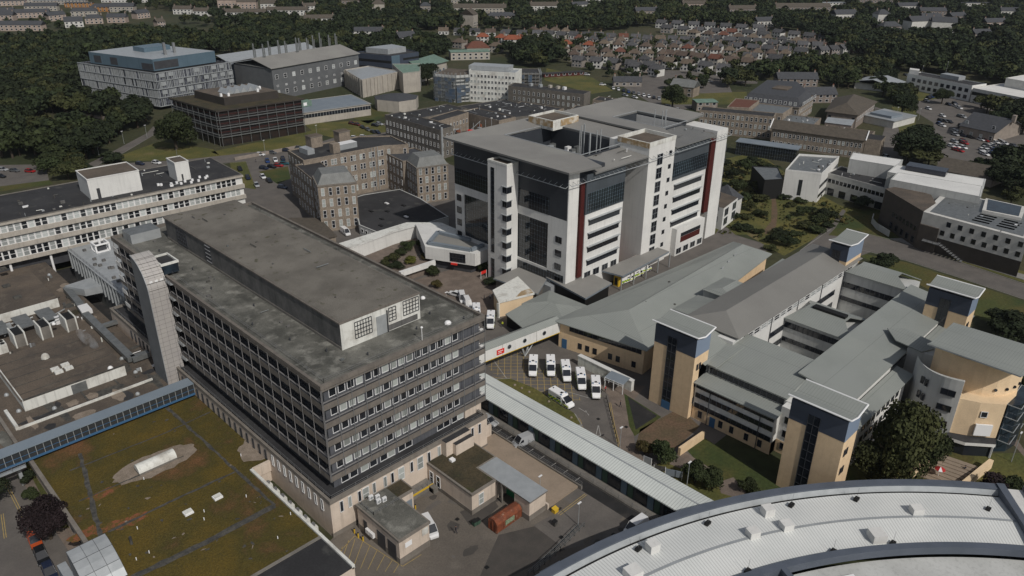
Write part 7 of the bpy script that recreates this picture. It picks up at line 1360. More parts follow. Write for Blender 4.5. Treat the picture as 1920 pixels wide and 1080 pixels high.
# ground scatter (scrub on the wild bank): uncountable
P=[(G(*p,0).x,G(*p,0).y) for p in ((1345,440),(1352,305),(1420,290),(1500,348),(1570,388),(1640,402),(1540,438),(1470,478),(1400,438))]; rg=np.random.default_rng(3); VS=[]
V0,F0=crown_np(26,77,size=.35)
xs=[p[0] for p in P];ys=[p[1] for p in P]; DP=[(G(*p,0).x,G(*p,0).y) for p in ((1438,340),(1456,345),(1463,400),(1458,430),(1435,445),(1428,432),(1442,412),(1442,380))]
for i in range(4000):
    x=rg.uniform(min(xs),max(xs));y=rg.uniform(min(ys),max(ys))
    if inpoly(x,y,P) and not inpoly(x,y,DP) and math.sin(x*.21)*math.cos(y*.17)+rg.uniform(-.6,.6)>0: s=rg.uniform(.25,.7)*(1+(rg.random()<.12)*1.6); q=V0*[s,s,s*.55]; VS.append(q+[x,y,0])
VS=np.vstack(VS); me=mesh_np('undergrowth',VS,np.arange(len(VS)).reshape(-1,4),['leaf_dry','leaf_olive','dry_grass','leaf'],np.repeat(rg.integers(0,4,len(VS)//104),26)[:len(VS)//4]); o=bpy.data.objects.new('undergrowth',me); COL.objects.link(o); tag(o,'dry tufted undergrowth covering the wild grass bank','undergrowth',None,'stuff')
# ================================================================ houses
HM={}
def house(label,x,y,rot,w,d,h,wall,roofm,kind='hip',group=None,chim=1,name='house',cat='house',nw=3):
    key=(round(w),round(d),round(h,1),wall,roofm,kind,nw)
    if key not in HM:
        a=MB(); a.box(-w/2,w/2,-d/2,d/2,0,h,wall)
        if kind=='gable': a.face([(-w/2,-d/2,h),(-w/2,0,h+d*.36),(-w/2,d/2,h)],wall); a.face([(w/2,-d/2,h),(w/2,d/2,h),(w/2,0,h+d*.36)],wall)
        r=MB(); gable(r,-w/2,w/2,-d/2,d/2,h,d*.36 if kind!='flat' else .3,'x',d*.45 if kind=='hip' else 0,roofm,.35)
        c=MB(); c.box(-.5,.5,-.35,.35,0,2.2,'house_granite'); c.box(-.3,-.05,-.15,.15,2.2,2.7,'tile_orange'); c.box(.1,.35,-.15,.15,2.2,2.7,'tile_orange')
        g=MB(); f=MB(); ww=min(1.7,w/nw*.55); g.box(-ww/2,ww/2,-.04,.05,0,1.35,'glass_dark'); f.box(-ww/2-.14,ww/2+.14,-.02,.03,-.14,1.49,'window_frame')
        HM[key]=(a.mesh('wall'),r.mesh('roof'),c.mesh('chimney'),g.mesh('window'),f.mesh('frame'))
    A,Rm,Cm,Gm,Fm=HM[key]; R=bpy.data.objects.new(name,None); COL.objects.link(R); R.location=(x,y,0); R.rotation_euler=(0,0,rot); tag(R,label,cat,group)
    def ch(me,n,p=(0,0,0),par=R): o=bpy.data.objects.new(n,me); COL.objects.link(o); o.parent=par; o.location=p; return o
    ch(A,'wall'); ro=ch(Rm,'roof')
    if chim: ch(Cm,'chimney',(w*.25 if chim==1 else -w*.45,0,h+d*.25),ro)
    if chim==2: ch(Cm,'chimney',(w*.45,0,h+d*.25),ro)
    for k in range(nw):
        for z in ((.8,3.4) if h>4.5 else (.9,)):
            wn=ch(Gm,'window',(-w/2+w*(k+.5)/nw,-d/2-.05,z)); ch(Fm,'frame',(0,0,0),wn)
    return R
hcount=0; random.seed(17)
ORD=['leftmost','second','third','fourth','fifth','sixth','seventh','eighth','ninth','tenth','eleventh','twelfth','thirteenth','fourteenth','fifteenth','sixteenth','seventeenth','eighteenth','nineteenth','twentieth','twenty-first','twenty-second','twenty-third','twenty-fourth','twenty-fifth','twenty-sixth']
rows=[ # x0,y0,x1,y1,spacing px, roof, wall, kind, words
 (832,64,1008,70,26,'tile_grey','house_white','gable','bungalow row under the top centre wood'),
 (905,79,975,82,30,'tile_orange','house_white','hip','orange-roofed group beyond the scaffolded block'),
 (862,90,930,98,34,'tile_brown','house_wall','hip','short row left of the dark clump'),
 (1030,70,1330,84,22,'tile_grey','house_white','gable','top bungalow row of the estate'),
 (1085,82,1345,97,24,'tile_grey','house_wall','hip','second row of the estate'),
 (1062,93,1105,95,30,'tile_orange','house_white','hip','orange-roofed end of the third row'),
 (1132,92,1470,112,25,'tile_brown','house_white','hip','third row of the estate'),
 (1056,103,1400,121,25,'tile_brown','house_wall','hip','fourth row of the estate'),
 (1075,113,1240,124,28,'tile_brown','house_wall','hip','fifth row of the estate'),
 (1085,124,1215,134,30,'tile_grey','house_granite','gable','sixth row of the estate'),
 (1255,128,1355,140,30,'tile_grey','house_white','gable','row of dormered villas by the estate road'),
 (1190,136,1230,141,32,'tile_grey','house_white','gable','pair left of the large round tree'),
 (1240,52,1420,62,27,'tile_grey','house_white','gable','upper villas under the wood'),
 (1250,62,1430,74,27,'tile_grey','house_white','gable','second upper row of villas'),
 (1300,72,1520,88,26,'tile_brown','house_white','hip','third upper row of villas'),
 (1340,84,1530,97,27,'tile_grey','house_granite','gable','slate-roofed upper row'),
 (1405,118,1500,124,36,'tile_grey','house_granite','gable','granite villas above the mansard building'),
 (1540,104,1655,94,18,'tile_grey','house_granite','gable','gabled granite terrace at the wood edge'),
 (1430,68,1545,80,27,'tile_grey','house_granite','gable','villas tucked under the upper right wood'),
 (1500,92,1575,99,26,'tile_brown','house_white','gable','short row at the wood corner'),
 (1000,62,1060,64,20,'tile_brown','house_white','hip','short row left of the top bungalow row'),
 (660,66,745,72,26,'tile_grey','house_white','gable','white houses behind the laboratories'),
 (1250,112,1400,128,30,'tile_brown','house_white','gable','lower brown row of the estate'),
 (1380,97,1500,108,30,'tile_grey','house_white','gable','villas beside the estate trees'),
]
for (x0,y0,x1,y1,sp,roof,wall,kind,words) in rows:
    n=max(2,int((x1-x0)/sp)+1); cols=dict(tile_grey='grey-roofed',tile_brown='brown-roofed',tile_orange='orange-roofed'); wc=dict(house_white='white',house_wall='beige',house_granite='granite')
    for i in range(n):
        px=x0+(x1-x0)*i/(n-1);py=y0+(y1-y0)*i/(n-1)+random.uniform(-1,1); p=G(px,py,0); q=G(px+30,py+30*(y1-y0)/(x1-x0),0); rot=math.atan2(q.y-p.y,q.x-p.x)+random.uniform(-.25,.25)
        rf=roof if random.random()<.75 else random.choice(('tile_grey','tile_brown','tile_red') if roof!='tile_orange' else ('tile_orange',)); wl=wall if random.random()<.7 else random.choice(('house_white','house_wall'))
        w=(G(px+sp,py,0)-p).length*.68; w=max(8,min(16,round(w))); 
        wd={'tile_grey':'grey','tile_brown':'brown','tile_orange':'orange','tile_red':'dark red'}[rf]
        house(f'{ORD[min(i,25)]} house of the {words}, {wc[wl]} with {wd} roof',p.x,p.y,rot,w,8,3.4 if 'bungalow' in words else 5.0,wl,rf,kind,'houses of the '+words,1); hcount+=1
mat('sign_orange',(.36,.17,.05),.7,(.3,.14,.04),.5)
_rt=math.atan2(RT.y,RT.x)
for px,py,w,d,h,wl,rf,kd,lab,a in FAR:
    p=G(px,py,0); house(lab,p.x,p.y,_rt+a,w,d,h,wl,rf,kd,None,0 if kd=='flat' else 2,'terrace' if w>25 else 'house','terrace' if w>25 else 'house',max(3,int(w/4))); hcount+=1
print('houses',hcount)
# ================================================================ vehicles
CM={}
def car_meshes(col,kind='car'):
    k=(col,kind)
    if k in CM: return CM[k]
    L,Wd,H=dict(car=(4.3,1.78,1.45),van=(5.2,1.95,2.2),suv=(4.6,1.85,1.7))[kind]
    b=MB(); b.mat('car_'+col); hw=Wd/2
    def loft(b,secs,m):
        b.mat(m)
        for (a,c) in zip(secs,secs[1:]):
            n=len(a)
            for i in range(n): j=(i+1)%n; b.face([a[i],a[j],c[j],c[i]])
        b.face(secs[0][::-1]); b.face(secs[-1])
    sec=lambda x,w,z0,z1:[(x,-w*.94,z0),(x,w*.94,z0),(x,w,z0+.3),(x,w*.96,z1),(x,-w*.96,z1),(x,-w,z0+.3)]
    h=.82 if kind!='van' else 1.1
    # front is +x
    loft(b,[sec(-L/2,hw*.9,.3,h*.85),sec(-L/2+.25,hw,.22,h),sec(L*.18,hw,.2,h),sec(L/2-.35,hw*.95,.22,h*.86),sec(L/2,hw*.8,.3,h*.66)],'car_'+col)
    r0=-L/2+(.12 if kind=='van' else .35); rf=L*.02 if kind!='van' else L*.2; fr=L*.22 if kind!='van' else L*.36
    top=[(r0+.25,-hw*.74,H),(r0+.25,hw*.74,H),(rf,hw*.76,H),(rf,-hw*.76,H)]; bot=[(r0-.1,-hw*.92,h-.02),(r0-.1,hw*.92,h-.02),(fr,hw*.92,h-.02),(fr,-hw*.92,h-.02)]
    b.face(top,'car_'+col); g=MB(); g.mat('glass_car')
    for i in range(4):
        j=(i+1)%4; f=[bot[j],bot[i],top[i],top[j]]; q=[bot[i],bot[j],top[j],top[i]]
        if kind=='van' and i in (0,1,3): b.face(q,'car_'+col)
        else:
            ins=lambda p,c:tuple(p[a]+(c[a]-p[a])*.10 for a in range(3)); g.face(q); cc=tuple(sum(p[a] for p in q)/4 for a in range(3)); 
            b.mat('car_'+col); b.tube(q[1],q[2],.045,None,4); b.tube(q[0],q[3],.045,None,4)
    if kind=='van': 
        for s in (-1,1): g.face([(fr-.3,s*hw*.93,h+.02),(fr-1.3,s*hw*.93,h+.02),(fr-1.3,s*hw*.86,H-.5),(fr-.8,s*hw*.86,H-.5)][::s])
    w=MB(); 
    for x in (-L*.32,L*.31):
        for s in (-1,1): w.tube((x,s*(hw-.2),.33),(x,s*(hw+.02),.33),.33,'tyre',10)
    wl=MB(); wl.tube((0,-.11,0),(0,.11,0),.33,'tyre',12); rim=MB(); rim.tube((0,-.13,0),(0,.13,0),.19,'metal_light',8)
    li=MB(); 
    for s in (-1,1): li.box(L/2-.12,L/2+.01,s*hw*.62-.18,s*hw*.62+.18,.5,.66,'plastic_white')
    full=MB(); full.v=list(b.v);full.f=[list(f) for f in b.f];full.m=list(b.m);full.mats=list(b.mats)
    for o in (g,w):
        off=len(full.v); full.v+=o.v; mm=[]
        for n in o.mats:
            if n not in full.mats: full.mats.append(n)
            mm.append(full.mats.index(n))
        full.f+=[[i+off for i in f] for f in o.f]; full.m+=[mm[k] for k in o.m]
    CM[k]=dict(L=L,hw=hw,body=b.mesh('body'),glass=g.mesh('glazing'),wheel=wl.mesh('wheel'),rim=rim.mesh('rim'),light=li.mesh('headlight'),full=full.mesh('parked_car')); return CM[k]
def link(me,name,parent,loc=(0,0,0)): o=bpy.data.objects.new(name,me); COL.objects.link(o); o.parent=parent; o.location=loc; return o
def car(x,y,rot,col,label,kind='car',near=False,group=None,name='parked_car'):
    m=car_meshes(col,kind)
    if not near: o=bpy.data.objects.new(name,m['full']); COL.objects.link(o); o.location=(x,y,.05); o.rotation_euler=(0,0,rot); tag(o,label,'van' if kind=='van' else 'car',group); return o
    R=bpy.data.objects.new(name,None); COL.objects.link(R); R.location=(x,y,.05); R.rotation_euler=(0,0,rot); tag(R,label,'van' if kind=='van' else 'car',group)
    link(m['body'],'body',R); link(m['glass'],'window',R); link(m['light'],'headlight',R)
    for sx in (-.32,.31):
        for s in (-1,1): w=link(m['wheel'],'wheel',R,(m['L']*sx,s*(m['hw']-.1),.33)); link(m['rim'],'rim',w)
    return R
def heading(p,q): a=G(*p,0);b=G(*q,0); return math.atan2(b.y-a.y,b.x-a.x)
def cluster(where,group,items,near=False):
    "items: px,py,direction px offset (front),colour,kind"
    cnt={}
    for it in sorted(items,key=lambda t:t[0]):
        px,py,dx,dy,col=it[:5]; kd=it[5] if len(it)>5 else 'car'; key=(col,kd); cnt[key]=cnt.get(key,0)+1
    seen={}
    for it in sorted(items,key=lambda t:t[0]):
        px,py,dx,dy,col=it[:5]; kd=it[5] if len(it)>5 else 'car'; key=(col,kd); seen[key]=seen.get(key,0)+1; n=cnt[key]; k=seen[key]
        w='van' if kd=='van' else 'car'
        lab=f'{col} {w} parked {where}' if n==1 else f'{ORD[min(k-1,25)]} {col} {w} from the left {where}'.replace('leftmost','leftmost',1)
        if k==1 and n>1: lab=f'leftmost {col} {w} {where}'
        p=G(px,py,0); car(p.x,p.y,heading((px,py),(px+dx,py+dy)),col,lab,kd,near,group)
cluster('on the side road at the bottom left','cars at the bottom left',[(67,1018,6,14,'orange','suv'),(80,1048,6,14,'black','suv'),(95,1078,6,14,'navy','suv')],True)
cluster('in the dark tarmac bays by the corridor building','cars by the corridor',[(982,832,-12,5,'silver','van'),(826,787+5,-10,5,'silver'),(918,793,10,6,'silver')],True)
p=G(1192,994,0); car(p.x,p.y,heading((1192,994),(1178,1004)),'white','white flatbed van half hidden by the curved roof edge','van',True)
p=G(805,995,0); car(p.x,p.y,heading((790,972),(806,1000)),'white','white van parked against the substation wall','van',True)
p=G(648,439,0); car(p.x,p.y,heading((640,432),(656,444)),'white','white van parked at the foot of the granite wing','van',True)
cluster('at the entrance plaza behind the slab block roof','vehicles at the entrance plaza',[(853,554,-10,-3,'white'),(867,563,2,8,'white','van'),(877,573,4,8,'white','van')],True)
cluster('in the small car park at the left edge','cars in the small left car park',[(6,320,12,1,'silver'),(28,322,12,1,'grey'),(57,323,12,1,'red'),(2,333,12,1,'black')])
cluster('on the road behind the white lift housing','cars on the road behind the white lift housing',[(263,309,12,2,'navy'),(294,307,12,2,'white'),(325,303,12,2,'white')])
def conv(l,ox,oy,s): return [(ox+a/s,oy+b_/s,*r) for a,b_,*r in l]
cluster('in the car park behind the granite infirmary','cars behind the granite infirmary',conv([(1465,875,12,1,'white'),(1530,865,12,1,'grey'),(1612,852,12,1,'navy'),(1685,838,12,0,'grey'),(1745,828,12,0,'blue'),(1505,912,3,6,'blue'),(1550,907,3,6,'white'),(1592,900,3,6,'navy'),(1350,958,6,8,'black'),(1395,1006,6,8,'navy'),(1445,1048,6,8,'silver'),(1480,1001,6,6,'white'),(1515,1024,8,6,'black'),(1485,951,12,2,'navy'),(1530,944,12,2,'black'),(1567,937,12,1,'red'),(1600,926,12,0,'teal'),(1590,1060,12,2,'navy')],0,0,3))
cluster('in the row below the gallery wing','cars below the gallery wing',conv([(75,780,12,0,'white'),(125,775,12,0,'white'),(190,710,12,2,'black'),(215,703,12,2,'silver'),(120,722,12,6,'black'),(150,735,12,6,'grey'),(180,748,12,6,'black'),(205,750,12,6,'navy'),(60,700,12,3,'maroon'),(90,706,12,3,'maroon')],640,0,3))
rp=[(500,360,'white'),(520,333,'navy'),(545,322,'blue'),(710,398,'navy'),(770,388,'navy'),(780,414,'white'),(815,432,'white'),(860,338,'white','van'),(835,312,'silver'),(770,297,'silver'),(745,295,'grey'),(515,438,'white'),(650,508,'white'),(635,552,'black'),(680,560,'grey'),(720,567,'black'),(625,585,'blue'),(650,602,'white'),(835,602,'navy'),(835,622,'grey'),(770,655,'silver'),(800,668,'white'),(775,690,'silver'),(850,698,'navy'),(920,714,'black'),(765,755,'silver'),(850,750,'maroon'),(865,772,'red'),(840,762,'grey'),(735,800,'white'),(850,815,'white'),(780,835,'red'),(820,845,'red'),(790,805,'white'),(1025,738,'white'),(1070,745,'red'),(1150,742,'black'),(1180,735,'grey'),(1200,750,'silver'),(1165,765,'white'),(1250,775,'white'),(1225,760,'silver'),(1335,798,'grey'),(1075,795,'grey'),(1110,805,'white'),(1135,795,'white'),(1060,820,'silver'),(1035,838,'white'),(1085,848,'white'),(1040,868,'white'),(1062,880,'white'),(1165,820,'grey'),(1200,828,'navy'),(1230,820,'white'),(1155,840,'blue'),(1190,855,'maroon'),(1140,872,'blue'),(1172,882,'blue'),(115,905,'navy'),(1215,663,'white'),(1180,680,'grey'),(820,512,'grey'),(850,518,'silver'),(1215,800,'silver')]
cluster('in the busy right-hand car park','cars in the busy right-hand car park',conv([(a,b_,12,4,*r) for a,b_,*r in rp],1640,120,5.14))
cluster('in the red-railed car park by the curved drive','cars near the grey sheds',[(1648,152,10,3,'red'),(1656,148,10,3,'silver'),(1698,142,10,3,'grey'),(1636,155,10,3,'maroon')])
cluster('in the row by the large round tree','cars by the large round tree',[(1150+i*9.5,167+i*2.2,4,7,c) for i,c in enumerate(('white','white','navy','blue','grey','silver','white','white','black','silver'))]+[(1190,184,8,2,'white'),(1172,180,8,2,'silver'),(1130,160,10,0,'white')])
cluster('on the estate streets','cars on the estate streets',[(1100,141,12,1,'white'),(1290,155,12,1,'white'),(1330,154,12,1,'silver'),(1245,118,12,0,'white'),(1180,118,12,0,'red'),(1350,121,12,0,'white'),(1390,118,12,0,'grey'),(1400,196,12,2,'white'),(1262,205,12,2,'silver'),(1272,207,12,2,'white'),(1252,201,12,2,'navy')])
cluster('behind the white clinic','cars behind the white clinic',[(1500,270,9,6,'white'),(1445,275,12,2,'white'),(1660,300,8,5,'navy')])
# ambulances
def loftx(b,secs,m):
    b.mat(m)
    for a,c in zip(secs,secs[1:]):
        n=len(a)
        for i in range(n): j=(i+1)%n; b.face([a[i],a[j],c[j],c[i]])
    b.face(secs[0][::-1]); b.face(secs[-1])
AM=None
def ambulance(px,py,qx,qy,label,name='ambulance'):
    global AM
    if AM is None:
        b=MB(); S=lambda x,w,z0,z1:[(x,-w,z0),(x,w,z0),(x,w,z1-.12),(x,w-.1,z1),(x,-w+.1,z1),(x,-w,z1-.12)]
        loftx(b,[S(-3.3,1.06,.45,2.65),S(.75,1.06,.45,2.68)],'white_paint')
        cab=MB(); loftx(cab,[S(.75,1.0,.4,2.4),S(1.0,1.0,.4,2.38),S(2.35,.97,.4,1.35),S(3.0,.93,.42,1.15),S(3.2,.8,.5,.8)],'white_paint')
        ws=MB(); ws.face([(1.08,-.84,2.36),(2.3,-.88,1.42),(2.3,.88,1.42),(1.08,.84,2.36)],'glass_car'); ws.v=[(x+.04,y,z+.05) for x,y,z in ws.v]
        for s in (-1,1): ws.box(1.2,1.95,s*1.0-.02,s*1.0+.02,1.35,1.85,'glass_car')
        st=MB()
        for s in (-1,1):
            for i in range(8):
                for j in range(2): st.box(-3.2+i*.5,-2.7+i*.5,s*1.075-.01,s*1.075+.01,.7+j*.35,1.05+j*.35,'hiviz' if (i+j)%2 else 'green_paint')
            st.box(1.0,2.9,s*.99-.02,s*.99+.02,.7,.95,'hiviz'); st.box(-.6,.5,s*1.075-.012,s*1.075+.012,1.7,2.0,'glass_car')
        st.box(-3.32,-3.3,-1.0,1.0,.5,2.4,'hiviz')
        lb=MB(); lb.box(.2,.5,-.85,.85,2.68,2.8,'white_paint'); [lb.box(.18,.52,s*.7-.15,s*.7+.15,2.68,2.83,'blue_paint') for s in (-1,1)]
        vt=MB(); vt.box(-.35,.05,-.28,.2,2.68,2.84,'black'); vt.box(-2.9,-2.65,-.12,.12,2.66,2.8,'dark_frame'); vt.box(.0,.22,.15,.35,2.68,2.8,'black')
        wh=MB(); wh.tube((0,-.13,0),(0,.13,0),.37,'tyre',12); rm=MB(); rm.tube((0,-.15,0),(0,.15,0),.2,'metal_light',8)
        mi=MB(); [mi.box(1.85,1.95,s*1.12-.12,s*1.12+.12,1.3,1.65,'black') for s in (-1,1)]
        hl=MB(); hl.box(3.0,3.16,-.16,.16,.72,.92,'metal_light'); bp=MB(); bp.box(3.12,3.28,-.85,.85,.32,.55,'black')
        AM=dict(body=b.mesh('body'),cab=cab.mesh('cab'),windscreen=ws.mesh('windscreen'),livery=st.mesh('livery'),light_bar=lb.mesh('light_bar'),roof_vent=vt.mesh('roof_vent'),mirror=mi.mesh('mirror'),bumper=bp.mesh('bumper'),_w=wh.mesh('wheel'),_r=rm.mesh('rim'),_h=hl.mesh('headlight'))
    a=G(px,py,0); c=G(qx,qy,0); R=bpy.data.objects.new(name,None); COL.objects.link(R); m=(a+c)/2; R.location=(m.x,m.y,.05); R.rotation_euler=(0,0,math.atan2(c.y-a.y,c.x-a.x)); tag(R,label,'ambulance','white ambulances'); WL[R.name]=Vector((m.x,m.y,.05))
    for k,me in AM.items():
        if k[0]!='_': link(me,k,R)
    for x in (-2.1,2.2):
        for s in (-1,1): w=link(AM['_w'],'wheel',R,(x,s*.95,.37)); link(AM['_r'],'rim',w)
    for s in (-1,1): link(AM['_h'],'headlight',R,(0,s*.6,0))
    return R
amb=[(1000,684,998.5,708,'leftmost of the five ambulances lined up facing the camera'),(1031.5,684,1033,707.5,'second ambulance from the left in the line of five'),(1059,694,1063,717,'middle ambulance in the line of five'),(1087,709,1091,732,'fourth ambulance from the left in the line of five'),(1115.5,725,1117.5,748,'rightmost ambulance in the line of five'),
 (1035,745,1072,768,'ambulance parked askew beside the dry-grass island, its chequered side showing'),(921,596,919,622,'ambulance standing alone at the far corner of the slab block roof'),(990,613,1003,628,'ambulance poking out from under the pale green low roof'),(893,585,894,603,'ambulance hidden up to its roof behind the slab block corner, behind the lone one'),
 (1160,534,1186,524,'ambulance nearest the yellow machine by the long dark canopy'),(1178,524,1202,514,'second ambulance along the long dark canopy'),(1192,516,1218,505,'farthest ambulance along the long dark canopy')]
for t in amb: ambulance(*t)
# yellow machine under the canopy
p=G(1158,535,0); R=thing('yellow_cabinet','tall yellow cabinet at the near end of the long dark canopy','cabinet',(p.x,p.y,0)); b=MB(); b.box(p.x-.9,p.x+.9,p.y-.9,p.y+.9,0,3.4,'yellow_paint'); part(b,'casing',R); b=MB(); b.box(p.x-.95,p.x-.9,p.y-.5,p.y+.5,.4,2.8,'black'); part(b,'door',R)
# ================================================================ people
def person(px,py,label,top,leg='cloth_dark',rot=0.0,step=.22):
    p=G(px,py,.05); name='person'
    vs=[(0,0,.95),(0,0,1.15),(0,0,1.42),(0,0,1.52),(0,0,1.64),(0,.0,1.74), (.1,0,.92),(.11,step*.5,.5),(.11,step,.06),(.12,step+.14,.04), (-.1,0,.92),(-.11,-step*.3,.5),(-.11,-step,.07),(-.12,-step+.14,.04), (.2,0,1.42),(.26,-.06,1.14),(.25,.04,.88),(-.2,0,1.42),(-.26,.06,1.14),(-.25,.12,.9)]
    ed=[(0,1),(1,2),(2,3),(3,4),(4,5),(0,6),(6,7),(7,8),(8,9),(0,10),(10,11),(11,12),(12,13),(2,14),(14,15),(15,16),(2,17),(17,18),(18,19)]
    rd=[.15,.14,.16,.06,.10,.07,.09,.065,.05,.04,.09,.065,.05,.04,.06,.045,.035,.06,.045,.035]
    me=bpy.data.meshes.new('body'); me.from_pydata(vs,ed,[]); o=bpy.data.objects.new('person',me); COL.objects.link(o); m=o.modifiers.new('s','SKIN'); 
    for i,r in enumerate(rd): me.skin_vertices[0].data[i].radius=(r,r*.8 if i in(0,1,2) else r)
    me.skin_vertices[0].data[0].use_root=True; s=o.modifiers.new('u','SUBSURF'); s.levels=1; s.render_levels=1
    dg=bpy.context.evaluated_depsgraph_get(); ev=bpy.data.meshes.new_from_object(o.evaluated_get(dg)); o.modifiers.clear(); o.data=ev
    ev.materials.clear(); [ev.materials.append(MATS[n]) for n in (top,leg,'skin')]
    for pl in ev.polygons: z=pl.center.z; x=abs(pl.center.x); pl.material_index=2 if z>1.5 or (x>.2 and z<.95 and z>.8) else (1 if z<.93 else 0); pl.use_smooth=True
    hb=MB(); hb.dome((0,-.015,1.68),.115,.12,'cloth_dark',10,4); h=hb.mesh('hair'); ho=bpy.data.objects.new('hair',h); COL.objects.link(ho); ho.parent=o
    o.location=(p.x,p.y,.05); o.rotation_euler=(0,0,rot); tag(o,label,'person')
person(942,613,'person in a bright yellow-green jacket beside the lone ambulance','hiviz',rot=2)
person(908,562,'person in dark clothes walking on the plaza near the rust-stained hut','cloth_dark',rot=1)
person(822,517,'person standing under the entrance building overhang','cloth_dark',rot=.5)
person(919,561,'person in white crossing the plaza by the hut corner','plastic_white',rot=2.5)
person(1163,763,'person in dark clothes walking on the pavement right of the ambulances','cloth_dark',rot=4)
person(480,304,'person in dark clothes crossing the car park behind the granite infirmary','cloth_dark',rot=4)
person(1807,886,'person in dark clothes on the entrance steps of the drum building','cloth_dark',rot=3)
# ================================================================ street furniture
def lamp(px,py,h,label,arm=0,z=0,col='metal_light'):
    p=G(px,py,z); R=thing('street_lamp',label,'street lamp',(p.x,p.y,z),0,'street lamps'); b=MB(); b.tube((p.x,p.y,z),(p.x,p.y,z+h),.09,col,6,.05); part(b,'pole',R); b=MB(); b.box(p.x-.45,p.x+.45,p.y-.14,p.y+.14,z+h,z+h+.14,'plastic_white'); part(b,'lamp_head',R)
for px,py,h,l in ((1896,866,7,'tall pale street lamp right of the drum building steps'),(1162,840,5,'dark street lamp behind the corridor roof'),(1287,915,6,'thin street lamp among the bushy trees'),(1012,925,4,'slim post by the loading store corner'),(276,258,6,'white-headed lamp by the path left of the round tree'),(233,270,6,'white-headed lamp in the left wood edge'),(186,292,6,'lamp beside the path above the white plant room'),(498,292,7,'lamp in the car park behind the granite infirmary'),(595,262,7,'lamp at the top of the car park behind the granite infirmary'),(838,592,7,'lamp beside the ambulance row behind the slab block'),(1084,985,5,'white pole at the foot of the curved building'),(1725,152,10,'tall white mast in front of the white offices'),(1680,222,6,'lamp on the curved drive'),(1722,225,6,'lamp near the portable offices'),(1770,150,12,'thin mast behind the white offices')): lamp(px,py,h,l)
def signb(px,py,w,h,label,m='plastic_white',rot=0,z=1.0,text=None):
    p=G(px,py,0); R=thing('sign',label,'sign',(p.x,p.y,0),rot); b=MB(); b.box(p.x-w/2,p.x+w/2,p.y-.05,p.y+.05,z,z+h,m); part(b,'panel',R); b=MB(); b.box(p.x-w/2-.06,p.x-w/2+.04,p.y-.07,p.y+.07,0,z+h,'white_paint'); b.box(p.x+w/2-.04,p.x+w/2+.06,p.y-.07,p.y+.07,0,z+h,'white_paint'); part(b,'post',R)
r45=-math.pi/4
signb(1213,875,1.6,1.5,'pale blue-grey board sign on white posts, leftmost behind the corridor roof','metal_light',r45-.6,.8); signb(1236,886,2.2,1.0,'low wide board sign on white posts, middle of the three behind the corridor roof','joint',r45-.3,.6); signb(1262,898,3.2,1.5,'widest grey board sign, rightmost of the three behind the corridor roof','metal_bluegrey',r45-.3,.6)
signb(1120,697,2,1.6,'white framed notice board by the casualty wall','plastic_white',1.2,.6); signb(990,660,.6,.6,'small notice under the footbridge','plastic_white',.5,1)
p=G(1758,895,0); R=thing('parasol','red and white parasol in the garden before the curved roof','parasol',(p.x,p.y,0)); b=MB(); b.tube((p.x,p.y,0),(p.x,p.y,2.2),.04,'white_paint'); part(b,'pole',R); b=MB()
for i in range(8): a0=i*math.pi/4;a1=a0+math.pi/4; b.face([(p.x+1.0*math.cos(a0),p.y+1.0*math.sin(a0),2.0),(p.x+1.0*math.cos(a1),p.y+1.0*math.sin(a1),2.0),(p.x,p.y,2.6)],'cloth_red' if i%4 else 'white_paint')
part(b,'canopy',R)
for i,(px,py,c) in enumerate(((890,985,'green_clad'),(896,982,'green_clad'),(1040,985,'joint'),(716,985,'joint'))):
    p=G(px,py,0); R=thing('wheeled_bin',['dark green wheeled bin beside the store corner','second green wheeled bin beside the store corner','grey wheeled bin right of the loading store','grey wheeled bin behind the substation'][i],'bin',(p.x,p.y,0)); b=MB(); b.prism([(p.x-.35,p.y-.35),(p.x+.35,p.y-.35),(p.x+.35,p.y+.35),(p.x-.35,p.y+.35)],.1,1.0,c); part(b,'body',R); b=MB(); slab(b,[(p.x-.4,p.y-.4,1.02),(p.x+.4,p.y-.4,1.02),(p.x+.4,p.y+.4,1.1),(p.x-.4,p.y+.4,1.1)],.05,'black'); part(b,'lid',R)
person(855,1000,'person in dark clothes walking across the service yard past the rusty container','cloth_dark',rot=1.2)
person(1135,735,'person in red standing by the glazed porch','cloth_red',rot=.4)
person(560,300,'person in pale clothes on the pavement below the brown office','plastic_white',rot=.4)
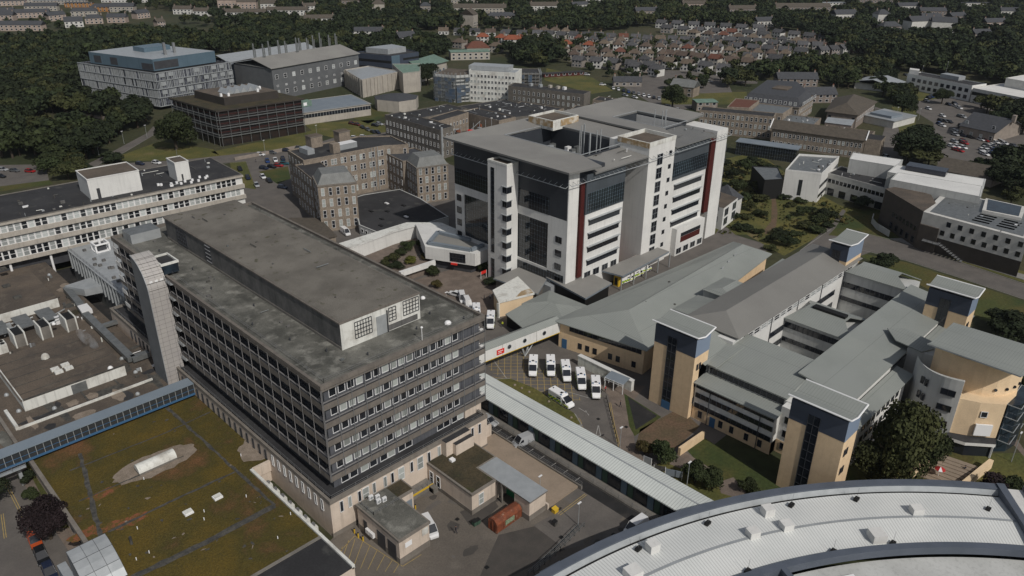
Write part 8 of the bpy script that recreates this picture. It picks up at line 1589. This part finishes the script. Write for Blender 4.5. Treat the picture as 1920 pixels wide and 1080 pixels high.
# railings along the path at the foot of the curved building, and roadside barrier
R=thing('railing','double metal railing along the ramp at the foot of the curved building','railing',(24,-48,0)); b=MB(); P=[(G(*q,0).x,G(*q,0).y) for q in ((1085,990),(1040,1035),(990,1080))]; rail(b,P,0,1.1,1.4,'metal_duct',.05); P=[(x+.9,y-.5) for x,y in P]; rail(b,P,0,1.1,1.4,'metal_duct',.05); part(b,'bars',R)
R=thing('railing','long kerbside guard rail beside the yellow lines','railing',(57,-20,0)); b=MB(); rail(b,[(G(*q,0).x,G(*q,0).y) for q in ((1136,748),(1158,832))],0,1,1.5,'black',.04); part(b,'bars',R)
for q0,q1,l in (((560,278),(440,301),'low pale boundary wall along the bank below the brown office'),((125,213),(212,226),'pale dry-stone wall at the top of the shaded lawn')):
    a=G(*q0,0);c=G(*q1,0); R=thing('boundary_wall',l,'wall',((a.x+c.x)/2,(a.y+c.y)/2,0)); d=(c-a).normalized(); n=Vector((-d.y,d.x,0))*.35; b=MB(); b.prism([(a.x-n.x,a.y-n.y),(c.x-n.x,c.y-n.y),(c.x+n.x,c.y+n.y),(a.x+n.x,a.y+n.y)],0,1.4,'house_granite'); part(b,'stones',R)
R=thing('steam','small drifting puff of white steam from a vent on the brown plant room roof','steam',(-12,83,6.8)); m=bpy.data.materials.new('steam_air'); m.use_nodes=True; t=m.node_tree; t.nodes.remove(t.nodes['Principled BSDF']); v=t.nodes.new('ShaderNodeVolumePrincipled'); v.inputs['Color'].default_value=(.9,.9,.9,1); tc=t.nodes.new('ShaderNodeTexCoord'); nz=t.nodes.new('ShaderNodeTexNoise'); nz.inputs['Scale'].default_value=.7; mr=t.nodes.new('ShaderNodeMapRange'); mr.inputs[1].default_value=.42; mr.inputs[2].default_value=.7; mr.inputs[4].default_value=.9; t.links.new(tc.outputs['Object'],nz.inputs['Vector']); t.links.new(nz.outputs[0],mr.inputs[0]); t.links.new(mr.outputs[0],v.inputs['Density']); t.links.new(v.outputs[0],t.nodes['Material Output'].inputs['Volume']); MATS['steam_air']=m
bm=bmesh.new(); bmesh.ops.create_icosphere(bm,subdivisions=3,radius=1); R['kind']='stuff'
for vv in bm.verts: vv.co=Vector((vv.co.x*1.3-vv.co.z*1.1,vv.co.y*1.3+vv.co.z*1.6,vv.co.z*2.4+2.2))
me=bpy.data.meshes.new('plume'); bm.to_mesh(me); me.materials.append(m); o=bpy.data.objects.new('plume',me); COL.objects.link(o); o.parent=R
finish_windows()
# ================================================================ air
b=MB(); b.box(-300,1900,-400,1900,-1,102); m=bpy.data.materials.new('air'); m.use_nodes=True; t=m.node_tree; t.nodes.remove(t.nodes['Principled BSDF']); v=t.nodes.new('ShaderNodeVolumePrincipled'); v.inputs['Color'].default_value=(.80,.86,.95,1); v.inputs['Density'].default_value=0.00005; v.inputs['Anisotropy'].default_value=.3; t.links.new(v.outputs[0],t.nodes['Material Output'].inputs['Volume']); MATS['air']=m; b.mats=['air']; b.m=[0]*6
o=solo(b,'haze','thin pale haze over the distant woods and houses','haze',(0,0,0),None,'stuff')
